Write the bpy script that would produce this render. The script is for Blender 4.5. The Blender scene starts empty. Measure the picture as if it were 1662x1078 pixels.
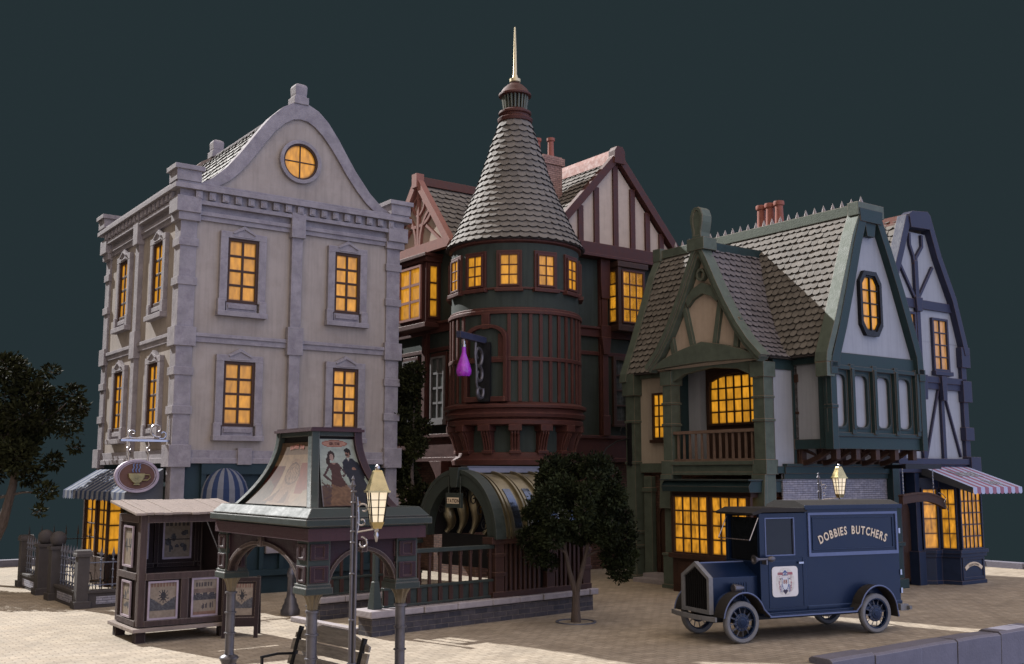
import bpy, math, random
from mathutils import Vector, Matrix
R = math.radians
random.seed(7)
scene = bpy.context.scene
COL = scene.collection

# ---------------------------------------------------------------- camera
TOWN = R(36)            # the street grid is turned 36 degrees from the camera axis
cam = bpy.data.cameras.new("camera")
cam.sensor_width = 36.0
cam.lens = 36.0 * 1720.0 / 1662.0
cam.clip_end = 500
cam_ob = bpy.data.objects.new("camera", cam)
COL.objects.link(cam_ob)
cam_ob.location = (0, 0, 3.0)
cam_ob.rotation_euler = (R(90) + math.atan((770.0 - 539.0) / 1720.0), 0, 0)
scene.camera = cam_ob

# ---------------------------------------------------------------- world: dusk sky, dark over the town, brighter behind the viewer
SUN_AZ, SUN_EL = R(141), R(37)
w = bpy.data.worlds.new("World")
scene.world = w
w.use_nodes = True
nt = w.node_tree
nt.nodes.clear()
def wn(t, **k):
    n = nt.nodes.new(t)
    for a, b in k.items(): setattr(n, a, b)
    return n
def wl(a, b): nt.links.new(a, b)
out = wn('ShaderNodeOutputWorld'); bg = wn('ShaderNodeBackground')
tc = wn('ShaderNodeTexCoord')
def dotn(vec, lo, hi):
    d = wn('ShaderNodeVectorMath', operation='DOT_PRODUCT'); d.inputs[1].default_value = vec
    wl(tc.outputs['Generated'], d.inputs[0])
    m = wn('ShaderNodeMapRange', interpolation_type='SMOOTHSTEP')
    m.inputs['From Min'].default_value = lo; m.inputs['From Max'].default_value = hi
    wl(d.outputs['Value'], m.inputs['Value'])
    return m.outputs['Result']
sky = wn('ShaderNodeTexSky', sky_type='NISHITA', sun_disc=False)
sky.sun_elevation = SUN_EL
sky.sun_rotation = math.atan2(math.cos(SUN_AZ), math.sin(SUN_AZ))
side = wn('ShaderNodeMix', data_type='RGBA')
side.inputs[6].default_value = (0.74, 0.60, 0.46, 1)
side.inputs[7].default_value = (0.42, 0.50, 0.78, 1)
wl(dotn((0.9, 0, -0.45), -0.35, 0.75), side.inputs[0])
addn = wn('ShaderNodeMix', data_type='RGBA', blend_type='ADD')
addn.inputs[0].default_value = 0.01
wl(side.outputs[2], addn.inputs[6]); wl(sky.outputs[0], addn.inputs[7])
lf = wn('ShaderNodeMix', data_type='RGBA', blend_type='MULTIPLY'); lf.inputs[0].default_value = 1.0
lfr = wn('ShaderNodeMapRange'); lfr.inputs['To Min'].default_value = 0.12; lfr.inputs['To Max'].default_value = 1.12
wl(dotn((1, 0, 0.35), -0.70, 0.22), lfr.inputs['Value'])
wl(addn.outputs[2], lf.inputs[6]); wl(lfr.outputs[0], lf.inputs[7])
fm = wn('ShaderNodeMix', data_type='RGBA')
fm.inputs[6].default_value = (0.0099, 0.01605, 0.0184, 1)
wl(lf.outputs[2], fm.inputs[7])
wl(dotn((0.44, -0.58, 0.70), 0.08, 0.55), fm.inputs[0])
wl(fm.outputs[2], bg.inputs['Color']); bg.inputs['Strength'].default_value = 1.0
wl(bg.outputs[0], out.inputs['Surface'])

sd = bpy.data.lights.new("sun", 'SUN')
sd.energy = 4.7; sd.angle = R(0.5); sd.color = (1.0, 0.985, 0.965)
sun = bpy.data.objects.new("sun", sd)
COL.objects.link(sun)
S = Vector((math.cos(SUN_AZ) * math.cos(SUN_EL), math.sin(SUN_AZ) * math.cos(SUN_EL), math.sin(SUN_EL)))
sun.rotation_euler = (-S).to_track_quat('-Z', 'Y').to_euler()
sun.location = S * 60

scene.view_settings.view_transform = 'Standard'
scene.view_settings.look = 'None'
scene.view_settings.exposure = 0.9
scene.view_settings.gamma = 1.0
scene.render.engine = 'CYCLES'
scene.cycles.max_bounces = 6
scene.cycles.sample_clamp_indirect = 3.0

# ---------------------------------------------------------------- materials
MATS = {}
def _mix(nt, bt='MIX'):
    n = nt.nodes.new('ShaderNodeMix'); n.data_type = 'RGBA'; n.blend_type = bt
    return n
def paint(name, col, rough=0.65, var=0.18, scale=3.0, metal=0.0, bump=0.15, bscale=30.0, edge=None, edge_r=0.020,
          grain=None, attr=0.0, spec=0.25, blotch=None, stripes=None, brick=None, coat=0.0, streak=0.0):
    """general painted/weathered surface, everything in object space"""
    m = bpy.data.materials.new(name); m.use_nodes = True
    nt = m.node_tree; N = nt.nodes; L = nt.links
    b = N['Principled BSDF']
    b.inputs['Roughness'].default_value = rough
    b.inputs['Metallic'].default_value = metal
    b.inputs['Specular IOR Level'].default_value = spec
    b.inputs['Coat Weight'].default_value = coat
    tc = N.new('ShaderNodeTexCoord')
    mp = N.new('ShaderNodeMapping')
    L.new(tc.outputs['Object'], mp.inputs[0])
    if grain: mp.inputs['Scale'].default_value = grain
    nz = N.new('ShaderNodeTexNoise'); nz.inputs['Scale'].default_value = scale; nz.inputs['Detail'].default_value = 6; nz.inputs['Roughness'].default_value = 0.65
    L.new(mp.outputs[0], nz.inputs['Vector'])
    rp = N.new('ShaderNodeMapRange'); rp.inputs['From Min'].default_value = 0.3; rp.inputs['From Max'].default_value = 0.7
    L.new(nz.outputs['Fac'], rp.inputs['Value'])
    mx = _mix(nt)
    mx.inputs[6].default_value = tuple(c * (1 - var) for c in col[:3]) + (1,)
    mx.inputs[7].default_value = tuple(min(1, c * (1 + var)) for c in col[:3]) + (1,)
    L.new(rp.outputs[0], mx.inputs[0])
    cur = mx.outputs[2]
    height = None
    if brick:
        # brick = (brick_col1, brick_col2, mortar, row height, brick width) mapped by wall direction
        ng = N.new('ShaderNodeSeparateXYZ'); L.new(tc.outputs['Normal'], ng.inputs[0])
        ps = N.new('ShaderNodeSeparateXYZ'); L.new(tc.outputs['Object'], ps.inputs[0])
        ay = N.new('ShaderNodeMath'); ay.operation = 'ABSOLUTE'; L.new(ng.outputs['Y'], ay.inputs[0])
        gt = N.new('ShaderNodeMath'); gt.operation = 'GREATER_THAN'; gt.inputs[1].default_value = 0.6; L.new(ay.outputs[0], gt.inputs[0])
        az = N.new('ShaderNodeMath'); az.operation = 'ABSOLUTE'; L.new(ng.outputs['Z'], az.inputs[0])
        gz = N.new('ShaderNodeMath'); gz.operation = 'GREATER_THAN'; gz.inputs[1].default_value = 0.6; L.new(az.outputs[0], gz.inputs[0])
        def fmix(f, a, bb):
            q = N.new('ShaderNodeMix'); q.data_type = 'FLOAT'; L.new(f, q.inputs[0]); L.new(a, q.inputs[2]); L.new(bb, q.inputs[3]); return q.outputs[0]
        u = fmix(gt.outputs[0], ps.outputs['Y'], ps.outputs['X'])
        u = fmix(gz.outputs[0], u, ps.outputs['X'])
        v = fmix(gz.outputs[0], ps.outputs['Z'], ps.outputs['Y'])
        cb = N.new('ShaderNodeCombineXYZ'); L.new(u, cb.inputs[0]); L.new(v, cb.inputs[1])
        bt = N.new('ShaderNodeTexBrick')
        bt.inputs['Scale'].default_value = 1.0
        bt.inputs['Color1'].default_value = tuple(brick[0]) + (1,); bt.inputs['Color2'].default_value = tuple(brick[1]) + (1,); bt.inputs['Mortar'].default_value = tuple(brick[2]) + (1,)
        bt.inputs['Row Height'].default_value = brick[3]; bt.inputs['Brick Width'].default_value = brick[4]
        bt.inputs['Mortar Size'].default_value = brick[3] * 0.085; bt.inputs['Mortar Smooth'].default_value = 0.3
        # wobble so that the courses are not ruler straight
        wz = N.new('ShaderNodeTexNoise'); wz.inputs['Scale'].default_value = 4.0; L.new(cb.outputs[0], wz.inputs['Vector'])
        wa = N.new('ShaderNodeVectorMath'); wa.operation = 'MULTIPLY_ADD'; wa.inputs[1].default_value = (brick[3] * .3,) * 3
        L.new(wz.outputs['Color'], wa.inputs[0]); L.new(cb.outputs[0], wa.inputs[2]); L.new(wa.outputs[0], bt.inputs['Vector'])
        mb = _mix(nt, 'MULTIPLY'); mb.inputs[0].default_value = 1
        L.new(bt.outputs['Color'], mb.inputs[6])
        g = N.new('ShaderNodeMapRange'); g.inputs['To Min'].default_value = 1 - var; g.inputs['To Max'].default_value = 1 + var
        L.new(rp.outputs[0], g.inputs['Value']); L.new(g.outputs[0], mb.inputs[7]); cur = mb.outputs[2]
        inv = N.new('ShaderNodeMath'); inv.operation = 'SUBTRACT'; inv.inputs[0].default_value = 1; L.new(bt.outputs['Fac'], inv.inputs[1]); height = inv.outputs[0]
    if blotch:
        n2 = N.new('ShaderNodeTexNoise'); n2.inputs['Scale'].default_value = blotch[1]; n2.inputs['Detail'].default_value = 8; n2.inputs['Roughness'].default_value = 0.7
        L.new(tc.outputs['Object'], n2.inputs['Vector'])
        r2 = N.new('ShaderNodeMapRange'); r2.inputs['From Min'].default_value = 0.47; r2.inputs['From Max'].default_value = 0.68; r2.inputs['To Max'].default_value = blotch[2]
        L.new(n2.outputs['Fac'], r2.inputs['Value'])
        m2 = _mix(nt); m2.inputs[7].default_value = tuple(blotch[0]) + (1,)
        L.new(r2.outputs[0], m2.inputs[0]); L.new(cur, m2.inputs[6]); cur = m2.outputs[2]
    if streak:
        mp3 = N.new('ShaderNodeMapping'); mp3.inputs['Scale'].default_value = (5, 5, 0.35)
        L.new(tc.outputs['Object'], mp3.inputs[0])
        n3 = N.new('ShaderNodeTexNoise'); n3.inputs['Scale'].default_value = 2.2; n3.inputs['Detail'].default_value = 5
        L.new(mp3.outputs[0], n3.inputs['Vector'])
        r3 = N.new('ShaderNodeMapRange'); r3.inputs['From Min'].default_value = 0.45; r3.inputs['From Max'].default_value = 0.75; r3.inputs['To Min'].default_value = 1.0; r3.inputs['To Max'].default_value = 1 - streak
        L.new(n3.outputs['Fac'], r3.inputs['Value'])
        m3 = _mix(nt, 'MULTIPLY'); m3.inputs[0].default_value = 1
        L.new(cur, m3.inputs[6]); L.new(r3.outputs[0], m3.inputs[7]); cur = m3.outputs[2]
    if attr:
        at = N.new('ShaderNodeAttribute'); at.attribute_name = 'var'
        r4 = N.new('ShaderNodeMapRange'); r4.inputs['To Min'].default_value = 1 - attr; r4.inputs['To Max'].default_value = 1 + attr
        L.new(at.outputs['Fac'], r4.inputs['Value'])
        m4 = _mix(nt, 'MULTIPLY'); m4.inputs[0].default_value = 1
        L.new(cur, m4.inputs[6]); L.new(r4.outputs[0], m4.inputs[7]); cur = m4.outputs[2]
    bn = N.new('ShaderNodeTexNoise'); bn.inputs['Scale'].default_value = bscale; bn.inputs['Detail'].default_value = 5
    L.new(mp.outputs[0], bn.inputs['Vector'])
    if height is not None:
        ad = N.new('ShaderNodeMath'); ad.operation = 'MULTIPLY_ADD'; ad.inputs[1].default_value = 0.35; L.new(bn.outputs['Fac'], ad.inputs[0]); L.new(height, ad.inputs[2]); hsrc = ad.outputs[0]
    else: hsrc = bn.outputs['Fac']
    bp = N.new('ShaderNodeBump'); bp.inputs['Strength'].default_value = bump; bp.inputs['Distance'].default_value = 0.02
    L.new(hsrc, bp.inputs['Height'])
    if edge is not None:
        be = N.new('ShaderNodeBevel'); be.samples = 4; be.inputs['Radius'].default_value = edge_r
        ge = N.new('ShaderNodeNewGeometry')
        dt = N.new('ShaderNodeVectorMath'); dt.operation = 'DOT_PRODUCT'
        L.new(be.outputs[0], dt.inputs[0]); L.new(ge.outputs['Normal'], dt.inputs[1])
        er = N.new('ShaderNodeMapRange'); er.inputs['From Min'].default_value = 0.985; er.inputs['From Max'].default_value = 0.90; er.inputs['To Max'].default_value = 0.85
        L.new(dt.outputs['Value'], er.inputs['Value'])
        me = _mix(nt); me.inputs[7].default_value = tuple(edge) + (1,)
        L.new(er.outputs[0], me.inputs[0]); L.new(cur, me.inputs[6]); cur = me.outputs[2]
        L.new(be.outputs[0], bp.inputs['Normal'])
    L.new(bp.outputs[0], b.inputs['Normal'])
    rr = N.new('ShaderNodeMapRange'); rr.inputs['To Min'].default_value = max(0.04, rough - 0.1); rr.inputs['To Max'].default_value = min(1, rough + 0.1)
    L.new(rp.outputs[0], rr.inputs['Value']); L.new(rr.outputs[0], b.inputs['Roughness'])
    L.new(cur, b.inputs['Base Color'])
    MATS[name] = m
    return m
def glow(name, col, strength, base=(0.5, 0.3, 0.1), nz=0.5, edge=0.55):
    m = bpy.data.materials.new(name); m.use_nodes = True
    nt = m.node_tree; N = nt.nodes; L = nt.links; b = N['Principled BSDF']
    b.inputs['Base Color'].default_value = tuple(base) + (1,)
    b.inputs['Roughness'].default_value = 0.35
    at = N.new('ShaderNodeAttribute'); at.attribute_name = 'var'
    tc = N.new('ShaderNodeTexCoord'); mp = N.new('ShaderNodeMapping'); mp.inputs['Scale'].default_value = (7, 7, 2.2)
    L.new(tc.outputs['Object'], mp.inputs[0])
    n = N.new('ShaderNodeTexNoise'); n.inputs['Scale'].default_value = 1.6; n.inputs['Detail'].default_value = 6
    L.new(mp.outputs[0], n.inputs['Vector'])
    r = N.new('ShaderNodeMapRange'); r.inputs['From Min'].default_value = 0.25; r.inputs['From Max'].default_value = 0.75; r.inputs['To Min'].default_value = 1 - nz; r.inputs['To Max'].default_value = 1 + nz * 0.6
    L.new(n.outputs['Fac'], r.inputs['Value'])
    e = N.new('ShaderNodeMapRange'); e.inputs['To Min'].default_value = 1 - edge; e.inputs['To Max'].default_value = 1.0
    L.new(at.outputs['Fac'], e.inputs['Value'])
    k = N.new('ShaderNodeMath'); k.operation = 'MULTIPLY'; L.new(r.outputs[0], k.inputs[0]); L.new(e.outputs[0], k.inputs[1])
    k2 = N.new('ShaderNodeMath'); k2.operation = 'MULTIPLY'; k2.inputs[1].default_value = strength; L.new(k.outputs[0], k2.inputs[0])
    b.inputs['Emission Color'].default_value = tuple(col) + (1,)
    L.new(k2.outputs[0], b.inputs['Emission Strength'])
    MATS[name] = m
    return m
def colattr(name, rough=0.6, bump=0.05):
    """flat print: colours come from the printed picture stored on the mesh"""
    m = bpy.data.materials.new(name); m.use_nodes = True
    nt = m.node_tree; N = nt.nodes; L = nt.links; b = N['Principled BSDF']
    b.inputs['Roughness'].default_value = rough
    at = N.new('ShaderNodeAttribute'); at.attribute_name = 'ink'
    tc = N.new('ShaderNodeTexCoord'); n = N.new('ShaderNodeTexNoise'); n.inputs['Scale'].default_value = 14; n.inputs['Detail'].default_value = 8
    L.new(tc.outputs['Object'], n.inputs['Vector'])
    r = N.new('ShaderNodeMapRange'); r.inputs['To Min'].default_value = 0.25; r.inputs['To Max'].default_value = 0.68
    L.new(n.outputs['Fac'], r.inputs['Value'])
    mx = _mix(nt, 'MULTIPLY'); mx.inputs[0].default_value = 1
    L.new(at.outputs['Color'], mx.inputs[6]); L.new(r.outputs[0], mx.inputs[7]); b.inputs['Specular IOR Level'].default_value = 0.15
    L.new(mx.outputs[2], b.inputs['Base Color'])
    MATS[name] = m
    return m

EDGE = (0.20, 0.115, 0.075)
M_stucco = paint('warm_stucco', (0.295, 0.258, 0.235), 0.9, 0.10, 1.1, bump=0.25, bscale=60, blotch=((0.21, 0.175, 0.155), 1.3, 0.5), streak=0.16)
M_lav = paint('lavender_stone', (0.225, 0.208, 0.228), 0.85, 0.22, 2.5, bump=0.5, bscale=26, edge=(0.33, 0.30, 0.325), blotch=((0.15, 0.132, 0.16), 4.5, 0.75))
M_tealwall = paint('teal_shopfront_paint', (0.013, 0.028, 0.036), 0.55, 0.15, 4, bump=0.1)
M_dgreen = paint('dark_green_render', (0.031, 0.040, 0.036), 0.8, 0.2, 2, bump=0.2, bscale=40, streak=0.25)
M_maroon = paint('maroon_timber', (0.056, 0.019, 0.016), 0.6, 0.25, 6, bump=0.25, bscale=40, edge=(0.19, 0.075, 0.05))
M_maroonpale = paint('weathered_rose_timber', (0.23, 0.105, 0.088), 0.7, 0.15, 6, bump=0.2)
M_cream = paint('cream_infill_render', (0.40, 0.325, 0.27), 0.9, 0.08, 3, bump=0.2, bscale=50, streak=0.1)
M_tile = paint('grey_slate_shingle', (0.130, 0.119, 0.109), 0.75, 0.16, 7, bump=0.35, bscale=45, attr=0.16)
M_tilepurple = paint('plum_slate_shingle', (0.115, 0.105, 0.115), 0.75, 0.16, 7, bump=0.35, bscale=45, attr=0.16)
M_under = paint('roof_felt_and_row_shade', (0.035, 0.03, 0.03), 0.9)  # felt below the tiles; on their rims it paints the shade under each row
M_green = paint('sage_timber_paint', (0.080, 0.100, 0.082), 0.6, 0.2, 5, bump=0.3, bscale=30, edge=(0.26, 0.18, 0.13))
M_greend = paint('deep_green_timber_paint', (0.018, 0.037, 0.041), 0.6, 0.2, 5, bump=0.3, bscale=30, edge=(0.15, 0.10, 0.075))
M_white = paint('white_infill_render', (0.275, 0.288, 0.325), 0.9, 0.06, 2, bump=0.2, bscale=50, streak=0.12)
M_tan = paint('tan_infill_render', (0.36, 0.31, 0.26), 0.9, 0.06, 2, bump=0.2, bscale=50, streak=0.1)
M_blue = paint('indigo_timber_paint', (0.027, 0.031, 0.062), 0.6, 0.2, 5, bump=0.25, bscale=30, edge=(0.16, 0.10, 0.09))
M_navy = paint('navy_shopfront_paint', (0.012, 0.022, 0.055), 0.5, 0.2, 5, bump=0.1, edge=(0.12, 0.085, 0.09))
M_brown = paint('brown_stained_timber', (0.042, 0.021, 0.015), 0.6, 0.3, 5, bump=0.3, edge=(0.12, 0.065, 0.045))
M_brick = paint('dark_brown_brick', (0.1, 0.1, 0.1), 0.9, 0.35, 8, bump=0.9, brick=((0.075, 0.038, 0.03), (0.12, 0.065, 0.05), (0.03, 0.024, 0.022), 0.075, 0.21))
M_brickgrey = paint('pale_grey_brick', (0.1, 0.1, 0.1), 0.9, 0.3, 8, bump=0.9, brick=((0.22, 0.22, 0.27), (0.30, 0.29, 0.33), (0.09, 0.09, 0.12), 0.055, 0.20))
M_brickblue = paint('slate_blue_brick', (0.1, 0.1, 0.1), 0.85, 0.3, 8, bump=0.8, brick=((0.045, 0.044, 0.055), (0.075, 0.066, 0.072), (0.12, 0.105, 0.10), 0.105, 0.34))
M_brickchim = paint('rose_chimney_brick', (0.1, 0.1, 0.1), 0.9, 0.25, 8, bump=0.8, brick=((0.23, 0.135, 0.115), (0.30, 0.19, 0.16), (0.13, 0.09, 0.08), 0.07, 0.2))
M_pot = paint('terracotta_pot', (0.24, 0.085, 0.065), 0.7, 0.2, 6, bump=0.2)
M_pave = paint('stone_sett_paving', (0.3, 0.3, 0.3), 0.85, 0.22, 2.3, bump=0.7, bscale=18, blotch=((0.15, 0.122, 0.092), 0.55, 0.45), brick=((0.270, 0.228, 0.176), (0.335, 0.288, 0.228), (0.215, 0.178, 0.136), 0.13, 0.26))
M_kerb = paint('lavender_kerb_stone', (0.135, 0.13, 0.165), 0.85, 0.15, 2, bump=0.4, bscale=20, edge=(0.28, 0.27, 0.31))
M_cap = paint('pale_coping_stone', (0.27, 0.245, 0.26), 0.85, 0.2, 4, bump=0.5, bscale=20, edge=(0.38, 0.35, 0.34))
M_fence = paint('dark_grey_stone', (0.055, 0.049, 0.050), 0.8, 0.2, 4, bump=0.4, bscale=24, edge=(0.11, 0.10, 0.10))
M_iron = paint('grey_blue_iron', (0.13, 0.14, 0.18), 0.45, 0.2, 8, metal=0.5, bump=0.1)
M_blackiron = paint('black_iron', (0.012, 0.012, 0.014), 0.45, 0.2, 8, metal=0.2, bump=0.1)
M_steel = paint('polished_steel', (0.36, 0.35, 0.37), 0.26, 0.15, 8, metal=1.0, bump=0.05)
M_post = paint('gunmetal_post_paint', (0.115, 0.11, 0.125), 0.36, 0.2, 6, metal=0.55, bump=0.1)
M_brass = paint('aged_brass', (0.42, 0.34, 0.17), 0.3, 0.2, 8, metal=1.0, bump=0.05)
M_oldbrass = paint('dull_brass_sheet', (0.22, 0.195, 0.135), 0.38, 0.25, 3, metal=0.85, bump=0.12)
M_spire = paint('pale_gilt', (0.55, 0.47, 0.30), 0.5, 0.1, 8, metal=0.5)
M_plum = paint('plum_canopy_timber', (0.020, 0.008, 0.014), 0.6, 0.25, 6, bump=0.3, edge=(0.12, 0.075, 0.075))
M_plumlit = paint('dusty_rose_fascia', (0.045, 0.021, 0.029), 0.65, 0.2, 6, bump=0.4, bscale=60, grain=(6, 6, 0.5))
M_teal = paint('teal_canopy_paint', (0.024, 0.033, 0.032), 0.6, 0.2, 5, bump=0.2, edge=(0.14, 0.13, 0.115))
M_wood = paint('weathered_plank', (0.21, 0.172, 0.155), 0.85, 0.22, 3, bump=0.6, bscale=14, grain=(1, 9, 1), edge=(0.34, 0.28, 0.25))
M_wooddark = paint('dark_kiosk_timber', (0.024, 0.015, 0.016), 0.8, 0.35, 3, bump=0.6, bscale=14, grain=(6, 6, 0.6), edge=(0.19, 0.155, 0.14))
M_woodpost = paint('kiosk_post_timber', (0.052, 0.035, 0.034), 0.8, 0.35, 3, bump=0.6, bscale=14, grain=(6, 6, 0.6), edge=(0.24, 0.20, 0.185))
M_bench = paint('grey_bench_slat', (0.19, 0.172, 0.158), 0.8, 0.35, 3, bump=0.7, bscale=12, grain=(1, 8, 8), edge=(0.26, 0.23, 0.21))
M_black = paint('black_interior', (0.008, 0.007, 0.008), 0.8)
M_van = paint('deep_blue_coach_paint', (0.004, 0.012, 0.040), 0.36, 0.12, 2, bump=0.03, edge=(0.025, 0.05, 0.12), coat=0.08)
M_vantrim = paint('pale_blue_coach_trim', (0.10, 0.13, 0.25), 0.45, 0.1, 4, bump=0.05)
M_vanroof = paint('matt_roof_canvas', (0.024, 0.022, 0.022), 0.85, 0.2, 6, bump=0.3)
M_tyre = paint('grey_rubber', (0.16, 0.165, 0.185), 0.8, 0.15, 8, bump=0.2)
M_glass = paint('dark_window_glass', (0.010, 0.012, 0.016), 0.12, 0.1, 3, bump=0.0)
M_greyglass = paint('grey_curtained_glass', (0.085, 0.095, 0.095), 0.3, 0.35, 5, bump=0.0, grain=(5, 5, 0.6))
M_badge = paint('white_badge_enamel', (0.62, 0.60, 0.60), 0.5, 0.04, 8)
M_letter = paint('cream_signwriting', (0.62, 0.52, 0.40), 0.6, 0.08, 8)
M_rim = paint('sign_rim_lavender', (0.30, 0.25, 0.30), 0.5, 0.2, 6, metal=0.2)
M_signface = paint('sign_face_rose', (0.10, 0.050, 0.040), 0.7, 0.2, 6)
M_cup = paint('cup_bronze', (0.23, 0.19, 0.09), 0.35, 0.4, 4, metal=0.5)
M_awnw = paint('awning_pale_stripe', (0.13, 0.138, 0.165), 0.9, 0.1, 8)
M_awnb = paint('awning_blue_stripe', (0.018, 0.032, 0.080), 0.9, 0.1, 8)
M_awnlav = paint('awning_lavender_stripe', (0.33, 0.37, 0.52), 0.9, 0.1, 8)
M_awnr = paint('awning_plum_stripe', (0.24, 0.11, 0.16), 0.9, 0.1, 8)
M_awngrey = paint('awning_slate_cloth', (0.075, 0.080, 0.095), 0.9, 0.1, 8)
M_leaf = paint('dark_leaf', (0.016, 0.021, 0.010), 0.8, 0.4, 2.0, bump=0, spec=0.08, attr=0.9)
M_leaf2 = paint('olive_leaf', (0.018, 0.020, 0.008), 0.8, 0.4, 2.0, bump=0, spec=0.08, attr=0.9)
M_bark = paint('grey_bark', (0.085, 0.066, 0.058), 0.9, 0.35, 9, bump=0.8, bscale=25, grain=(3, 3, 0.6))
M_lit = glow('lit_curtained_pane', (1.0, 0.43, 0.028), 0.38, base=(0.06, 0.03, 0.012), nz=0.42, edge=0.80)
M_litshop = glow('lit_shop_pane', (1.0, 0.42, 0.03), 0.37, base=(0.06, 0.03, 0.012), nz=0.75, edge=0.65)
M_litdim = glow('lit_dim_pane', (1.0, 0.46, 0.10), 0.20, base=(0.18, 0.1, 0.05), nz=0.6, edge=0.4)
M_lamp = glow('lamp_glass_lit', (1.0, 0.76, 0.50), 0.42, base=(0.4, 0.42, 0.34), nz=0.15, edge=0.2)
M_vsheen = paint('blue_vault_sheen', (0.10, 0.12, 0.16), 0.18, 0.2, 6, bump=0, metal=0.9)  # blue tint painted in for the sky's reflection on the brass vault
M_rail = paint('pale_brown_baluster', (0.15, 0.10, 0.078), 0.7, 0.2, 6, bump=0.2)
M_stmar = paint('station_brown_timber', (0.038, 0.018, 0.015), 0.65, 0.25, 6, bump=0.25, edge=(0.11, 0.06, 0.045))
M_stgreen = paint('station_green_iron', (0.026, 0.034, 0.031), 0.55, 0.2, 6, bump=0.15, edge=(0.08, 0.085, 0.075))
M_capital = paint('dark_brass_capital', (0.16, 0.135, 0.10), 0.4, 0.2, 8, metal=0.7)
M_greyframe = paint('grey_window_frame', (0.13, 0.125, 0.13), 0.7, 0.15, 6)
M_purple = paint('violet_glass', (0.30, 0.03, 0.42), 0.12, 0.35, 6, bump=0, coat=0.6)
M_print = colattr('printed_poster')
# ---------------------------------------------------------------- mesh building
CT, ST = math.cos(TOWN), math.sin(TOWN)
def tw(x, y, z=0.0):                       # town grid -> world
    return Vector((x * CT - y * ST, x * ST + y * CT, z))
ORI = {}                                   # each thing's origin in town coordinates
def tag(o, label=None, cat=None, group=None, kind=None):
    if label: o['label'] = label
    if cat: o['category'] = cat
    if group: o['group'] = group
    if kind: o['kind'] = kind
    return o
def thing(name, label, cat, loc=(0, 0, 0), group=None):
    """Empty at a thing's base; its parts are modelled in town coordinates"""
    o = bpy.data.objects.new(name, None); COL.objects.link(o)
    o.empty_display_size = 0.3
    o.location = tw(*loc); o.rotation_euler = (0, 0, TOWN)
    ORI[o.name] = Vector(loc)
    return tag(o, label, cat, group)
def local_thing(name, label, cat, wloc, rz, group=None):
    """Empty at a thing's base in world space; its parts are modelled in the thing's own coordinates"""
    o = bpy.data.objects.new(name, None); COL.objects.link(o)
    o.empty_display_size = 0.3
    o.location = wloc; o.rotation_euler = (0, 0, rz)
    ORI[o.name] = Vector((0, 0, 0))
    return tag(o, label, cat, group)
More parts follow.
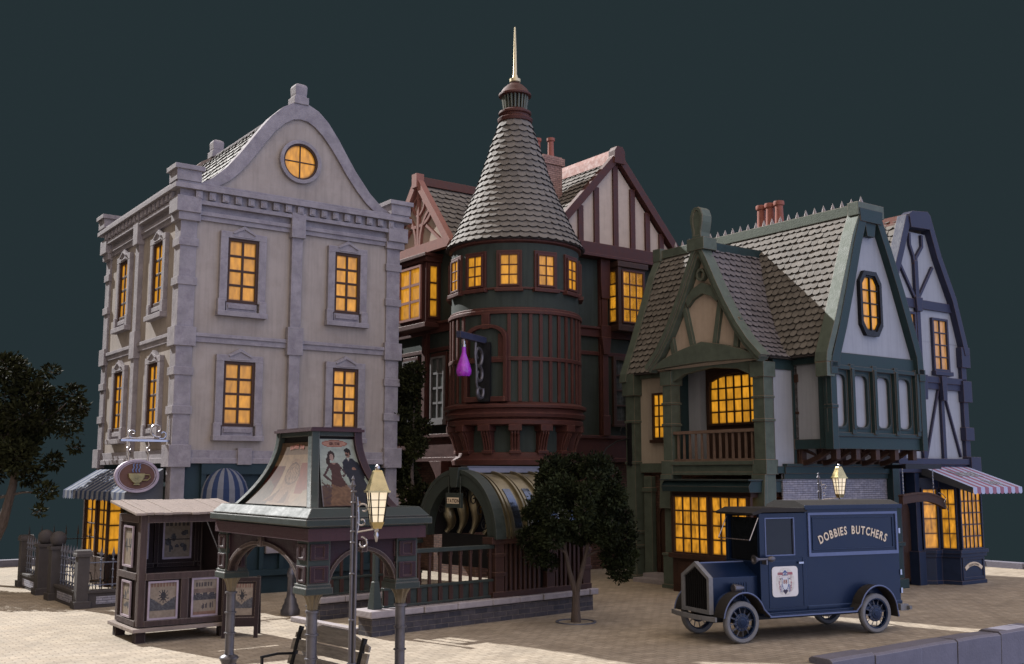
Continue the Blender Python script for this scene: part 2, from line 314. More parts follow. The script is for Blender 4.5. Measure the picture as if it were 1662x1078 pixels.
class MB:
    def __init__(s): s.v = []; s.f = []; s.m = []; s.a = []; s.c = []
    def add(s, vs, fs, mi=0, a=0.5, c=None):
        o = len(s.v); s.v += [tuple(p) for p in vs]
        s.a += (list(a) if isinstance(a, (list, tuple)) else [a] * len(vs))
        for f in fs: s.f.append([i + o for i in f]); s.m.append(mi); s.c.append(c)
        return s
    def box(s, x0, x1, y0, y1, z0, z1, mi=0):
        if x0 > x1: x0, x1 = x1, x0
        if y0 > y1: y0, y1 = y1, y0
        if z0 > z1: z0, z1 = z1, z0
        return s.add([(x0,y0,z0),(x1,y0,z0),(x1,y1,z0),(x0,y1,z0),(x0,y0,z1),(x1,y0,z1),(x1,y1,z1),(x0,y1,z1)],
              [(0,3,2,1),(4,5,6,7),(0,1,5,4),(1,2,6,5),(2,3,7,6),(3,0,4,7)], mi)
    def prism(s, poly, fn, d0, d1, mi=0):
        """poly in 2d, fn(u,v,d)->point; closed solid between depth d0 and d1"""
        n = len(poly)
        vs = [fn(u, v, d0) for u, v in poly] + [fn(u, v, d1) for u, v in poly]
        fs = [tuple(range(n - 1, -1, -1)), tuple(range(n, 2 * n))] + [(i, (i + 1) % n, n + (i + 1) % n, n + i) for i in range(n)]
        return s.add(vs, fs, mi)
    def ring(s, outer, inner, fn, d0, d1, mi=0, closed=True):
        n = len(outer)
        vs = [fn(u, v, d0) for u, v in outer] + [fn(u, v, d0) for u, v in inner] + [fn(u, v, d1) for u, v in outer] + [fn(u, v, d1) for u, v in inner]
        fs = []
        for i in range(n if closed else n - 1):
            j = (i + 1) % n
            fs += [(i, n + i, n + j, j), (2*n + i, 2*n + j, 3*n + j, 3*n + i), (i, j, 2*n + j, 2*n + i), (n + i, 3*n + i, 3*n + j, n + j)]
        if not closed:
            fs += [(0, 2*n, 3*n, n), (n - 1, 2*n - 1, 4*n - 1, 3*n - 1)]
        return s.add(vs, fs, mi)
    def beam(s, p, q, w, h=None, up=(0, 0, 1), mi=0, w2=None):
        """square bar from p to q"""
        p = Vector(p); q = Vector(q); h = h or w; d = (q - p)
        if d.length < 1e-6: return s
        d.normalize(); u = Vector(up)
        if abs(d.dot(u)) > 0.99: u = Vector((1, 0, 0))
        a = d.cross(u).normalized(); b = a.cross(d).normalized()
        k = (w2 / w) if w2 else 1.0
        vs = []
        for c, r in ((p, 1.0), (q, k)):
            for sx, sy in ((-1, -1), (1, -1), (1, 1), (-1, 1)): vs.append(c + a * sx * w / 2 * r + b * sy * h / 2 * r)
        return s.add(vs, [(0,3,2,1),(4,5,6,7),(0,1,5,4),(1,2,6,5),(2,3,7,6),(3,0,4,7)], mi)
    def tube(s, pts, r, n=8, mi=0, closed=False, a=0.5):
        pts = [Vector(p) for p in pts]; m = len(pts)
        rs = r if isinstance(r, (list, tuple)) else [r] * m
        vs = []; prev = None
        for i, p in enumerate(pts):
            if closed: t = pts[(i + 1) % m] - pts[i - 1]
            else: t = pts[min(i + 1, m - 1)] - pts[max(i - 1, 0)]
            t = t.normalized() if t.length > 1e-9 else Vector((0, 0, 1))
            if prev is None:
                u = Vector((0, 0, 1)) if abs(t.z) < 0.9 else Vector((1, 0, 0))
                nx = t.cross(u).normalized()
            else:
                nx = (prev - t * prev.dot(t)); nx = nx.normalized() if nx.length > 1e-6 else t.orthogonal().normalized()
            prev = nx; ny = t.cross(nx)
            for k in range(n):
                an = 2 * math.pi * k / n
                vs.append(p + (nx * math.cos(an) + ny * math.sin(an)) * rs[i])
        fs = []
        for i in range(m if closed else m - 1):
            j = (i + 1) % m
            for k in range(n):
                l = (k + 1) % n
                fs.append((i*n + k, i*n + l, j*n + l, j*n + k))
        if not closed: fs += [tuple(range(n - 1, -1, -1)), tuple(range((m - 1) * n, m * n))]
        return s.add(vs, fs, mi, a)
    def lathe(s, prof, c=(0, 0, 0), n=24, mi=0, a0=0.0, a1=2 * math.pi, cap=True):
        full = abs(a1 - a0 - 2 * math.pi) < 1e-6
        m = n if full else n + 1
        vs = []
        for r, z in prof:
            for k in range(m):
                an = a0 + (a1 - a0) * k / n
                vs.append((c[0] + r * math.cos(an), c[1] + r * math.sin(an), c[2] + z))
        fs = []
        for i in range(len(prof) - 1):
            for k in range(n):
                l = (k + 1) % m
                fs.append((i*m + k, i*m + l, (i+1)*m + l, (i+1)*m + k))
        if cap and full: fs += [tuple(range(m - 1, -1, -1)), tuple(range((len(prof) - 1) * m, len(prof) * m))]
        return s.add(vs, fs, mi)
    def ball(s, c, r, n=16, mi=0, sz=1.0):
        pr = [(max(1e-4, r * math.sin(math.pi * i / (n // 2))), -r * sz * math.cos(math.pi * i / (n // 2))) for i in range(n // 2 + 1)]
        return s.lathe(pr, c, n, mi)
    def build(s, name, mats, parent=None, smooth=False, off=None, bevel=0.0):
        if not isinstance(mats, (list, tuple)): mats = [mats]
        if off is None:
            r = parent
            while r is not None and r.parent is not None: r = r.parent
            off = ORI.get(r.name, Vector((0, 0, 0))) if r is not None else Vector((0, 0, 0))
        me = bpy.data.meshes.new(name)
        me.from_pydata([(p[0] - off[0], p[1] - off[1], p[2] - off[2]) for p in s.v], [], s.f)
        for m in mats: me.materials.append(m)
        me.polygons.foreach_set('material_index', s.m)
        if smooth: me.polygons.foreach_set('use_smooth', [True] * len(s.f))
        at = me.attributes.new('var', 'FLOAT', 'POINT'); at.data.foreach_set('value', s.a)
        if any(c is not None for c in s.c):
            ca = me.attributes.new('ink', 'FLOAT_COLOR', 'CORNER')
            buf = []
            for p, c in zip(me.polygons, s.c):
                buf += list((c or (0.5, 0.5, 0.5)) + (1.0,) if len(c or (0, 0, 0)) == 3 else c) * p.loop_total
            ca.data.foreach_set('color', buf)
        me.update(); me.validate()
        o = bpy.data.objects.new(name, me); COL.objects.link(o)
        if smooth == 'auto' or smooth is True:
            try: me.set_sharp_from_angle(angle=R(38))
            except Exception: pass
        if parent is not None: o.parent = parent
        if bevel:
            b = o.modifiers.new('bevel', 'BEVEL'); b.width = bevel; b.segments = 2; b.limit_method = 'ANGLE'; b.angle_limit = R(40)
        return o
def structure(o): o['kind'] = 'structure'; return o
def at_town(o, loc=(0, 0, 0)):             # a thing that is one mesh modelled in town coordinates
    o.location = tw(*loc); o.rotation_euler = (0, 0, TOWN)
    return o
def solo(name, mb, mats, label, cat, loc, group=None, smooth=False, kind=None):
    o = mb.build(name, mats, None, smooth, off=Vector(loc)); at_town(o, loc); ORI[o.name] = Vector(loc)
    return tag(o, label, cat, group, kind)
def copy_tree(o, parent=None):
    c = o.copy(); COL.objects.link(c); c.parent = parent
    if o.name in ORI: ORI[c.name] = ORI[o.name]
    for ch in list(o.children): copy_tree(ch, c)
    return c
class Fac:
    """a wall plane: u along the wall, z up, d out of the wall"""
    def __init__(s, O, U, N): s.O = Vector(O); s.U = Vector(U).normalized(); s.N = Vector(N).normalized()
    def p(s, u, z, d=0.0):
        q = s.O + s.U * u + s.N * d
        return Vector((q.x, q.y, s.O.z + z))
    def box(s, mb, u0, u1, z0, z1, d0, d1, mi=0): return mb.prism([(u0, z0), (u1, z0), (u1, z1), (u0, z1)], s.p, d0, d1, mi)
    def poly(s, mb, poly, d0, d1, mi=0): return mb.prism(poly, s.p, d0, d1, mi)
    def bar(s, mb, a, b, w, d0, d1, mi=0):
        (u0, z0), (u1, z1) = a, b; L = math.hypot(u1 - u0, z1 - z0); nx, nz = -(z1 - z0) / L * w / 2, (u1 - u0) / L * w / 2
        return mb.prism([(u0 + nx, z0 + nz), (u0 - nx, z0 - nz), (u1 - nx, z1 - nz), (u1 + nx, z1 + nz)], s.p, d0, d1, mi)
    def strip(s, mb, pts, w, d0, d1, mi=0):
        """band of width w following a polyline"""
        o = []; i_ = []
        for k, (u, z) in enumerate(pts):
            a = pts[max(k - 1, 0)]; b = pts[min(k + 1, len(pts) - 1)]
            L = math.hypot(b[0] - a[0], b[1] - a[1]); nx, nz = -(b[1] - a[1]) / L * w / 2, (b[0] - a[0]) / L * w / 2
            o.append((u + nx, z + nz)); i_.append((u - nx, z - nz))
        return mb.ring(o, i_, s.p, d0, d1, mi, closed=False)
def FY(y): return Fac((0, y, 0), (1, 0, 0), (0, -1, 0))      # front wall
def FX(x): return Fac((x, 0, 0), (0, 1, 0), (-1, 0, 0))      # left wall
def panes(mb, fac, u0, u1, z0, z1, cols, rows, d, mi=0, gap=0.0, keep=None):
    """lit panes; each pane is a small grid that fades to its rim"""
    du = (u1 - u0) / cols; dz = (z1 - z0) / rows
    for i in range(cols):
        for j in range(rows):
            if keep and not keep(u0 + du * (i + .5), z0 + dz * (j + .5)): continue
            us = [u0 + du * i, u0 + du * (i + .14), u0 + du * (i + .5), u0 + du * (i + .86), u0 + du * (i + 1)]
            zs = [z0 + dz * j, z0 + dz * (j + .14), z0 + dz * (j + .5), z0 + dz * (j + .86), z0 + dz * (j + 1)]
            k = random.uniform(0.6, 1.0)
            vs = []; a = []
            for q, zz in enumerate(zs):
                for p_, uu in enumerate(us):
                    vs.append(fac.p(uu, zz, d)); a.append(0.0 if (q in (0, 4) or p_ in (0, 4)) else k)
            fs = [(q*5 + p_, q*5 + p_ + 1, (q+1)*5 + p_ + 1, (q+1)*5 + p_) for q in range(4) for p_ in range(4)]
            mb.add(vs, fs, mi, a)
def window(parent, fac, u0, u1, z0, z1, cols, rows, fm, pm, fw=0.05, mw=0.028, d=0.02, dd=0.05, sill=0.0, label=None):
    m = MB()
    fac.box(m, u0 - fw, u0, z0 - fw, z1 + fw, 0.0, d + dd); fac.box(m, u1, u1 + fw, z0 - fw, z1 + fw, 0.0, d + dd)
    fac.box(m, u0, u1, z1, z1 + fw, 0.0, d + dd - .003); fac.box(m, u0, u1, z0 - fw, z0, 0.0, d + dd - .003)
    for i in range(1, cols):
        u = u0 + (u1 - u0) * i / cols; fac.box(m, u - mw/2, u + mw/2, z0, z1, d - .01, d + dd * .62)
    for j in range(1, rows):
        z = z0 + (z1 - z0) * j / rows; fac.box(m, u0, u1, z - mw/2, z + mw/2, d - .01, d + dd * .55)
    w = m.build('window', fm, parent)
    if label: w['label'] = label
    q = MB(); panes(q, fac, u0, u1, z0, z1, cols, rows, d)
    q.build('pane', pm, w, smooth=False)
    if sill:
        q = MB(); fac.box(q, u0 - fw - .05, u1 + fw + .05, z0 - fw - sill, z0 - fw - .001, 0, d + dd + .06)
        q.build('sill', fm, w)
    return w
def shingles(mb, surf, s1, row, tile, urange, ok=None, lift=0.05, seedv=0, mi=0, arc=5, sag=0.5, rim=1):
    """scalloped shingles; surf(u,s)->(point,normal); s runs up the slope from the eave"""
    rnd = random.Random(seedv)
    ns = int(math.ceil(s1 / row))
    for r in range(ns):
        s0 = r * row; u0, u1 = urange(s0 + row * .5)
        L = u1 - u0
        n = max(1, int(round(L / tile)))
        t = L / n
        st = -0.5 if r % 2 else 0.0
        for k in range(n + (1 if r % 2 else 0)):
            a = u0 + (k + st) * t; b = a + t
            a = max(a, u0); b = min(b, u1)
            if b - a < t * .2: continue
            if ok and not ok((a + b) / 2, s0 + row * .5): continue
            top = min(s0 + row * 1.25, s1 + row * .1)
            j = rnd.uniform(-.012, .012); g = .004
            pts = [(b - g, top), (a + g, top)]
            for q in range(arc + 1):
                x = q / arc
                pts.append((a + g + (b - a - 2 * g) * x, s0 + j + row * sag * (abs(2 * x - 1) ** 2.2) * .55))
            vs = []; lf = rnd.uniform(.8, 1.25) * lift
            for i, (u, s_) in enumerate(pts):
                p, nn = surf(u, min(s_, s1)); vs.append(Vector(p) + Vector(nn) * (0.006 if i < 2 else lf))
            n0 = len(vs)
            for i in range(2, n0):
                u, s_ = pts[i]; p, nn = surf(u, min(s_, s1)); vs.append(Vector(p) - Vector(nn) * .004)
            k_ = rnd.random()
            mb.add(vs[:n0], [tuple(range(n0))], mi, k_)
            mb.add(vs[2:], [(i - 2, n0 + i - 4, n0 + i - 3, i - 1) for i in range(2, n0 - 1)], rim, k_)  # rim faces coloured dark, painting the shade line below the row
# ---------------------------------------------------------------- lettering
GL = {}
def glyph(ch):
    if ch in GL: return GL[ch]
    cu = bpy.data.curves.new('glyph', 'FONT'); cu.body = ch; cu.size = 1.0; cu.offset = 0.028; cu.resolution_u = 3
    ob = bpy.data.objects.new('glyph', cu); COL.objects.link(ob)
    dg = bpy.context.evaluated_depsgraph_get()
    me = bpy.data.meshes.new_from_object(ob.evaluated_get(dg))
    vs = [tuple(v.co) for v in me.vertices]; fs = [tuple(p.vertices) for p in me.polygons]
    bpy.data.objects.remove(ob); bpy.data.curves.remove(cu); bpy.data.meshes.remove(me)
    x0 = min([v[0] for v in vs], default=0); x1 = max([v[0] for v in vs], default=.3)
    GL[ch] = ([(v[0] - x0, v[1]) for v in vs], fs, x1 - x0)
    return GL[ch]
def lettering(mb, text, fn, size, cu=0.0, cz=0.0, arc=None, gap=0.09, thick=0.004, narrow=1.0, mi=0, c=None):
    """flat lettering; fn(u,z,d); arc=radius bends the line (positive = hill)"""
    wd = [(glyph(ch)[2] * narrow if ch != ' ' else .32) for ch in text]
    tot = sum(wd) * size + gap * size * (len(text) - 1)
    x = -tot / 2
    for ch, w_ in zip(text, wd):
        if ch != ' ':
            vs, fs, _ = glyph(ch); mid = x + w_ * size / 2
            out_ = []
            for (a, b) in vs:
                lx = a * size * narrow - w_ * size / 2; ly = b * size
                if arc:
                    th = mid / arc
                    u = cu + (arc + ly) * math.sin(th) + lx * math.cos(th)
                    z = cz + (arc + ly) * math.cos(th) - lx * math.sin(th) - arc
                else: u, z = cu + mid + lx, cz + ly
                out_.append((u, z))
            mb.add([fn(u, z, thick) for u, z in out_], fs, mi, .5, c)
        x += w_ * size + gap * size
def inpoly(u, v, P):
    r = False; j = len(P) - 1
    for i in range(len(P)):
        (a, b), (c, d) = P[i], P[j]
        if (b > v) != (d > v) and u < (c - a) * (v - b) / (d - b) + a: r = not r
        j = i
    return r
def ell(u, v, cu, cv, ru, rv): return ((u - cu) / ru) ** 2 + ((v - cv) / rv) ** 2 < 1
def printed(parent, name, fn, nu, nv, ink, d=0.0, keep=None, label=None):
    """printed picture: a grid of inked cells on a surface, fn(u01,v01,d)"""
    m = MB()
    for j in range(nv):
        for i in range(nu):
            u = (i + .5) / nu; v = (j + .5) / nv
            if keep and not keep(u, v): continue
            c = ink(u, v)
            m.add([fn(i/nu, j/nv, d), fn((i+1)/nu, j/nv, d), fn((i+1)/nu, (j+1)/nv, d), fn(i/nu, (j+1)/nv, d)], [(0, 1, 2, 3)], 0, .5, tuple(c))
    o = m.build(name, M_print, parent)
    if label: o['label'] = label
    return o
# ================================================================ GROUND
GX0, GX1, GY0, GY1 = -16.0, 33.4, 11.5, 38.3
m = MB(); m.add([(GX0, GY0, 0), (GX1, GY0, 0), (GX1, GY1, 0), (GX0, GY1, 0), (GX0, GY0, -.5), (GX1, GY0, -.5), (GX1, GY1, -.5), (GX0, GY1, -.5)],
                [(0,1,2,3), (4,7,6,5), (0,4,5,1), (1,5,6,2), (2,6,7,3), (3,7,4,0)])
# the sheet reaches behind the camera on the viewer's side of the square
m2 = MB(); 
o = m.build('ground', M_pave, None, off=Vector((0, 0, 0))); at_town(o); structure(o)
m = MB(); m.add([(GX0, -14, -.004), (14.2, -14, -.004), (14.2, GY0, -.004), (GX0, GY0, -.004)], [(0,1,2,3)])
o = m.build('pavement', M_pave, None, off=Vector((0, 0, 0))); at_town(o); structure(o)
# kerb: big rounded stones along the plate's front right edge, lower ones along the far edges
rnd = random.Random(3)
m = MB()
x = 14.3
while x < GX1:
    L = rnd.uniform(1.0, 1.5); h = 0.08 + rnd.uniform(-.015, .02); y0 = GY0 - .42 + rnd.uniform(-.02, .02)
    a, b = x + .01, min(x + L, GX1) - .01
    dz = rnd.uniform(-.02, .02)
    P = [(y0, -.55), (y0 - .02, h * .55), (y0 + .03, h), (y0 + .38, h + dz * .4), (y0 + .44, h * .6), (y0 + .46, -.55)]
    vs = [(a, p, q) for p, q in P] + [((a + b) / 2, p - .012, q + .008 * (q > 0)) for p, q in P] + [(b, p, q + dz * (q > 0)) for p, q in P]
    n = 6; fs = [tuple(range(n)), tuple(range(3 * n - 1, 2 * n - 1, -1))]
    for r_ in range(2):
        for i in range(n): fs.append((r_*n + i, (r_+1)*n + i, (r_+1)*n + (i+1) % n, r_*n + (i+1) % n))
    m.add(vs, fs); x += L
o = m.build('kerb', M_kerb, None, off=Vector((0, 0, 0))); at_town(o); structure(o)
m = MB()
x = GX0
while x < GX1:
    L = rnd.uniform(1.1, 1.6); m.box(x + .01, min(x + L, GX1) - .01, GY1 - .02, GY1 + .35, -.5, .2 + rnd.uniform(-.02, .02)); x += L
y = GY0 + .1
while y < GY1:
    L = rnd.uniform(1.1, 1.6); m.box(GX1 - .02, GX1 + .35, y + .01, min(y + L, GY1) - .03, -.5, .2 + rnd.uniform(-.02, .02)); y += L
o = m.build('far_kerb', M_kerb, None, off=Vector((0, 0, 0))); at_town(o); structure(o)

# ================================================================ HOUSE 1: tall stone townhouse with a curved gable
H1 = thing('stone_townhouse', 'tall tan townhouse with lavender stone trim, curved Dutch gable and round attic window', 'house', (8.64, 26.05, 0))
hx0, hx1, hy0, hy1 = 8.64, 14.86, 26.05, 32.6
m = MB(); m.box(hx0, hx1, hy0, hy1, 3.3, 10.3); m.build('wall', M_stucco, H1)
m = MB(); m.box(hx0 + .05, hx1 - .05, hy0 + .05, hy1 - .05, 0, 3.3)
m.box(hx0 + .0, hx1 - .0, hy0 - .0, hy1, 0, .55)
m.build('shopfront_wall', M_tealwall, H1)
f, l = FY(hy0), FX(hx0)
def wrap(mb, d, z0, z1): mb.box(hx0 - d, hx1 + d, hy0 - d, hy1 + d, z0, z1)
# string courses
m = MB(); wrap(m, .11, 3.27, 3.40); wrap(m, .075, 3.40, 3.60); f.box(m, 10.25, 10.62, 3.24, 3.66, 0, .15); m.build('ground_floor_band', M_lav, H1)
m = MB(); wrap(m, .06, 6.30, 6.44); wrap(m, .10, 6.44, 6.53); m.build('first_floor_band', M_lav, H1)
# cornice
m = MB()
wrap(m, .07, 9.42, 9.54); wrap(m, .12, 9.54, 9.64); wrap(m, .045, 9.64, 9.80); wrap(m, .20, 9.80, 9.90); wrap(m, .13, 9.90, 10.14); wrap(m, .30, 10.14, 10.26); wrap(m, .24, 10.26, 10.34)
m.build('cornice', M_lav, H1)
m = MB()
for i in range(17):
    u = hx0 + .33 + i * (hx1 - hx0 - .66) / 16
    f.box(m, u - .085, u + .085, 9.935, 10.13, .13, .23); f.box(m, u - .045, u + .045, 9.965, 10.08, .23, .245)
m.build('dentil_course', M_lav, H1); m = MB()
for i in range(18):
    u = hy0 + .33 + i * (hy1 - hy0 - .66) / 17
    l.box(m, u - .085, u + .085, 9.935, 10.13, .13, .23); l.box(m, u - .045, u + .045, 9.965, 10.08, .23, .245)
m.build('dentil_course', M_lav, H1)
# corner piers with raised blocks
def corner(x0, x1, y0, y1, sx, sy, name='corner_pier'):
    q = MB()
    def cb(d, w_, z0, z1):
        xa, xb = (x0 - d, x0 + w_) if sx < 0 else (x1 - w_, x1 + d)
        ya, yb = (y0 - d, y0 + w_) if sy < 0 else (y1 - w_, y1 + d)
        q.box(xa, xb, ya, yb, z0, z1)
    cb(.055, .36, 3.55, 9.45)
    for z in (4.48, 5.45, 7.72, 8.72): cb(.095, .40, z, z + .20)
    cb(.125, .42, 6.18, 6.66); cb(.15, .40, 3.18, 3.72); cb(.15, .42, 9.36, 9.56); cb(.22, .40, 9.56, 9.96)
    cb(.05, .30, 2.35, 3.2); cb(.10, .34, 1.95, 2.35); cb(.06, .30, .3, 1.95); cb(.12, .36, 0, .32)
    q.build(name, M_lav, H1)
corner(hx0, hx1, hy0, hy1, -1, -1); corner(hx0, hx1, hy0, hy1, 1, -1); corner(hx0, hx1, hy0, hy1, -1, 1)
for fc, c in ((f, 11.72), (l, 29.32)):
    q = MB(); fc.box(q, c - .15, c + .15, 3.60, 9.42, 0, .13); fc.box(q, c - .22, c + .22, 6.12, 6.86, 0, .17)
    fc.box(q, c - .20, c + .20, 9.28, 9.95, 0, .21)
    q.build('pilaster', M_lav, H1)
# windows
def h1win(fc, c, z0, z1, hw):
    q = MB(); o = hw + .27
    fc.box(q, c - o, c - hw - .07, z0 - .06, z1 + .10, 0, .11); fc.box(q, c + hw + .07, c + o, z0 - .06, z1 + .10, 0, .11)
    fc.poly(q, [(c - o, z1 + .08), (c + o, z1 + .08), (c + o, z1 + .24), (c + .32, z1 + .24), (c, z1 + .42), (c - .32, z1 + .24), (c - o, z1 + .24)], 0, .114)
    for s_ in (-1, 1): fc.bar(q, (c + s_ * .30, z1 + .20), (c, z1 + .345), .035, .114, .15)
    fc.bar(q, (c - .26, z1 + .125), (c + .26, z1 + .125), .02, .114, .13)
    fc.box(q, c - o - .03, c - o + .16, z0 - .34, z0 - .0, 0, .135); fc.box(q, c + o - .16, c + o + .03, z0 - .34, z0 - .0, 0, .135)
    fc.box(q, c - o - .05, c + o + .05, z0 - .44, z0 - .31, 0, .19); fc.box(q, c - hw - .06, c + hw + .06, z0 - .32, z0 - .07, 0, .07)
    fc.box(q, c - hw - .02, c + hw + .02, z0 - .23, z0 - .12, .07, .10)
    su = q.build('window_surround', M_lav, H1)
    w_ = window(H1, fc, c - hw, c + hw, z0, z1, 2, 4, M_brown, M_lit, fw=.08, mw=.06, d=.02, dd=.055)
for c, hw in ((10.24, .35), (13.25, .32)):
    h1win(f, c, 7.45, 8.98, hw); h1win(f, c, 4.28, 5.78, hw)
for c in (27.62, 30.70):
    h1win(l, c, 7.45, 8.98, .35); h1win(l, c, 4.28, 5.78, .35)
# curved gable parapets, front and back
GO = [(8.80, 10.30), (9.05, 10.38), (9.33, 10.55), (9.70, 10.90), (10.05, 11.34), (10.30, 11.70), (10.54, 12.05), (10.87, 12.50), (11.22, 12.85), (11.50, 13.02), (11.72, 13.08), (11.95, 13.05), (12.25, 12.92), (12.55, 12.66), (12.89, 12.22), (13.15, 11.82), (13.42, 11.42), (13.88, 10.86), (14.29, 10.50), (14.69, 10.34)]
GI = [(9.30, 10.30), (9.52, 10.37), (9.80, 10.56), (10.08, 10.84), (10.30, 11.12), (10.52, 11.43), (10.74, 11.76), (11.00, 12.12), (11.28, 12.40), (11.52, 12.55), (11.72, 12.59), (11.93, 12.57), (12.15, 12.46), (12.40, 12.25), (12.66, 11.95), (12.92, 11.60), (13.14, 11.28), (13.48, 10.86), (13.78, 10.55), (14.12, 10.30)]
fg = FY(hy0 - .02)
m = MB(); fg.poly(m, GI[:1] + GI[1:], -.18, 0.02); m.build('gable_wall', M_stucco, H1)
m = MB(); m.ring(GO, GI, fg.p, -.25, .10, 0, closed=False); m.build('gable_coping', M_lav, H1)
fb = FY(hy1 - .35)
m = MB(); m.ring(GO, GI, fb.p, -.3, .05, 0, closed=False); fb.poly(m, GI, -.2, 0); m.build('gable_coping', M_wood, H1)
# finials
def finial(x, y, z, s_=1.0):
    q = MB(); q.box(x - .21*s_, x + .21*s_, y - .21*s_, y + .21*s_, z, z + .20*s_)
    q.box(x - .165*s_, x + .165*s_, y - .165*s_, y + .165*s_, z + .20*s_, z + .25*s_)
    q.add([(x + sx * w_ * s_, y + sy * w_ * s_, z + h_ * s_) for w_, h_ in ((.155, .25), (.165, .30), (.175, .50), (.150, .56), (.09, .60)) for sx, sy in ((-1, -1), (1, -1), (1, 1), (-1, 1))],
          [(3, 2, 1, 0), (16, 17, 18, 19)] + [(4*i + k, 4*i + (k+1) % 4, 4*i + 4 + (k+1) % 4, 4*i + 4 + k) for i in range(4) for k in range(4)])
    q.build('finial', M_lav, H1)
finial(11.72, hy0 + .05, 13.02); finial(11.72, hy1 - .3, 13.05)
for (x, y) in ((hx0, hy0), (hx1, hy0), (hx0, hy1), (hx1, hy1)):
    q = MB(); q.box(x - .27, x + .36 if x < 10 else x + .27, y - .27, y + .33, 10.34, 10.62) if x < 10 else q.box(x - .36, x + .27, y - .27, y + .33, 10.34, 10.62)
    q.box(x - .33 if x < 10 else x - .42, x + .42 if x < 10 else x + .33, y - .33, y + .39, 10.62, 10.74)
    q.build('parapet_block', M_lav, H1)
# roof following the gable line
GR = [(u + (11.72 - u) * .06, z - .16) for u, z in GO]
SR = [(0.0, GR[0])]
def curve_surf(P, ycoord):
    cum = [0.0]
    for i in range(1, len(P)): cum.append(cum[-1] + math.hypot(P[i][0] - P[i-1][0], P[i][1] - P[i-1][1]))
    def sf(u, s_):
        s_ = max(0, min(s_, cum[-1] - 1e-5)); i = 0
        while cum[i + 1] < s_: i += 1
        t = (s_ - cum[i]) / (cum[i+1] - cum[i])
        a = P[i][0] + (P[i+1][0] - P[i][0]) * t; b = P[i][1] + (P[i+1][1] - P[i][1]) * t
        dx, dz = P[i+1][0] - P[i][0], P[i+1][1] - P[i][1]; L = math.hypot(dx, dz)
        n = (-dz / L, dx / L) if n_sign(P) > 0 else (dz / L, -dx / L)
        return ycoord(u, a, b, n)
    return sf, cum[-1]
def n_sign(P): return 1 if P[-1][0] > P[0][0] else -1
left = [p for p in GR if p[0] < 11.72]
right = [p for p in GR[::-1] if p[0] > 11.72]
m = MB()
for P in (left, right):
    sf, L = curve_surf(P, lambda u, a, b, n: (Vector((a, u, b)), Vector((n[0], 0, n[1]))))
    shingles(m, sf, L, .24, .26, lambda s_: (hy0 + .2, hy1 - .4), seedv=5)
FY(hy0 + .15).poly(m, GR, -(hy1 - hy0 - .6), 0, 1)
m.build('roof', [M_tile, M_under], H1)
m = MB(); m.box(11.56, 11.88, hy0 + .2, hy1 - .4, 12.86, 13.06); m.build('ridge_cap', M_lav, H1)
# round attic window
c = (11.75, 11.40)
def circ(r, n=40, cu=c[0], cv=c[1], sv=1.0): return [(cu + r * math.cos(2*math.pi*i/n), cv + r * sv * math.sin(2*math.pi*i/n)) for i in range(n)]
q = MB(); q.ring(circ(.60), circ(.50), fg.p, 0, .14); q.build('window_surround', M_lav, H1)
q = MB(); q.ring(circ(.50), circ(.45), fg.p, 0, .10)
fg.box(q, c[0] - .018, c[0] + .018, c[1] - .45, c[1] + .45, .03, .065); fg.box(q, c[0] - .45, c[0] + .45, c[1] - .018, c[1] + .018, .03, .06)
w_ = q.build('round_window', M_brown, H1)
q = MB(); C_ = circ(.455); C2 = circ(.39)
vs = [fg.p(u, z, .04) for u, z in C_] + [fg.p(u, z, .04) for u, z in C2] + [fg.p(c[0], c[1], .04)]
q.add(vs, [(i, (i+1) % 40, 40 + (i+1) % 40, 40 + i) for i in range(40)] + [(40 + i, 40 + (i+1) % 40, 80) for i in range(40)], 0, [0.1]*40 + [.95]*41)
q.build('pane', M_lit, w_)
# shopfront: dome awning over a lit bay, panelled door side, lower sill line
q = MB(); f.box(q, 9.35, 14.3, .45, .60, -.02, .12); f.box(q, 9.35, 14.3, 3.0, 3.26, -.02, .09)
for u in (9.42, 11.0, 11.55, 12.75, 14.25): f.box(q, u - .06, u + .06, .6, 3.0, -.03, .06)
q.build('shopfront_trim', M_tealwall, H1)
window(H1, f, 9.55, 10.42, 1.1, 2.62, 3, 3, M_brown, M_litshop, fw=.06, mw=.03, d=-.02, dd=.08, sill=.08)
q = MB(); f.box(q, 11.1, 12.2, 1.0, 1.14, 0, .12); f.box(q, 11.1, 12.2, 1.86, 2.0, 0, .12); f.box(q, 11.1, 11.24, 1.14, 1.86, 0, .118); f.box(q, 12.06, 12.2, 1.14, 1.86, 0, .118)
fr = q.build('window_surround', M_lav, H1)
window(H1, f, 11.32, 11.98, 1.22, 1.78, 2, 1, M_brown, M_litdim, fw=.05, mw=.03, d=0, dd=.06)
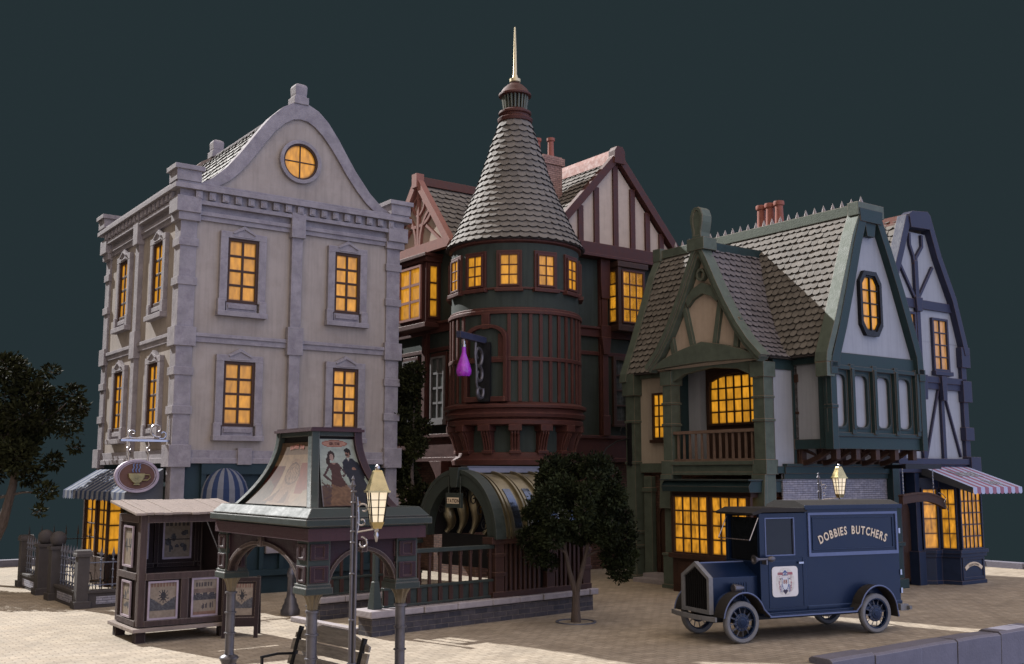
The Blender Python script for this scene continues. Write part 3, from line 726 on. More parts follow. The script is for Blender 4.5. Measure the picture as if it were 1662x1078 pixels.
# dome awning
def dome(parent, cx, y, zb, rx, ry, rz, n, ma, mb_, name='awning', skirt=.18, facing=None):
    q = MB()
    for k in range(n):
        a0, a1 = math.pi * k / n, math.pi * (k + 1) / n
        for sub in range(3):
            b0, b1 = a0 + (a1 - a0) * sub / 3, a0 + (a1 - a0) * (sub + 1) / 3
            vs = []
            for t in range(7):
                ph = (math.pi / 2) * t / 6
                for an in (b0, b1):
                    vs.append((cx - rx * math.cos(an) * math.cos(ph), y - ry * math.sin(an) * math.cos(ph), zb + rz * math.sin(ph)))
            q.add(vs, [(2*t, 2*t + 1, 2*t + 3, 2*t + 2) for t in range(6)], k % 2)
            vs = [(cx - rx * math.cos(b0), y - ry * math.sin(b0), zb), (cx - rx * math.cos(b1), y - ry * math.sin(b1), zb)]
            dz = skirt * (1.0 if sub == 1 else .88)
            e0 = skirt * (.86 if sub == 0 else 1.0); e1 = skirt * (.86 if sub == 2 else 1.0)
            vs += [(vs[1][0], vs[1][1], zb - e1), (vs[0][0], vs[0][1], zb - e0)]
            q.add(vs, [(0, 1, 2, 3)], k % 2)
    return q.build(name, [ma, mb_], parent)
dome(H1, 9.98, hy0, 2.45, .62, .55, .72, 13, M_awnw, M_awnb)
# left side: bay of lit glass, long striped awning
q = MB()
l.box(q, 30.0, 32.5, .0, .75, 0, .40); l.box(q, 30.0, 32.5, 2.45, 2.62, 0, .40)
for u in (30.05, 31.2, 32.44): l.box(q, u - .06, u + .06, .75, 2.45, .28, .39)
q.build('shop_bay', M_brown, H1)
window(H1, l, 30.16, 31.1, .85, 2.40, 2, 4, M_brown, M_lit, fw=.04, mw=.035, d=.30, dd=.05)
window(H1, l, 31.32, 32.36, .85, 2.40, 2, 4, M_brown, M_lit, fw=.04, mw=.035, d=.30, dd=.05)
fs_ = FY(30.0)
q = MB(); fs_.box(q, hx0 - .38, hx0 - .02, .8, 2.44, -.02, .02); q.build('shop_bay_side', M_brown, H1)
window(H1, fs_, hx0 - .34, hx0 - .05, .85, 2.40, 1, 4, M_brown, M_lit, fw=.03, mw=.03, d=.025, dd=.03)
window(H1, l, 27.2, 29.0, .95, 2.3, 4, 3, M_brown, M_litshop, fw=.06, mw=.03, d=-.02, dd=.08)
q = MB(); na = 26
ya, yb = 26.35, 32.3
for k in range(na):
    a, b = ya + (yb - ya) * k / na, ya + (yb - ya) * (k + 1) / na
    q.add([(hx0 - .10, a, 3.14), (hx0 - .10, b, 3.14), (hx0 - 1.02, b, 2.56), (hx0 - 1.02, a, 2.56)], [(0, 1, 2, 3)], k % 2)
    mdd = (a + b) / 2
    q.add([(hx0 - 1.02, a, 2.56), (hx0 - 1.02, b, 2.56), (hx0 - 1.03, b, 2.36), (hx0 - 1.03, mdd, 2.32), (hx0 - 1.03, a, 2.36)], [(0, 1, 2, 3, 4)], k % 2)
for yy in (ya, yb): q.add([(hx0 - .10, yy, 3.14), (hx0 - 1.02, yy, 2.56), (hx0 - 1.03, yy, 2.36), (hx0 - .10, yy, 2.36)], [(0, 1, 2, 3)], 2)
q.build('awning', [M_awnw, M_awnb, M_awngrey], H1)
# ================================================================ HOUSE 2: green and maroon corner house with round tower
H2 = thing('turreted_townhouse', 'dark green and maroon corner house with round turret, tall conical slate roof and gilt spire', 'house', (18.5, 25.4, 0))
AX0, AX1, AY0, AY1 = 17.75, 26.0, 26.3, 31.6
m = MB(); m.box(AX0 + .1, AX1 - .1, AY0 + .1, AY1 - .1, 0, 3.45); m.build('ground_floor_wall', M_brick, H2)
m = MB(); m.box(AX0, AX1 - .05, AY0, AY1, 3.45, 10.2); m.build('wall', M_dgreen, H2)
g, w2 = FY(AY0), FX(AX0)
def wrap2(mb, d, z0, z1): mb.box(AX0 - d, AX1 - .05 + d, AY0 - d, AY1 + d, z0, z1)
m = MB(); wrap2(m, .12, 3.40, 3.52); wrap2(m, .06, 3.52, 4.15); wrap2(m, .14, 4.15, 4.25); m.build('ground_floor_beam', M_maroon, H2)
m = MB(); wrap2(m, .10, 7.46, 7.72); wrap2(m, .16, 7.72, 7.79); wrap2(m, .05, 6.86, 6.98); m.build('middle_beam', M_maroon, H2)
# tall maroon posts
for u in (22.78, 25.3):
    q = MB()
    g.box(q, u - .17, u + .17, 4.25, 10.1, 0, .10); g.box(q, u - .11, u + .11, 4.3, 7.4, .10, .16); g.box(q, u - .11, u + .11, 7.85, 9.95, .10, .16)
    g.poly(q, [(u - .16, 8.75), (u + .16, 8.75), (u + .20, 9.3), (u + .20, 10.05), (u - .20, 10.05), (u - .20, 9.3)], .10, .22)
    g.poly(q, [(u - .12, 6.9), (u + .12, 6.9), (u + .20, 7.46), (u - .20, 7.46)], .10, .24)
    g.box(q, u - .20, u + .20, 7.40, 7.85, 0, .22); g.box(q, u - .15, u + .15, 4.25, 4.9, .16, .20)
    q.build('timber_post', M_maroon, H2)
for u in (27.2, 29.05, 31.2):
    q = MB(); w2.box(q, u - .13, u + .13, 4.25, 7.46, 0, .12); w2.box(q, u - .09, u + .09, 4.3, 7.3, .12, .17); q.build('timber_post', M_maroon, H2)
for u in (27.35, 31.3): q = MB(); w2.box(q, u - .11, u + .11, 7.79, 9.95, 0, .12); q.build('timber_post', M_maroon, H2)
# lower windows on the left wing, grey glass in pale frames
for c in (28.25, 30.0):
    q = MB(); w2.box(q, c - .46, c + .46, 4.52, 6.80, 0, .09); q.build('window_surround', M_maroon, H2)
    window(H2, w2, c - .34, c + .34, 4.75, 6.62, 2, 4, M_greyframe, M_greyglass, fw=.06, mw=.07, d=.10, dd=.06, sill=.16)
window(H2, g, 23.30, 23.86, 4.75, 6.75, 1, 4, M_brown, M_greyglass, fw=.12, mw=.05, d=.0, dd=.1, sill=.08)
window(H2, g, 24.2, 24.76, 4.75, 6.75, 1, 4, M_brown, M_greyglass, fw=.12, mw=.05, d=.0, dd=.1, sill=.08)
# left wing: box bay under the gable
bay = Fac((AX0 - .55, 0, 0), (0, 1, 0), (-1, 0, 0))
q = MB(); q.box(AX0 - .55, AX0, 28.30, 29.98, 7.72, 9.78)
q.box(AX0 - .64, AX0, 28.2, 30.08, 7.60, 7.74); q.box(AX0 - .62, AX0, 28.22, 30.06, 9.70, 9.86); q.box(AX0 - .68, AX0, 28.16, 30.12, 9.86, 9.96)
q.build('bay', M_maroon, H2)
window(H2, bay, 28.62, 29.86, 7.95, 9.56, 2, 3, M_maroonpale, M_lit, fw=.07, mw=.08, d=.01, dd=.05)
bs = FY(28.30)
window(H2, bs, AX0 - .42, AX0 - .16, 7.95, 9.56, 1, 3, M_maroon, M_lit, fw=.07, mw=.05, d=.01, dd=.05)
# left gable: boards, curved braces, cream infill; ridge runs right
gc = 29.12; gl = FX(17.45)
lo, hi, ap = 30.98, 27.20, 12.40
m = MB(); gl.poly(m, [(hi + .1, 10.12), (lo - .1, 10.12), (gc, ap - .12)], -.35, 0); m.build('gable_infill', M_cream, H2)
m = MB()
gl.box(m, hi - .05, lo + .05, 10.02, 10.34, -.02, .16)
for a, b in (((hi - .10, 10.10), (gc, ap + .12)), ((lo + .10, 10.10), (gc, ap + .12))): gl.bar(m, a, b, .24, -.02, .20)
gl.box(m, gc - .15, gc + .15, ap - .12, ap + .34, -.04, .25)
gl.box(m, gc - .06, gc + .06, 10.34, ap, 0, .10)
for s_ in (-1, 1):
    pts = [(gc + s_ * (.12 + .85 * (1 - math.cos(t))), 10.34 + 1.15 * math.sin(t)) for t in [math.pi / 2 * i / 8 for i in range(9)]]
    gl.strip(m, pts, .10, 0, .10)
    pts = [(gc + s_ * (.10 + .75 * math.sin(t)), 11.0 + .55 * (1 - math.cos(t))) for t in [math.pi / 2 * i / 8 for i in range(9)]]
    gl.strip(m, pts, .10, 0, .096)
    gl.bar(m, (gc + s_ * .5, 10.95), (gc + s_ * 1.35, 10.34), .09, 0, .09)
    pts = [(gc + s_ * (.06 + .30 * math.sin(t)), 11.35 + .65 * t / math.pi) for t in [math.pi * i / 8 for i in range(9)]]
    gl.strip(m, pts, .07, 0, .092)
m.build('gable_timber', M_maroonpale, H2)
def slope_shingles(mb, A, B, T, row=.26, tile=.28, urange=None, ok=None, seedv=1, mi=0, lift=.05):
    """plane slope: A->B along the eave, A->T up the slope"""
    A, B, T = Vector(A), Vector(B), Vector(T)
    U = (B - A).normalized(); Ld = (B - A).length
    up = (T - A); up = up - U * up.dot(U); S_ = up.normalized(); n = U.cross(S_).normalized()
    if n.z < 0: n = -n
    shingles(mb, lambda u, s_: (A + U * u + S_ * s_, n), up.length, row, tile, urange or (lambda s_: (0, Ld)), ok, lift=lift, seedv=seedv, mi=mi)
m = MB()
slope_shingles(m, (17.4, hi - .08, 10.12), (22.5, hi - .08, 10.12), (17.4, gc, ap + .08), seedv=2)
slope_shingles(m, (22.5, lo + .08, 10.12), (17.4, lo + .08, 10.12), (22.5, gc, ap + .08), seedv=3)
FX(17.5).poly(m, [(hi - .02, 10.1), (lo + .02, 10.1), (gc, ap + .04)], -5.2, 0, 1)
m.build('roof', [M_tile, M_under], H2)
m = MB(); m.prism([(gc - .22, ap - .05), (gc - .10, ap + .26), (gc + .10, ap + .26), (gc + .22, ap - .05)], lambda u, v, d: Vector((d, u, v)), 17.3, 22.6); m.build('ridge_cap', M_maroon, H2)
# right gable
rc = 23.18; rl, rr = 20.15, 26.15; gy = AY0 - .30; gr = FY(gy); rap = 13.45
m = MB(); gr.poly(m, [(rl + .1, 10.2), (rr - .1, 10.2), (rc, rap - .08)], -.3, 0); m.build('gable_infill', M_cream, H2)
m = MB()
gr.box(m, rl - .05, rr + .05, 10.12, 10.52, -.02, .12); gr.box(m, rl - .05, rr + .05, 10.05, 10.14, -.3, .18)
sl = (rap - 10.3) / (rc - rl)
for a in (rl - .12, rr + .12): gr.bar(m, (a, 10.25), (rc, rap + .18), .26, -.02, .20)
for u in (20.95, 21.62, 22.30, 23.14, 23.90, 24.58, 25.22):
    zt = 10.3 + (rap - 10.3) * (1 - abs(u - rc) / (rc - rl)) - .12
    if zt > 10.55: gr.box(m, u - .105, u + .105, 10.52, zt, 0, .07)
gr.poly(m, [(rc - .24, rap - .12), (rc + .24, rap - .12), (rc + .22, rap + .32), (rc + .12, rap + .46), (rc - .12, rap + .46), (rc - .22, rap + .32)], -.06, .26)
m.build('gable_timber', M_maroon, H2)
m = MB()
y0_, y1_ = gy + .05, AY1 + .3
slope_shingles(m, (rl - .1, y1_, 10.2), (rl - .1, y0_, 10.2), (rc, y1_, rap + .12), seedv=4)
slope_shingles(m, (rr + .1, y0_, 10.2), (rr + .1, y1_, 10.2), (rc, y0_, rap + .12), seedv=6)
FY(gy + .12).poly(m, [(rl, 10.15), (rr, 10.15), (rc, rap + .06)], -(AY1 - gy), 0, 1)
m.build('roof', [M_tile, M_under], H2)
m = MB(); m.prism([(rc - .30, rap - .10), (rc - .20, rap + .22), (rc - .10, rap + .40), (rc + .10, rap + .40), (rc + .20, rap + .22), (rc + .30, rap - .10)], lambda u, v, d: Vector((u, d, v)), gy - .05, y1_); m.build('ridge_cap', M_maroonpale, H2)
# right box bay
bx0, bx1, by = 23.10, 24.30, 25.82
q = MB(); q.box(bx0, bx1, by, AY0, 7.82, 9.86); q.box(bx0 - .08, bx1 + .08, by - .08, AY0, 7.68, 7.86); q.box(bx0 - .08, bx1 + .08, by - .08, AY0, 9.82, 10.0)
q.box(bx0 - .04, bx0 + .08, by - .04, by + .08, 7.86, 9.82)
q.build('bay', M_brown, H2)
window(H2, FY(by), bx0 + .20, bx1 - .12, 8.0, 9.68, 3, 4, M_maroon, M_lit, fw=.05, mw=.04, d=.0, dd=.04)
window(H2, FX(bx0), by + .10, AY0 - .06, 8.0, 9.68, 1, 4, M_brown, M_lit, fw=.04, mw=.04, d=.0, dd=.04)
# chimney
m = MB(); m.box(21.3, 22.1, 27.5, 28.3, 11.5, 13.45); m.box(21.23, 22.17, 27.43, 28.37, 13.45, 13.70)
m.box(21.3, 22.1, 27.5, 28.3, 13.70, 13.76); ch = m.build('chimney', M_brickchim, H2)
for (x, y) in ((21.5, 28.1), (21.85, 27.8)):
    q = MB(); q.lathe([(.13, 0), (.11, .1), (.10, .62), (.14, .64), (.14, .74), (.09, .74)], (x, y, 13.74), 16); q.build('chimney_pot', M_pot, ch, smooth=True)
# small dormer end beyond the right slope
m = MB(); m.box(25.3, 25.9, 28.6, 29.4, 10.6, 11.6); m.prism([(28.45, 11.55), (29.55, 11.55), (29.0, 12.0)], lambda u, v, d: Vector((d, u, v)), 25.2, 26.0); m.build('dormer', M_maroon, H2)

# ---- tower
TX, TY, TR = 18.46, 25.25, 1.90
CA = math.atan2(-TY, -TX)                                # towards the square
import cmath
view = math.atan2(-TY, -TX)
def tfac(deg):                                           # wall plane touching the drum; deg measured to the right of the viewer's side
    a = view + R(deg)
    N_ = Vector((math.cos(a), math.sin(a), 0)); U_ = Vector((-math.sin(a), math.cos(a), 0))
    return Fac(Vector((TX, TY, 0)) + N_ * TR, U_, N_)
def drum(prof, name, mat, n=64): return MB().lathe(prof, (TX, TY, 0), n).build(name, mat, H2, smooth=True)
drum([(TR, 4.6), (TR, 9.72)], 'turret_wall', M_dgreen)
drum([(TR + .02, 4.35), (TR + .10, 4.38), (TR + .10, 4.50), (TR + .03, 4.55), (TR + .14, 4.58), (TR + .17, 4.68), (TR + .10, 4.76), (TR + .08, 4.80), (TR + .20, 4.84), (TR + .20, 4.92), (TR + .02, 5.0)], 'turret_moulding', M_maroon)
drum([(1.60, 3.1), (1.60, 4.36)], 'turret_base_wall', M_dgreen)
drum([(1.25, 3.22), (1.84, 3.26), (1.86, 3.40), (1.76, 3.48), (1.72, 3.60), (1.55, 3.62)], 'turret_base_ring', M_maroon)
drum([(TR + .01, 6.14), (TR + .07, 6.15), (TR + .07, 6.25), (TR + .01, 6.26)], 'turret_rail', M_maroon)
drum([(TR + .01, 7.46), (TR + .09, 7.47), (TR + .09, 7.56), (TR + .04, 7.58), (TR + .04, 7.64), (TR + .01, 7.66)], 'turret_rail', M_maroon)
drum([(TR + .01, 8.16), (TR + .05, 8.17), (TR + .05, 8.22), (TR + .01, 8.23)], 'turret_rail', M_maroon)
drum([(TR, 9.50), (TR + .08, 9.55), (TR + .10, 9.72), (TR + .02, 9.75), (.5, 9.74)], 'turret_eave_ring', M_maroon)
bt = MB()
for k in range(40):
    dg = -176 + k * 9.0
    if -46 < dg < -6: continue
    fc = tfac(dg); fc.box(bt, -.045, .045, 5.0, 7.48, -.02, .055)
bt.build('turret_battens', M_maroon, H2)
# arched panel
fc = tfac(-25)
arch = lambda w_, z1, rz: [(-w_, 5.0), (w_, 5.0), (w_, z1)] + [(w_ * math.cos(t) ** .8, z1 + rz * math.sin(t)) for t in [math.pi / 2 * i / 8 for i in range(1, 9)]] + [(-w_ * math.cos(t) ** .8, z1 + rz * math.sin(t)) for t in [math.pi / 2 * i / 8 for i in range(7, -1, -1)]]
q = MB(); q.ring(arch(.66, 6.75, .42), arch(.56, 6.72, .36), fc.p, -.3, .10); fc.box(q, -.12, .12, 7.05, 7.5, -.1, .09)
fc.box(q, -.56, .56, 6.10, 6.2, -.2, .05); fc.box(q, -.60, .60, 5.0, 5.14, -.3, .12); fc.box(q, .36, .56, 6.2, 6.9, -.25, -.0)
q.build('arched_panel', M_maroon, H2)
# turret windows
for dg in (-95, -64, -36, -5, 27, 58, 90):
    fc = tfac(dg)
    q = MB(); fc.box(q, -.36, .36, 8.14, 9.28, -.25, .03); fc.box(q, -.40, .40, 8.10, 8.20, -.25, .12); q.build('window_surround', M_maroon, H2)
    window(H2, fc, -.235, .235, 8.30, 9.14, 2, 3, M_maroon, M_lit, fw=.05, mw=.03, d=.035, dd=.045)
# corbels
for k in range(11):
    fc = tfac(-130 + k * 26)
    q = MB()
    fn = lambda u, v, d: fc.p(d, v, u)
    q.prism([(-.5, 3.5), (-.16, 3.5), (-.14, 3.75), (-.06, 4.05), (.04, 4.2), (.06, 4.36), (-.5, 4.36)], fn, -.13, .13)
    for u in (-.08, 0, .08): q.prism([(-.15, 3.58), (-.12, 3.78), (-.03, 4.08), (.07, 4.22), (.07, 4.12), (.0, 4.0), (-.10, 3.72), (-.12, 3.58)], fn, u - .02, u + .02)
    fc.box(q, -.18, .18, 4.20, 4.37, -.3, .12); fc.box(q, -.16, .16, 3.58, 3.66, -.5, -.10)
    q.build('corbel', M_maroon, H2)
# cone
CP = [(2.06, 9.60), (1.80, 10.05), (1.54, 10.62), (1.24, 11.30), (1.0, 11.95), (.80, 12.60), (.60, 13.20), (.44, 13.72)]
cum = [0]
for i in range(1, len(CP)): cum.append(cum[-1] + math.hypot(CP[i][0] - CP[i-1][0], CP[i][1] - CP[i-1][1]))
def cone(u, s_):
    s_ = max(0, min(s_, cum[-1] - 1e-5)); i = 0
    while cum[i+1] < s_: i += 1
    t = (s_ - cum[i]) / (cum[i+1] - cum[i]); r = CP[i][0] + (CP[i+1][0] - CP[i][0]) * t; z = CP[i][1] + (CP[i+1][1] - CP[i][1]) * t
    dr, dz = CP[i+1][0] - CP[i][0], CP[i+1][1] - CP[i][1]; L = math.hypot(dr, dz)
    return Vector((TX + r * math.cos(u), TY + r * math.sin(u), z)), Vector((dz / L * math.cos(u), dz / L * math.sin(u), -dr / L))
m = MB()
def cone_rows():
    row = .205; n = int(cum[-1] / row)
    for r_ in range(n):
        s0 = r_ * row
        cnt = max(14, int(2 * math.pi * ((TR + .16) * (1 - s0 / cum[-1]) + .44 * s0 / cum[-1]) / .27))
        off = (r_ % 2) * .5
        sf = lambda u, s_, s0=s0: cone(u, s_)
        for k in range(cnt):
            a = 2 * math.pi * (k + off) / cnt; b = a + 2 * math.pi / cnt
            pts = [(b, s0 + row * 1.25), (a, s0 + row * 1.25)]
            for q_ in range(6):
                x = q_ / 5; pts.append((a + (b - a) * x, s0 + rnd.uniform(-.004, .004) + row * .28 * abs(2 * x - 1) ** 2))
            vs = []
            lf = rnd.uniform(.045, .06)
            for i, (u, s_) in enumerate(pts):
                p, nn = cone(u, s_); vs.append(p + nn * (.005 if i < 2 else lf))
            for i in range(2, 8):
                p, nn = cone(*pts[i]); vs.append(p - nn * .004)
            m.add(vs[:8], [tuple(range(8))], 0, rnd.random()); m.add(vs[2:], [(i - 2, 8 + i - 4, 8 + i - 3, i - 1) for i in range(2, 7)], 1)  # dark rim colour paints the shade under each ring of tiles
cone_rows()
m.lathe([(r - .01, z) for r, z in CP], (TX, TY, 0), 48, 1)
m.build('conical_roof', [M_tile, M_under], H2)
drum([(.42, 13.62), (.52, 13.64), (.54, 13.74), (.44, 13.80), (.44, 13.86), (.50, 13.90), (.50, 13.96), (.40, 14.02), (.34, 14.06)], 'lantern_base', M_maroon, 32)
drum([(.29, 14.0), (.33, 14.5)], 'lantern_core', M_black, 24)
q = MB()
for k in range(20):
    a = 2 * math.pi * k / 20
    q.beam((TX + .33 * math.cos(a), TY + .33 * math.sin(a), 14.04), (TX + .385 * math.cos(a), TY + .385 * math.sin(a), 14.5), .045, .05)
q.build('lantern_louvres', M_green, H2)
drum([(.36, 14.46), (.50, 14.48), (.50, 14.54), (.46, 14.56), (.38, 14.70), (.26, 14.82), (.14, 14.90), (.12, 14.94)], 'lantern_dome', M_maroon, 32)
q = MB().lathe([(.11, 14.92), (.17, 14.95), (.17, 15.04), (.09, 15.06), (.08, 15.14), (.06, 15.2), (.045, 16.0), (.022, 16.72), (.0, 16.74)], (TX, TY, 0), 16); q.build('spire', M_spire, H2, smooth=True)
# ground floor piers behind the station
q = MB()
for (x, y) in ((17.9, 24.2), (19.3, 23.9)): q = MB(); q.box(x - .22, x + .22, y - .22, y + .22, 0, 3.3); q.build('brick_pier', M_brick, H2)
q = MB(); w2.poly(q, [(27.4, 3.4), (27.4, 2.2), (27.75, 3.0), (28.1, 3.4)], -.1, .5); w2.box(q, 27.3, 27.5, .6, 3.4, -.1, .14); w2.box(q, 29.7, 29.95, 0, 3.4, -.1, .16); q.build('bracket', M_maroon, H2)

# hanging violet flask on a bracket fixed to the turret
fc = tfac(-25)
b0 = fc.p(0, 6.66, .12)
pb = thing('bracket_sign', 'slate beam bracket with dark iron scrolls on the turret front, carrying the violet flask', 'bracket', (b0.x, b0.y, 6.66))
q = MB(); q.prism([(-.17, 5.0), (.17, 5.0), (.20, 5.2), (.20, 6.65), (-.20, 6.65), (-.20, 5.2)], fc.p, .10, .20); q.build('back_plate', M_blackiron, pb)
q = MB(); q.prism([(.12, 6.62), (1.68, 6.62), (1.68, 6.80), (.12, 6.80)], lambda u, v, d: fc.p(d, v, u), -.065, .065); q.build('arm', M_blue, pb)
q = MB()
def scroll(mb, c, r0, r1, a0, a1, fn, w_, n=26):
    mb.tube([fn(c[0] + (r0 + (r1 - r0) * i / n) * math.cos(a0 + (a1 - a0) * i / n), c[1] + (r0 + (r1 - r0) * i / n) * math.sin(a0 + (a1 - a0) * i / n)) for i in range(n + 1)], w_, 7)
fn = lambda u, v: fc.p(0.0, v, u)
scroll(q, (.52, 6.26), .10, .30, -1.0, 4.6, fn, .045); scroll(q, (.48, 5.72), .09, .26, 1.0, -4.8, fn, .045); scroll(q, (.42, 5.26), .08, .24, 2.0, -3.6, fn, .045)
q.tube([fn(.66, 6.62), fn(.70, 6.3), fn(.62, 5.9), fn(.62, 5.5), fn(.45, 5.15), fn(.2, 5.1)], .035, 7)
q.build('scrollwork', M_post, pb, smooth=True)
pf = fc.p(0, 6.6, 1.36)
FLX = (pf.x, pf.y)
q = MB().lathe([(.001, 5.60), (.16, 5.605), (.20, 5.67), (.21, 5.76), (.175, 5.90), (.115, 6.08), (.065, 6.22), (.055, 6.36), (.06, 6.40), (.001, 6.40)], (pf.x, pf.y, 0), 28)
fl = thing('hanging_flask', 'glowing violet glass flask hanging from the beam on the round turret', 'flask', (pf.x, pf.y, 5.58))
q.build('flask_body', M_purple, fl, smooth=True)
q = MB().lathe([(.001, 6.39), (.07, 6.395), (.07, 6.46), (.045, 6.47), (.04, 6.56), (.001, 6.57)], (pf.x, pf.y, 0), 16); q.tube([(pf.x, pf.y, 6.54), (pf.x, pf.y, 6.63)], .015, 6); q.build('stopper', M_steel, fl, smooth=True)
# ================================================================ HOUSE 3: sage and white half timbered house with balcony porch
H3 = thing('half_timbered_house', 'steep sage green half timbered house with balcony porch and a row of roof spikes', 'house', (21.5, 17.45, 0))
MX0, MX1, MY0, MY1 = 21.55, 24.95, 17.45, 23.35      # main block
JY = 16.32                                           # jettied upper front
f3, l3, j3 = FY(MY0), FX(MX0), FY(JY)
PX = 20.35                                           # porch front plane
p3 = FX(PX)
# ground floor
m = MB(); m.box(MX0 + .05, MX1 - .02, MY0 + .05, MY1 - .1, 0, 3.2); m.build('ground_floor_wall', M_brick, H3)
m = MB(); f3.box(m, 20.95, 25.3, .2, 3.0, -.05, .0); m.build('front_brick_wall', M_brickgrey, H3)
m = MB(); m.box(21.5, MX1, MY0 + .02, MY1, 3.2, 6.0); m.build('wall', M_tan, H3)
m = MB(); m.box(MX0 - .05, 24.98, JY + .03, MY0 + .02, 3.72, 5.95); m.build('jetty_wall', M_white, H3)
m = MB(); f3.box(m, 20.95, 25.3, 3.02, 3.20, 0, .10); f3.box(m, 20.95, 25.3, 2.88, 3.02, 0, .05); f3.box(m, 20.95, 25.3, 3.20, 3.26, 0, .15)
m.build('front_beam', M_greend, H3)
m = MB(); f3.box(m, 21.5, 24.9, 3.26, 3.72, -.08, -.02); m.build('bracket_recess', M_white, H3)
# jetty brackets: curved braces with a diagonal
for u in (21.62, 22.40, 23.20, 24.0, 24.78):
    q = MB(); fn = lambda a, b, d: Vector((d, a, b))
    pts = [(MY0 - .02, 3.26), (MY0 - .30, 3.30), (MY0 - .62, 3.42), (MY0 - .95, 3.60), (JY + .02, 3.66)]
    o_ = [(a, b + .07) for a, b in pts]; i_ = [(a, b - .06) for a, b in pts]
    q.ring(o_, i_, fn, u - .06, u + .06, 0, closed=False)
    q.prism([(MY0 - .45, 3.52), (MY0 - .52, 3.44), (MY0 - .02, 3.62), (MY0 - .02, 3.72)], fn, u - .04, u + .04)
    q.box(u - .08, u + .08, JY - .04, JY + .12, 3.36, 3.74); q.box(u - .10, u + .10, MY0 - .14, MY0 - .0, 3.26, 3.74)
    q.build('bracket', M_brown, H3)
# jetty front: posts, oval panels
m = MB()
j3.box(m, 21.38, 25.0, 3.62, 3.92, 0, .08); j3.box(m, 21.38, 25.0, 3.92, 4.02, 0, .12); j3.box(m, 21.38, 25.0, 5.62, 5.98, 0, .10); j3.box(m, 21.38, 25.0, 5.56, 5.66, 0, .15)
def ov(cu, hw, z0, z1, n=5, r=.16):
    P = []
    for (a, b, t0) in ((cu + hw - r, z1 - r, 0), (cu - hw + r, z1 - r, 90), (cu - hw + r, z0 + r, 180), (cu + hw - r, z0 + r, 270)):
        for i in range(n): t = R(t0 + 90 * i / (n - 1)); P.append((a + r * math.cos(t), b + r * math.sin(t)))
    return P
def rect_like(cu, hw, z0, z1, n=5):
    P = []
    for (sx, sz) in ((1, 1), (-1, 1), (-1, -1), (1, -1)): P += [(cu + sx * hw, z1 if sz > 0 else z0)] * n
    return P
cs = [21.70, 22.58, 23.50, 24.40]
for c in cs:
    j3_ = j3
    m.ring(rect_like(c, .45, 4.02, 5.58), ov(c, .27, 4.16, 5.44), j3.p, 0, .05)
    m.ring(ov(c, .31, 4.12, 5.48), ov(c, .27, 4.16, 5.44), j3.p, .05, .07)
for u in (22.14, 23.04, 23.95, 24.86):
    j3.box(m, u - .075, u + .075, 3.98, 5.70, 0, .16); j3.box(m, u - .05, u + .05, 4.1, 5.6, .16, .19)
m.build('panel_framing', M_greend, H3)
m = MB(); l3_ = FX(MX0 - .05); l3_.box(m, JY + .05, JY + .30, 3.62, 5.98, 0, .12); l3_.box(m, JY + .3, MY0 + .1, 3.62, 3.86, 0, .08); l3_.box(m, JY + .3, MY0 + .1, 5.72, 5.98, 0, .08)
l3_.box(m, MY0 - .02, MY0 + .1, 3.2, 5.9, 0, .10)
m.build('side_framing', M_greend, H3)
# gable wall and big window
rc3, rz3 = 23.12, 9.62
m = MB(); j3.poly(m, [(21.55, 5.95), (24.85, 5.95), (23.5, 9.3), (22.8, 9.3)], -.2, 0.02); m.build('gable_wall', M_white, H3)
GO3l = [(22.66, 9.66), (22.32, 8.75), (21.95, 7.55), (21.62, 6.55), (21.36, 5.78), (21.24, 5.30), (21.24, 4.9)]
def vboard(mb, pts, w_, fn, d0, d1, inward):
    o = pts; i_ = [(u + inward * w_, z) for u, z in pts]
    mb.ring(o, i_, fn, d0, d1, 0, closed=False)
m = MB()
vboard(m, [(22.70, 9.66), (22.34, 8.75), (21.97, 7.60), (21.62, 6.60), (21.30, 5.82), (21.28, 5.60)], .30, j3.p, 0, .22, 1)
vboard(m, [(23.50, 9.70), (23.95, 8.75), (24.42, 7.70), (24.80, 6.75), (25.08, 6.02), (25.10, 5.60)], .26, j3.p, 0, .22, -1)
j3.poly(m, [(22.66, 9.40), (23.54, 9.40), (23.58, 9.74), (22.62, 9.74)], 0, .24)
j3.poly(m, [(22.98, 9.05), (23.28, 9.05), (23.36, 9.45), (22.9, 9.45)], 0, .18)
for u in (21.28, 24.98): j3.box(m, u - .02, u + .20, 3.60, 5.62, -.05, .18)
j3.box(m, 21.24, 21.50, 5.42, 5.72, -.05, .22); j3.box(m, 24.90, 25.16, 5.42, 5.72, -.05, .22); j3.box(m, 21.25, 21.49, 4.60, 4.68, -.05, .2)
m.build('barge_boards', M_greend, H3)
def oct_(cu, hw, z0, z1, k): return [(cu + hw, z0 + k), (cu + hw, z1 - k), (cu + hw - k * .7, z1), (cu - hw + k * .7, z1), (cu - hw, z1 - k), (cu - hw, z0 + k), (cu - hw + k * .7, z0), (cu + hw - k * .7, z0)]
q = MB(); q.ring(oct_(23.10, .45, 6.48, 8.15, .28), oct_(23.10, .36, 6.60, 8.04, .24), j3.p, 0, .13)
q.ring(oct_(23.10, .37, 6.58, 8.06, .25), oct_(23.10, .32, 6.64, 8.0, .22), j3.p, 0, .08)
j3.box(q, 23.085, 23.115, 6.62, 8.0, .03, .10)
for z in (6.98, 7.32, 7.66): j3.box(q, 22.78, 23.42, z - .014, z + .014, .03, .09)
wi = q.build('octagonal_window', M_blackiron, H3)
q = MB(); panes(q, j3, 22.79, 23.41, 6.66, 7.99, 2, 4, .045); q.build('pane', M_lit, wi)
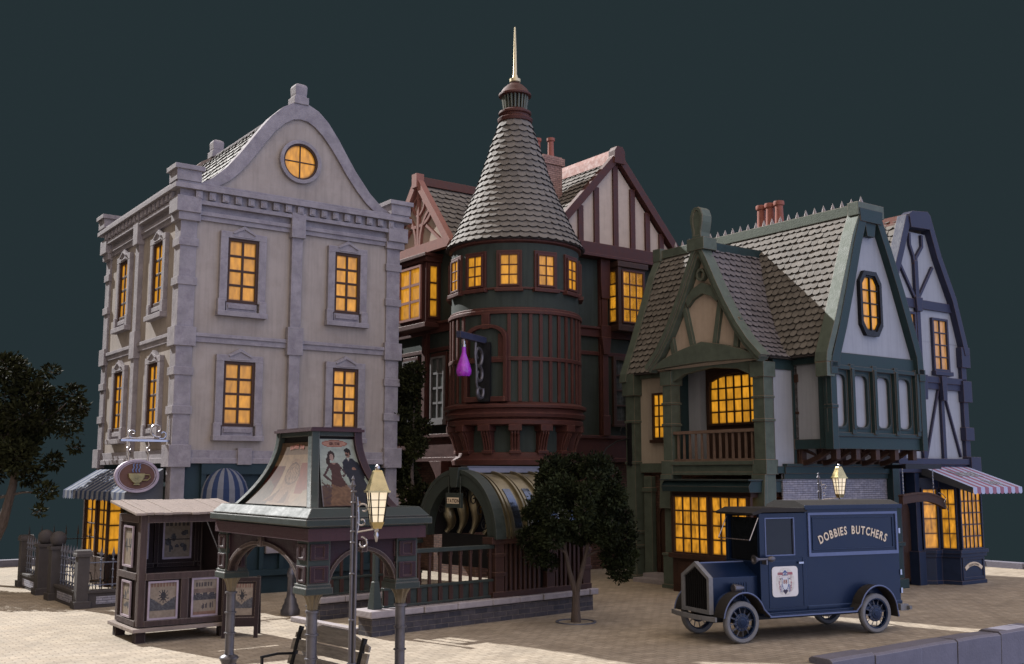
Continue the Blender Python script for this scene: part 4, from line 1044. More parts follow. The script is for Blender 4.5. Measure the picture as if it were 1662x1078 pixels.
# roof: steep left slope (bell curved) and right slope
LS = [(21.20, 5.92), (21.62, 6.90), (22.02, 7.95), (22.42, 9.00), (22.74, 9.62)]
cumL = [0]
for i in range(1, len(LS)): cumL.append(cumL[-1] + math.hypot(LS[i][0] - LS[i-1][0], LS[i][1] - LS[i-1][1]))
def polysurf(P, cum, emit):
    def sf(u, s_):
        s_ = max(0, min(s_, cum[-1] - 1e-5)); i = 0
        while cum[i+1] < s_: i += 1
        t = (s_ - cum[i]) / (cum[i+1] - cum[i])
        return emit(u, P[i][0] + (P[i+1][0] - P[i][0]) * t, P[i][1] + (P[i+1][1] - P[i][1]) * t, (P[i+1][0] - P[i][0], P[i+1][1] - P[i][1]))
    return sf
def nl(dx, dz, s_): L = math.hypot(dx, dz); return (-dz / L * s_, dx / L * s_)
m = MB()
def emL(u, a, b, d): n = nl(d[0], d[1], 1); return Vector((a, u, b)), Vector((n[0], 0, n[1]))
shingles(m, polysurf(LS, cumL, emL), cumL[-1], .19, .21, lambda s_: (JY - .02, MY1 + .05), seedv=11)
RS = [(25.02, 5.95), (24.60, 7.0), (24.2, 8.0), (23.85, 9.0), (23.5, 9.64)]
cumR = [0]
for i in range(1, len(RS)): cumR.append(cumR[-1] + math.hypot(RS[i][0] - RS[i-1][0], RS[i][1] - RS[i-1][1]))
def emR(u, a, b, d): n = nl(d[0], d[1], -1); return Vector((a, u, b)), Vector((n[0], 0, n[1]))
shingles(m, polysurf(RS, cumR, emR), cumR[-1], .19, .21, lambda s_: (JY - .02, MY1 + .05), seedv=12)
FY(JY + .0).poly(m, [(u - .02, z - .03) for u, z in LS][::1] + [(u, z - .03) for u, z in RS[::-1]], -(MY1 - JY), 0, 1)
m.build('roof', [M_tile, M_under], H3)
m = MB(); m.box(22.66, 23.58, JY - .20, MY1 + .2, 9.60, 9.86); m.box(22.58, 23.66, JY - .22, JY + .10, 9.56, 9.90); m.box(22.58, 23.66, MY1 - .05, MY1 + .27, 9.52, 9.92); m.build('ridge_beam', M_green, H3)
q0 = None
for k in range(24):
    y = JY - .05 + k * .292
    q = MB().lathe([(.03, 9.85), (.055, 9.92), (.05, 9.97), (.0, 10.12)], (22.95 if k < 99 else 0, y, 0), 6)
    q.build('ridge_spike', M_cap, H3)
# side edge boards of the left slope, near and far
m = MB()
bo = [(a - .05, b) for a, b in LS[::-1]]
fnx = lambda u, v, d: Vector((u, d, v))
for (y0_, y1_) in ((JY - .20, JY + .16), (MY1 - .02, MY1 + .26)):
    o_ = [(a - .07, b + .03) for a, b in LS[::-1]] + [(21.10, 5.70)]
    i_ = [(a + .10, b - .04) for a, b in LS[::-1]] + [(21.35, 5.70)]
    m.ring(o_, i_, fnx, y0_, y1_, 0, closed=False)
    if y0_ < 20: m.box(21.10, 21.40, JY - .2, JY + .14, 5.36, 5.72)
    m.build('verge_board', M_green, H3); m = MB()
# far left corner: post, window, arched doorway, steps
m = MB(); l3.box(m, 23.12, 23.50, 0, 5.72, -.2, .30); l3.box(m, 23.06, 23.56, 5.3, 5.95, -.2, .38); l3.box(m, 23.06, 23.56, 0, .12, -.2, .38)
for z in (4.5, 3.3, 1.3, .9): l3.box(m, 23.09, 23.53, z, z + .07, -.2, .33)
m.build('corner_post', M_green, H3)
m = MB(); l3.box(m, 20.9, 23.1, 3.05, 3.32, 0, .12); m.build('side_beam', M_green, H3); m = MB(); l3.box(m, 20.9, 23.1, 5.78, 5.98, 0, .14); m.build('eaves_board', M_green, H3)
q = MB(); l3.box(q, 21.95, 22.82, 3.95, 5.50, 0, .05); l3.box(q, 21.95, 22.95, 3.95, 5.1, .0, .045); q.build('window_surround', M_white, H3)
window(H3, l3, 22.12, 22.52, 4.05, 5.28, 2, 4, M_brown, M_lit, fw=.06, mw=.03, d=.06, dd=.06, sill=.09)
m = MB(); l3.box(m, 22.60, 22.92, 0, 2.95, 0, .16); l3.box(m, 22.56, 22.96, 2.5, 2.62, 0, .2); l3.box(m, 22.52, 23.0, 0, .1, 0, .22); m.build('door_post', M_green, H3)
q = MB(); A = [(21.1, .22), (21.1, 1.8)] + [(21.1 + .7 * (1 - math.cos(t)), 1.8 + .55 * math.sin(t)) for t in [math.pi * i / 12 for i in range(1, 12)]] + [(22.5, 1.8), (22.5, .22)]
Bq = [(21.22, .22), (21.22, 1.8)] + [(21.22 + .58 * (1 - math.cos(t)), 1.8 + .45 * math.sin(t)) for t in [math.pi * i / 12 for i in range(1, 12)]] + [(22.38, 1.8), (22.38, .22)]
q.ring(A, Bq, l3.p, -.05, .08, 0, closed=False); dq = q.build('door_arch', M_brown, H3)
q = MB(); l3.poly(q, Bq, -.05, .02); q.build('door', M_brown, H3)
m = MB(); m.box(20.75, 21.5, 21.3, 22.75, 0, .12); m.box(21.0, 21.5, 21.4, 22.6, .12, .24)
m.build('door_step', M_cap, H3)
# porch: tall posts, balcony, gable
def post(y0_, y1_, ztop):
    q = MB(); q.box(PX, PX + .34, y0_, y1_, 0, ztop)
    for z0_, z1_, e in ((0, .10, .08), (.10, .9, .045), (3.0, 3.36, .05), (4.30, 4.36, .03), (5.40, 5.78, .05), (4.88, 4.93, .03), (.86, .92, .07)): q.box(PX - e, PX + .34 + e, y0_ - e, y1_ + e, z0_, z1_)
    q.prism([(PX - .16, 2.1), (PX - .02, 2.1), (PX - .02, 3.0), (PX - .10, 3.0), (PX - .13, 2.6)], lambda u, v, d: Vector((u, d, v)), y0_ - .04, y1_ + .04)
    return q.build('porch_post', M_green, H3)
post(17.45, 17.80, 5.6); post(20.68, 21.0, 5.6)
m = MB(); m.box(PX + .36, 21.5, MY0, MY0 + .08, 3.2, 5.75); m.build('porch_side_wall', M_white, H3)
m = MB(); m.box(PX + .34, 21.5, MY0 - .03, MY0 + .1, 5.6, 5.98); m.build('porch_side_beam', M_greend, H3); m = MB(); m.box(PX + .34, 21.5, MY0 - .06, MY0 + .1, 3.02, 3.20); m.build('porch_side_beam', M_greend, H3)
m = MB(); m.box(21.50, 21.58, MY0 - .10, MY0 - .02, 3.2, 5.9); m.box(21.47, 21.61, MY0 - .14, MY0, 5.3, 5.5); m.box(21.48, 21.60, MY0 - .13, MY0 - .01, 4.5, 4.56); m.build('downpipe', M_brown, H3)
m = MB(); m.box(PX + .06, 21.5, 17.5, 20.95, 3.02, 3.22); m.build('balcony_floor', M_green, H3)
m = MB(); m.box(PX - .04, PX + .2, 17.8, 20.68, 2.98, 3.06); m.box(PX + .0, PX + .16, 17.8, 20.68, 3.06, 3.24); m.box(PX - .06, PX + .2, 17.8, 20.68, 3.24, 3.34); m.build('balcony_beam', M_green, H3)
q = MB(); q.box(PX + .04, PX + .16, 17.8, 20.68, 4.06, 4.14); q.box(PX + .06, PX + .14, 17.8, 20.68, 3.34, 3.40)
for k in range(13):
    y = 17.95 + k * .215
    q.add([(PX + .075, y - .03, 3.4), (PX + .125, y - .03, 3.4), (PX + .125, y + .03, 3.4), (PX + .075, y + .03, 3.4), (PX + .075, y - .02, 4.06), (PX + .125, y - .02, 4.06), (PX + .125, y + .02, 4.06), (PX + .075, y + .02, 4.06)], [(0,3,2,1),(4,5,6,7),(0,1,5,4),(1,2,6,5),(2,3,7,6),(3,0,4,7)])
q.build('balustrade', M_rail, H3)
# loggia interior
m = MB(); m.box(21.46, 21.5, 17.55, 20.9, 3.2, 5.95); m.build('loggia_wall', M_brown, H3)
m = MB(); m.box(21.2, 21.46, 20.45, 20.86, 3.2, 5.9); m.build('loggia_panel', M_white, H3)
m = MB(); m.box(PX + .3, 21.5, 20.86, 20.98, 3.2, 5.9); m.build('loggia_side', M_greend, H3)
wl3 = FX(21.44)
q = MB(); cz = 17.7; wa, wb = 18.0, 20.35
topz = lambda u: 5.18 + .50 * math.sqrt(max(0, 1 - ((u - 19.05) / 1.45) ** 2))
q.ring([(18.0 - .1, 4.30), (18.0 - .1, 5.2)] + [(u, topz(u) + .1) for u in [18.0 + 2.2 * i / 10 for i in range(11)]] + [(20.3, 5.2), (20.3, 4.30)],
       [(18.0, 4.36), (18.0, 5.1)] + [(u * .99 + .19, topz(u)) for u in [18.0 + 2.2 * i / 10 for i in range(11)]] + [(20.22, 5.1), (20.22, 4.36)], wl3.p, 0, .1, 0, closed=True)
for i in range(1, 8): u = 18.0 + 2.22 * i / 8; wl3.box(q, u - .017, u + .017, 4.36, topz(u), .0, .05)
for z in (4.66, 4.98, 5.30): wl3.box(q, 18.0, 20.22, z - .017, z + .017, .0, .045)
wi = q.build('loggia_window', M_brown, H3)
q = MB(); panes(q, wl3, 18.0, 20.22, 4.36, 5.62, 8, 4, .012, keep=lambda u, z: z < topz(u) + .02); q.build('pane', M_lit, wi)
# porch gable, curved like a bell; plane faces left
gy_c = 19.33
half = [(0.0, 9.02), (.16, 8.82), (.40, 8.36), (.64, 7.86), (.92, 7.34), (1.26, 6.78), (1.62, 6.30), (2.04, 5.88)]   # distance from centre, height of outer edge
xg = FX(PX - .14)
m = MB()
PG = [(gy_c - a * .93, b - .06) for a, b in half[::-1]] + [(gy_c + a * .93, b - .06) for a, b in half[1:]]
xg.poly(m, PG, -.3, -.12); m.build('porch_gable_infill', M_cream, H3)
m = MB()
for s_ in (-1, 1):
    o_ = [(gy_c + s_ * a, b) for a, b in half]; i_ = [(gy_c + s_ * max(0.0, a - .14), b - .12 if k else b - .42) for k, (a, b) in enumerate(half)]
    m.ring(o_, i_, xg.p, -.16, .10, 0, closed=False)
    o2 = [(gy_c + s_ * (a + .035), b + .04) for a, b in half]; i2 = [(gy_c + s_ * (a - .06), b - .05) for a, b in half]
    m.ring(o2, i2, xg.p, -.2, .16, 0, closed=False)
# sagging tie beam
TB = [(17.52, 5.92), (17.9, 6.10), (18.5, 6.28), (19.33, 6.44), (20.15, 6.28), (20.75, 6.10), (21.15, 5.92)]
m.ring([(a, b) for a, b in TB], [(a, 5.86 + (b - 5.92) * .12 - .02) for a, b in TB], xg.p, -.16, .06, 0, closed=False)
for a, b in (((19.72, 6.30), (20.05, 7.62)), ((18.95, 6.30), (18.68, 7.62)), ((20.42, 6.15), (20.58, 6.95)), ((18.24, 6.15), (18.12, 6.95))): xg.bar(m, a, b, .15, -.14, -.02)
m.ring([(18.72, 7.62), (18.98, 7.88), (19.33, 8.02), (19.68, 7.88), (19.94, 7.62)], [(18.80, 7.42), (19.0, 7.60), (19.33, 7.72), (19.66, 7.60), (19.86, 7.42)], xg.p, -.14, .0, 0, closed=False)
m.ring([(gy_c + .155 * math.cos(t), 8.22 + .17 * math.sin(t)) for t in [2*math.pi*i/20 for i in range(20)]], [(gy_c + .10 * math.cos(t), 8.22 + .11 * math.sin(t)) for t in [2*math.pi*i/20 for i in range(20)]], xg.p, -.14, .04)
m.build('porch_gable_timber', M_green, H3)
# arched brace under the tie beam
m = MB(); m.ring([(17.8, 5.9), (18.3, 5.9), (19.25, 5.9), (20.2, 5.9), (20.68, 5.9)], [(17.8, 5.45), (18.3, 5.66), (19.25, 5.76), (20.2, 5.66), (20.68, 5.45)], FX(PX + .02).p, -.14, 0, 0, closed=False); m.build('porch_arch_brace', M_green, H3)
# porch roof, both bell slopes
m = MB(); halfU = half[::-1]; cumP = [0]
for i in range(1, len(halfU)): cumP.append(cumP[-1] + math.hypot(halfU[i][0] - halfU[i-1][0], halfU[i][1] - halfU[i-1][1]))
def leftx(z):                                        # where the main slope is at height z
    for i in range(len(LS) - 1):
        if LS[i][1] <= z <= LS[i+1][1]: return LS[i][0] + (LS[i+1][0] - LS[i][0]) * (z - LS[i][1]) / (LS[i+1][1] - LS[i][1])
    return LS[0][0] if z < LS[0][1] else LS[-1][0]
for s_ in (-1, 1):
    def em(u, a, b, d, s_=s_):
        L = math.hypot(*d); return Vector((u, gy_c + s_ * a, b)), Vector((0, s_ * d[1] / L, -d[0] / L))
    sf = polysurf(halfU, cumP, em)
    shingles(m, sf, cumP[-1], .185, .21, lambda q_: (PX - .1, 22.75), ok=lambda u, q_: u < leftx(sf(u, q_)[0].z) + .12, seedv=15 + s_, lift=.045)
xr = FX(PX + .12); xr.poly(m, [(gy_c - a, b - .02) for a, b in halfU] + [(gy_c + a, b - .02) for a, b in half[1:]], -1.25, 0, 1)
m.prism([(20.4, 7.0), (22.3, 8.9), (21.2, 7.0)], lambda u, v, d: Vector((u, d, v)), gy_c - .12, gy_c + .12, 1)
m.build('porch_roof', [M_tilepurple, M_under], H3)
m = MB(); m.box(PX - .05, 22.62, gy_c - .14, gy_c + .14, 8.86, 9.12); m.build('porch_ridge', M_greend, H3)
q = MB(); q.box(PX - .34, PX + .16, gy_c - .30, gy_c + .30, 8.86, 9.18)
yz = [(-.16, 9.18), (.16, 9.18), (.15, 9.34), (.215, 9.62), (.225, 9.78), (.16, 9.96), (.06, 10.03), (-.06, 10.03), (-.16, 9.96), (-.225, 9.78), (-.215, 9.62), (-.15, 9.34)]
q.prism(yz, lambda u, v, d: Vector((d, gy_c + u, v)), PX - .25, PX + .07)
yi = [(a * .62, 9.62 + (b - 9.62) * .80) for a, b in yz]
q.ring([(a * .98, 9.6 + (b - 9.6) * .98) for a, b in yz], yi, lambda u, v, d: Vector((d, gy_c + u, v)), PX - .28, PX - .25)
q.build('finial', M_green, H3)
# shop bay under the balcony
sb = 19.95; s3 = FX(sb)
m = MB(); m.box(sb, 21.3, 17.62, 20.32, 0, .92); m.box(sb - .08, 21.3, 17.55, 20.40, .86, .98)
m.box(sb, 21.3, 17.62, 20.32, 2.44, 2.56)
for y in (17.66, 18.96, 20.28): m.box(sb - .03, sb + .06, y - .05, y + .05, .98, 2.44)
for y in (17.9, 18.5, 19.2, 19.9): m.box(sb - .025, sb, y - .20, y + .20, .15, .76)
m.build('shop_bay', M_brown, H3)
m = MB(); m.prism([(sb - .16, 2.56), (21.3, 2.56), (21.3, 2.84), (sb - .10, 2.84), (sb - .2, 2.70)], lambda u, v, d: Vector((u, d, v)), 17.50, 20.5); m.box(sb - .24, 21.3, 17.46, 20.54, 2.84, 2.88); m.build('shop_bay_cornice', M_greend, H3)
window(H3, s3, 19.05, 20.20, 1.02, 2.42, 4, 4, M_brown, M_litshop, fw=.04, mw=.035, d=.0, dd=.05)
window(H3, s3, 17.74, 18.88, 1.02, 2.42, 4, 4, M_brown, M_litshop, fw=.04, mw=.035, d=.0, dd=.05)
# chimneys behind the ridge
m = MB(); m.box(23.9, 25.0, 19.6, 20.8, 8.0, 10.1); chm = m.build('chimney', M_brick, H3)
for y in (20.55, 20.22, 19.88):
    q = MB().lathe([(.14, 10.1), (.13, 10.3), (.115, 10.78), (.15, 10.80), (.16, 10.86), (.15, 10.92), (.11, 10.93)], (24.1, y, 0), 16); q.build('chimney_pot', M_pot, chm, smooth=True)
# corner post at the front right
m = MB(); f3.box(m, 25.2, 25.5, 0, 3.3, -.1, .2); f3.box(m, 25.14, 25.56, 0, .25, -.1, .3); f3.box(m, 25.16, 25.54, 1.1, 1.2, -.1, .26); m.build('corner_post', M_greend, H3)

# wall bracket on the far left corner of the house
wb_ = thing('scroll_bracket', 'thin wrought iron scroll bracket on the far left corner post of the half timbered house', 'bracket', (21.2, 23.3, 3.3))
q = MB(); q.box(21.16, 21.24, 23.24, 23.36, 3.25, 4.5)
q.tube([(21.2, 23.3, 4.05), (20.7, 23.3, 3.95), (20.3, 23.3, 3.75), (20.1, 23.3, 3.45), (20.12, 23.3, 3.3)], .022, 6)
scroll(q, (20.35, 3.48), .04, .16, 0, 6.5, lambda u, v: Vector((u, 23.3, v)), .018); scroll(q, (20.98, 4.28), .05, .15, -1.5, 5.0, lambda u, v: Vector((u, 23.3, v)), .018)
q.build('scroll', M_blackiron, wb_, smooth=True)

# ================================================================ HOUSE 4: indigo and white gabled corner shop
H4 = thing('corner_shop', 'tall narrow gabled shop of indigo beams and white render with a lit corner bay window', 'shop', (25.4, 17.5, 0))
SX0, SX1, SY0, SY1 = 25.55, 29.25, 17.5, 23.0
f4 = FY(SY0)
m = MB(); m.box(SX0, SX1, SY0, SY1, 3.3, 6.8); f4.poly(m, [(SX0 - .1, 6.78), (SX1, 6.78), (27.75, 9.95), (26.75, 9.95), (25.3, 7.6)], -.2, 0); m.build('wall', M_white, H4)
m = MB(); m.box(SX0, SX1 - .05, SY0 + .25, SY1, 0, 3.3); m.build('shopfront_wall', M_navy, H4)
m = MB()
f4.box(m, SX0, SX1 + .1, 3.28, 3.44, 0, .22); f4.box(m, SX0, SX1 + .05, 3.05, 3.28, -.2, .14)
f4.box(m, SX0, SX1, 5.42, 5.60, 0, .08); f4.box(m, SX0, SX1, 5.60, 5.78, 0, .12); f4.box(m, SX0 - .1, 28.75, 7.72, 7.98, 0, .07)
for u in (27.02,): f4.box(m, u - .085, u + .085, 3.44, 9.1, 0, .10); 
f4.box(m, 28.0 - .075, 28.0 + .075, 3.44, 5.42, 0, .09); f4.box(m, 25.95, 26.1, 3.44, 7.7, 0, .09)
for a, b in (((26.98, 3.5), (26.55, 5.4)), ((27.14, 3.5), (27.86, 5.4)), ((28.12, 5.4), (28.85, 3.5)), ((26.1, 3.5), (26.5, 5.4))): f4.bar(m, a, b, .055, .0, .075)
for s_ in (-1, 1):
    f4.strip(m, [(27.02 + s_ * .04, 9.0), (27.02 + s_ * .06, 9.2), (27.06 + s_ * .18, 9.38), (27.1 + s_ * .30, 9.55), (27.1 + s_ * .30, 9.9)], .09, 0, .085)
    f4.bar(m, (27.02 + s_ * .06, 7.98), (27.02 + s_ * .86, 9.0 if s_ > 0 else 9.1), .08, 0, .08)
for u in (27.02, 27.98):
    f4.poly(m, [(u - .09, 5.1), (u + .09, 5.1), (u + .13, 5.80), (u - .13, 5.80)], .08, .20)
f4.poly(m, [(27.02 - .12, 7.62), (27.02 + .12, 7.62), (27.02 + .16, 8.02), (27.02 - .16, 8.02)], .07, .15)
m.build('timber_frame', M_blue, H4)
m = MB()
m2_ = [(27.62, 10.40), (28.06, 9.30), (28.72, 8.10), (29.12, 6.90), (29.24, 6.5)]
f4.strip(m, m2_, .22, -.1, .2)
m2_ = [(26.62, 10.32), (26.15, 9.20), (25.7, 8.2), (25.3, 7.4)]
f4.strip(m, m2_, .24, -.1, .2)
f4.poly(m, [(26.66, 10.02), (27.62, 10.06), (27.66, 10.46), (27.5, 10.58), (26.75, 10.50), (26.6, 10.40)], -.05, .24)
f4.box(m, 29.02, 29.26, 3.44, 6.55, -.1, .12)
for z0_, z1_ in ((6.12, 6.72), (5.10, 5.72), (3.98, 4.36)): f4.box(m, 28.96, 29.40, z0_, z1_, -.12, .18)
f4.box(m, 29.0, 29.5, 2.9, 3.5, -.2, .28)
m.build('gable_frame', M_blue, H4)
window(H4, f4, 27.76, 28.42, 6.02, 7.44, 2, 4, M_blue, M_litdim, fw=.07, mw=.035, d=.02, dd=.07, sill=.12)
window(H4, f4, 26.2, 26.84, 6.5, 7.52, 2, 3, M_blue, M_litdim, fw=.07, mw=.035, d=.02, dd=.07, sill=.12)
m = MB()
slope_shingles(m, (25.25, SY1, 7.2), (25.25, SY0 - .1, 7.2), (26.72, SY1, 10.3), row=.24, tile=.27, seedv=21)
slope_shingles(m, (29.3, SY0 - .1, 6.6), (29.3, SY1, 6.6), (27.6, SY0, 10.3), row=.24, tile=.27, seedv=22)
FY(SY0 + .25).poly(m, [(25.4, 7.0), (29.2, 6.6), (27.55, 10.25), (26.75, 10.25)], -5.4, 0, 1)
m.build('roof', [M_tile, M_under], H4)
m = MB(); m.box(26.66, 27.1, SY0 - .05, SY1, 10.2, 10.42); m.box(26.62, 27.4, SY0 + .3, SY1, 10.0, 10.2); m.build('ridge_cap', M_maroonpale, H4)
# corner bay
BX = [(26.62, 17.5), (26.92, 17.2), (27.20, 17.2), (27.34, 16.72), (28.52, 16.72), (28.75, 17.1), (28.75, 17.6), (26.62, 17.6)]
def bayp(mb, e, z0, z1, mi=0):
    cx, cy = 27.7, 17.4
    P = [(x + (e if x > cx else -e) * 1.0, y + (-e if y < cy else 0)) for x, y in BX]
    mb.prism(P, lambda u, v, d: Vector((u, v, d)), z0, z1, mi)
m = MB(); bayp(m, 0, 0, .82); bayp(m, .05, .74, .84); bayp(m, .09, .84, .94); bayp(m, .03, .0, .10); bayp(m, .05, 2.62, 2.9); bayp(m, -.12, .94, 2.62)
m.build('shop_bay', M_navy, H4)
def segfac(a, b, out=1):
    A_, B_ = Vector((a[0], a[1], 0)), Vector((b[0], b[1], 0)); U = (B_ - A_).normalized(); N_ = Vector((U.y, -U.x, 0)); return Fac(A_, U, N_), (B_ - A_).length
pp = [(26.95, 17.26), (27.22, 17.22), (27.38, 16.78), (28.48, 16.78)]
fa, L = segfac((27.24, 17.20), (27.36, 16.76)); window(H4, fa, .06, L - .04, .98, 2.58, 2, 4, M_navy, M_litshop, fw=.05, mw=.02, d=.03, dd=.05)
fa, L = segfac((27.38, 16.76), (28.50, 16.76)); window(H4, fa, .07, L - .06, .98, 2.58, 5, 5, M_navy, M_litshop, fw=.05, mw=.028, d=.03, dd=.05)
fa, L = segfac((26.66, 17.44), (27.16, 17.26)); window(H4, fa, .06, L - .03, .98, 2.58, 1, 4, M_navy, M_litshop, fw=.05, mw=.02, d=.03, dd=.05)
m = MB()
fa = FY(16.72); fa.box(m, 27.40, 27.48, .12, .74, 0, .025); fa.box(m, 28.40, 28.48, .12, .74, 0, .025); fa.box(m, 27.48, 28.40, .66, .74, 0, .024); fa.box(m, 27.48, 28.40, .12, .2, 0, .024)
m.build('bay_panel_trim', M_navy, H4)
# small arched lettered band on the bay's base
q = MB(); N1 = 14; Rr = .75
o_ = [(27.94 + Rr * math.sin(t), .60 - Rr + Rr * math.cos(t)) for t in [-.62 + 1.24 * i / N1 for i in range(N1 + 1)]]
i_ = [(27.94 + (Rr - .10) * math.sin(t), .60 - Rr + (Rr - .10) * math.cos(t)) for t in [-.62 + 1.24 * i / N1 for i in range(N1 + 1)]]
q.ring(o_, i_, fa.p, 0, .02, 0, closed=False); bb = q.build('name_band', M_letter, H4)
q = MB(); lettering(q, "SUGAR STEWS", fa.p, .075, 27.94, .515, arc=Rr - .09, thick=.026, narrow=.8, gap=.12); q.build('lettering', M_brown, bb)
# door recess left of the bay
m = MB(); f4.box(m, 25.62, 25.74, 0, 3.05, -.2, .1); f4.box(m, 26.42, 26.62, 0, 3.05, -.2, .1); m.box(26.3, 26.62, 17.3, 17.6, 0, .9); m.build('door_frame', M_navy, H4)
q = MB(); Ad = [(25.78, 0.1), (25.78, 1.9)] + [(25.78 + .31 * (1 - math.cos(t)), 1.9 + .4 * math.sin(t)) for t in [math.pi * i / 10 for i in range(1, 10)]] + [(26.4, 1.9), (26.4, 0.1)]
f4.poly(q, Ad, -.3, -.10); q.build('door', M_brown, H4)
# awning
q = MB(); ax0, ax1 = 26.72, 29.02; ab0, ab1 = 26.26, 28.68; ns = 13
for k in range(ns):
    a0_, a1_ = ax0 + (ax1 - ax0) * k / ns, ax0 + (ax1 - ax0) * (k + 1) / ns
    c0, c1 = ab0 + (ab1 - ab0) * k / ns, ab0 + (ab1 - ab0) * (k + 1) / ns
    q.add([(a0_, 17.38, 3.22), (a1_, 17.38, 3.22), (c1, 15.6, 2.66), (c0, 15.6, 2.66)], [(0, 3, 2, 1)], k % 2)
    q.add([(a0_, 17.38, 3.20), (a1_, 17.38, 3.20), (c1, 15.6, 2.64), (c0, 15.6, 2.64)], [(0, 1, 2, 3)], k % 2)
    mid = (c0 + c1) / 2
    q.add([(c0, 15.595, 2.66), (c1, 15.595, 2.66), (c1, 15.59, 2.52), (mid + .05, 15.59, 2.485), (mid - .05, 15.59, 2.485), (c0, 15.59, 2.52)], [(0, 5, 4, 3, 2, 1)], k % 2)
q.add([(ax0, 17.38, 3.22), (ab0, 15.6, 2.66), (ab0, 15.6, 2.50), (ax0, 17.38, 2.98)], [(0, 1, 2, 3)], 2)
aw = q.build('awning', [M_awnlav, M_awnr, M_awngrey], H4)
fnA = lambda u, v, d: Vector((26.72 - .46 * (1 - v) + u, 15.6 + 1.78 * v, 2.66 + .56 * v + d))
q = MB(); lettering(q, "Sweet", lambda u, z, d: fnA(u, z, d), .42, 1.25, .50, thick=.012, gap=.05); lettering(q, "Shop", lambda u, z, d: fnA(u, z, d), .30, 1.5, .12, thick=.012, gap=.05)
q.build('awning_lettering', M_white, aw)

# carved board on chains over the shop door
HS = thing('hanging_board', 'dark arched name board hung on two chains from the beam above the shop door', 'sign', (25.2, 16.35, 2.0))
q = MB(); q.box(24.35, 25.95, 16.28, 16.40, 3.14, 3.26); q.beam((25.0, 16.34, 3.2), (25.0, 17.4, 3.2), .1); q.build('beam', M_blackiron, HS)
q = MB(); n_ = 14
o_ = [(24.1 + 1.9 * i / n_, 2.52 - .22 * (2 * i / n_ - 1) ** 2 * (1 if i > n_ / 2 else .3)) for i in range(n_ + 1)]
i_ = [(a, b - .22) for a, b in o_]
fh = FY(16.30); q.ring(o_, i_, fh.p, -.06, .06, 0, closed=False)
o2 = [(a, b + .02) for a, b in o_]; i2 = [(a, b - .02) for a, b in o_]; q.ring(o2, i2, fh.p, -.08, .08, 0, closed=False)
q.build('board', M_brown, HS)
for u in (24.28, 25.62):
    q = MB()
    for k in range(14):
        z = 3.14 - k * .046 - .02
        pts = [(u + .014 * math.cos(t) * (1 if k % 2 else 0), 16.34 + .014 * math.cos(t) * (0 if k % 2 else 1), z + .028 * math.sin(t)) for t in [2*math.pi*i/8 for i in range(8)]]
        q.tube(pts, .006, 5, closed=True)
    q.build('chain', M_steel, HS, smooth=True)
q = MB(); q.tube([(25.62, 16.2, 2.52), (25.82, 16.2, 2.48), (25.95, 16.2, 2.38), (25.86, 16.2, 2.28), (26.05, 16.2, 2.02)], .012, 5); q.build('hook', M_steel, HS)
# ================================================================ STATION ENTRANCE (brick enclosure with a barrel canopy)
ST_ = local_thing('station_entrance', 'walled station entrance with slatted railing and ribbed brass barrel canopy behind the small tree', 'entrance', (-2.62, 20.30, 0), R(42.0))
L_, D_ = 5.98, 2.64
W_ = lambda u, v, d: Vector((u, d, v))
m = MB(); m.box(.42, L_, .02, .30, 0, .34); m.box(-.02, .46, -.04, .40, 0, .34); m.box(.5, L_, D_ - .05, D_ + .2, 0, .34); m.box(L_ - .28, L_, .3, D_, 0, .34)
m.build('brick_wall', M_brickblue, ST_)
rs = random.Random(8); 
m = MB(); x = .50
while x < L_ + .05:
    ln = rs.uniform(.62, .92); x2 = min(x + ln, L_ + .1); m.box(x + .006, x2 - .006, -.07 + rs.uniform(-.012, .012), .38, .34, .465 + rs.uniform(-.008, .008)); x = x2
m.box(-.10, .49, -.13, .49, .34, .475)
m.build('coping', M_cap, ST_, bevel=.018); m = MB(); x = .45
while x < L_: x2 = min(x + rs.uniform(.6, .9), L_ + .1); m.box(x + .006, x2 - .006, D_ - .13, D_ + .28, .34, .46); x = x2
m.build('coping', M_cap, ST_, bevel=.018)
m = MB(); m.box(-.05, .12, .5, D_ + .2, 0, .10); m.build('low_kerb', M_cap, ST_, bevel=.01)
m = MB()
m.add([(.08, .06, .475), (.28, .06, .475), (.28, .26, .475), (.08, .26, .475), (.125, .11, .98), (.235, .11, .98), (.235, .21, .98), (.125, .21, .98)], [(0,3,2,1),(4,5,6,7),(0,1,5,4),(1,2,6,5),(2,3,7,6),(3,0,4,7)])
m.box(.14, .22, .12, .20, .98, 1.75); m.box(.11, .25, .09, .23, 1.75, 1.82)
m.build('gate_post', M_stgreen, ST_)
def railing(x0, x1, y, zt, name='railing'):
    q = MB(); q.box(x0, x1, y, y + .14, zt - .05, zt + .03); q.box(x0, x1, y + .02, y + .12, .80, .85); q.box(x0, x1, y + .02, y + .12, .48, .52)
    q.build(name, M_stgreen, ST_)
    q = MB(); n = int((x1 - x0) / .27)
    for k in range(n + 1):
        x = x0 + .06 + k * (x1 - x0 - .12) / n
        q.box(x - .026, x + .026, y + .045, y + .095, .85, zt - .05); q.box(x - .045, x + .045, y + .03, y + .11, .49, .80)
        q.box(x - .034, x + .034, y + .036, y + .104, zt - .13, zt - .05)
    q.build('balusters', M_stmar, ST_)
    q = MB(); q.box(x0, x1, y + .06, y + .08, .50, .82); q.build('infill_panel', M_stgreen, ST_)
railing(.36, 3.12, .10, 1.52); railing(.5, 3.2, D_, 1.52)
m = MB()
for x in (3.12, 4.6, 5.72): m.box(x, x + .24, .06, .30, .46, 1.58); m.box(x - .02, x + .26, .04, .32, .9, .98); m.box(x - .02, x + .26, .04, .32, 1.3, 1.36)
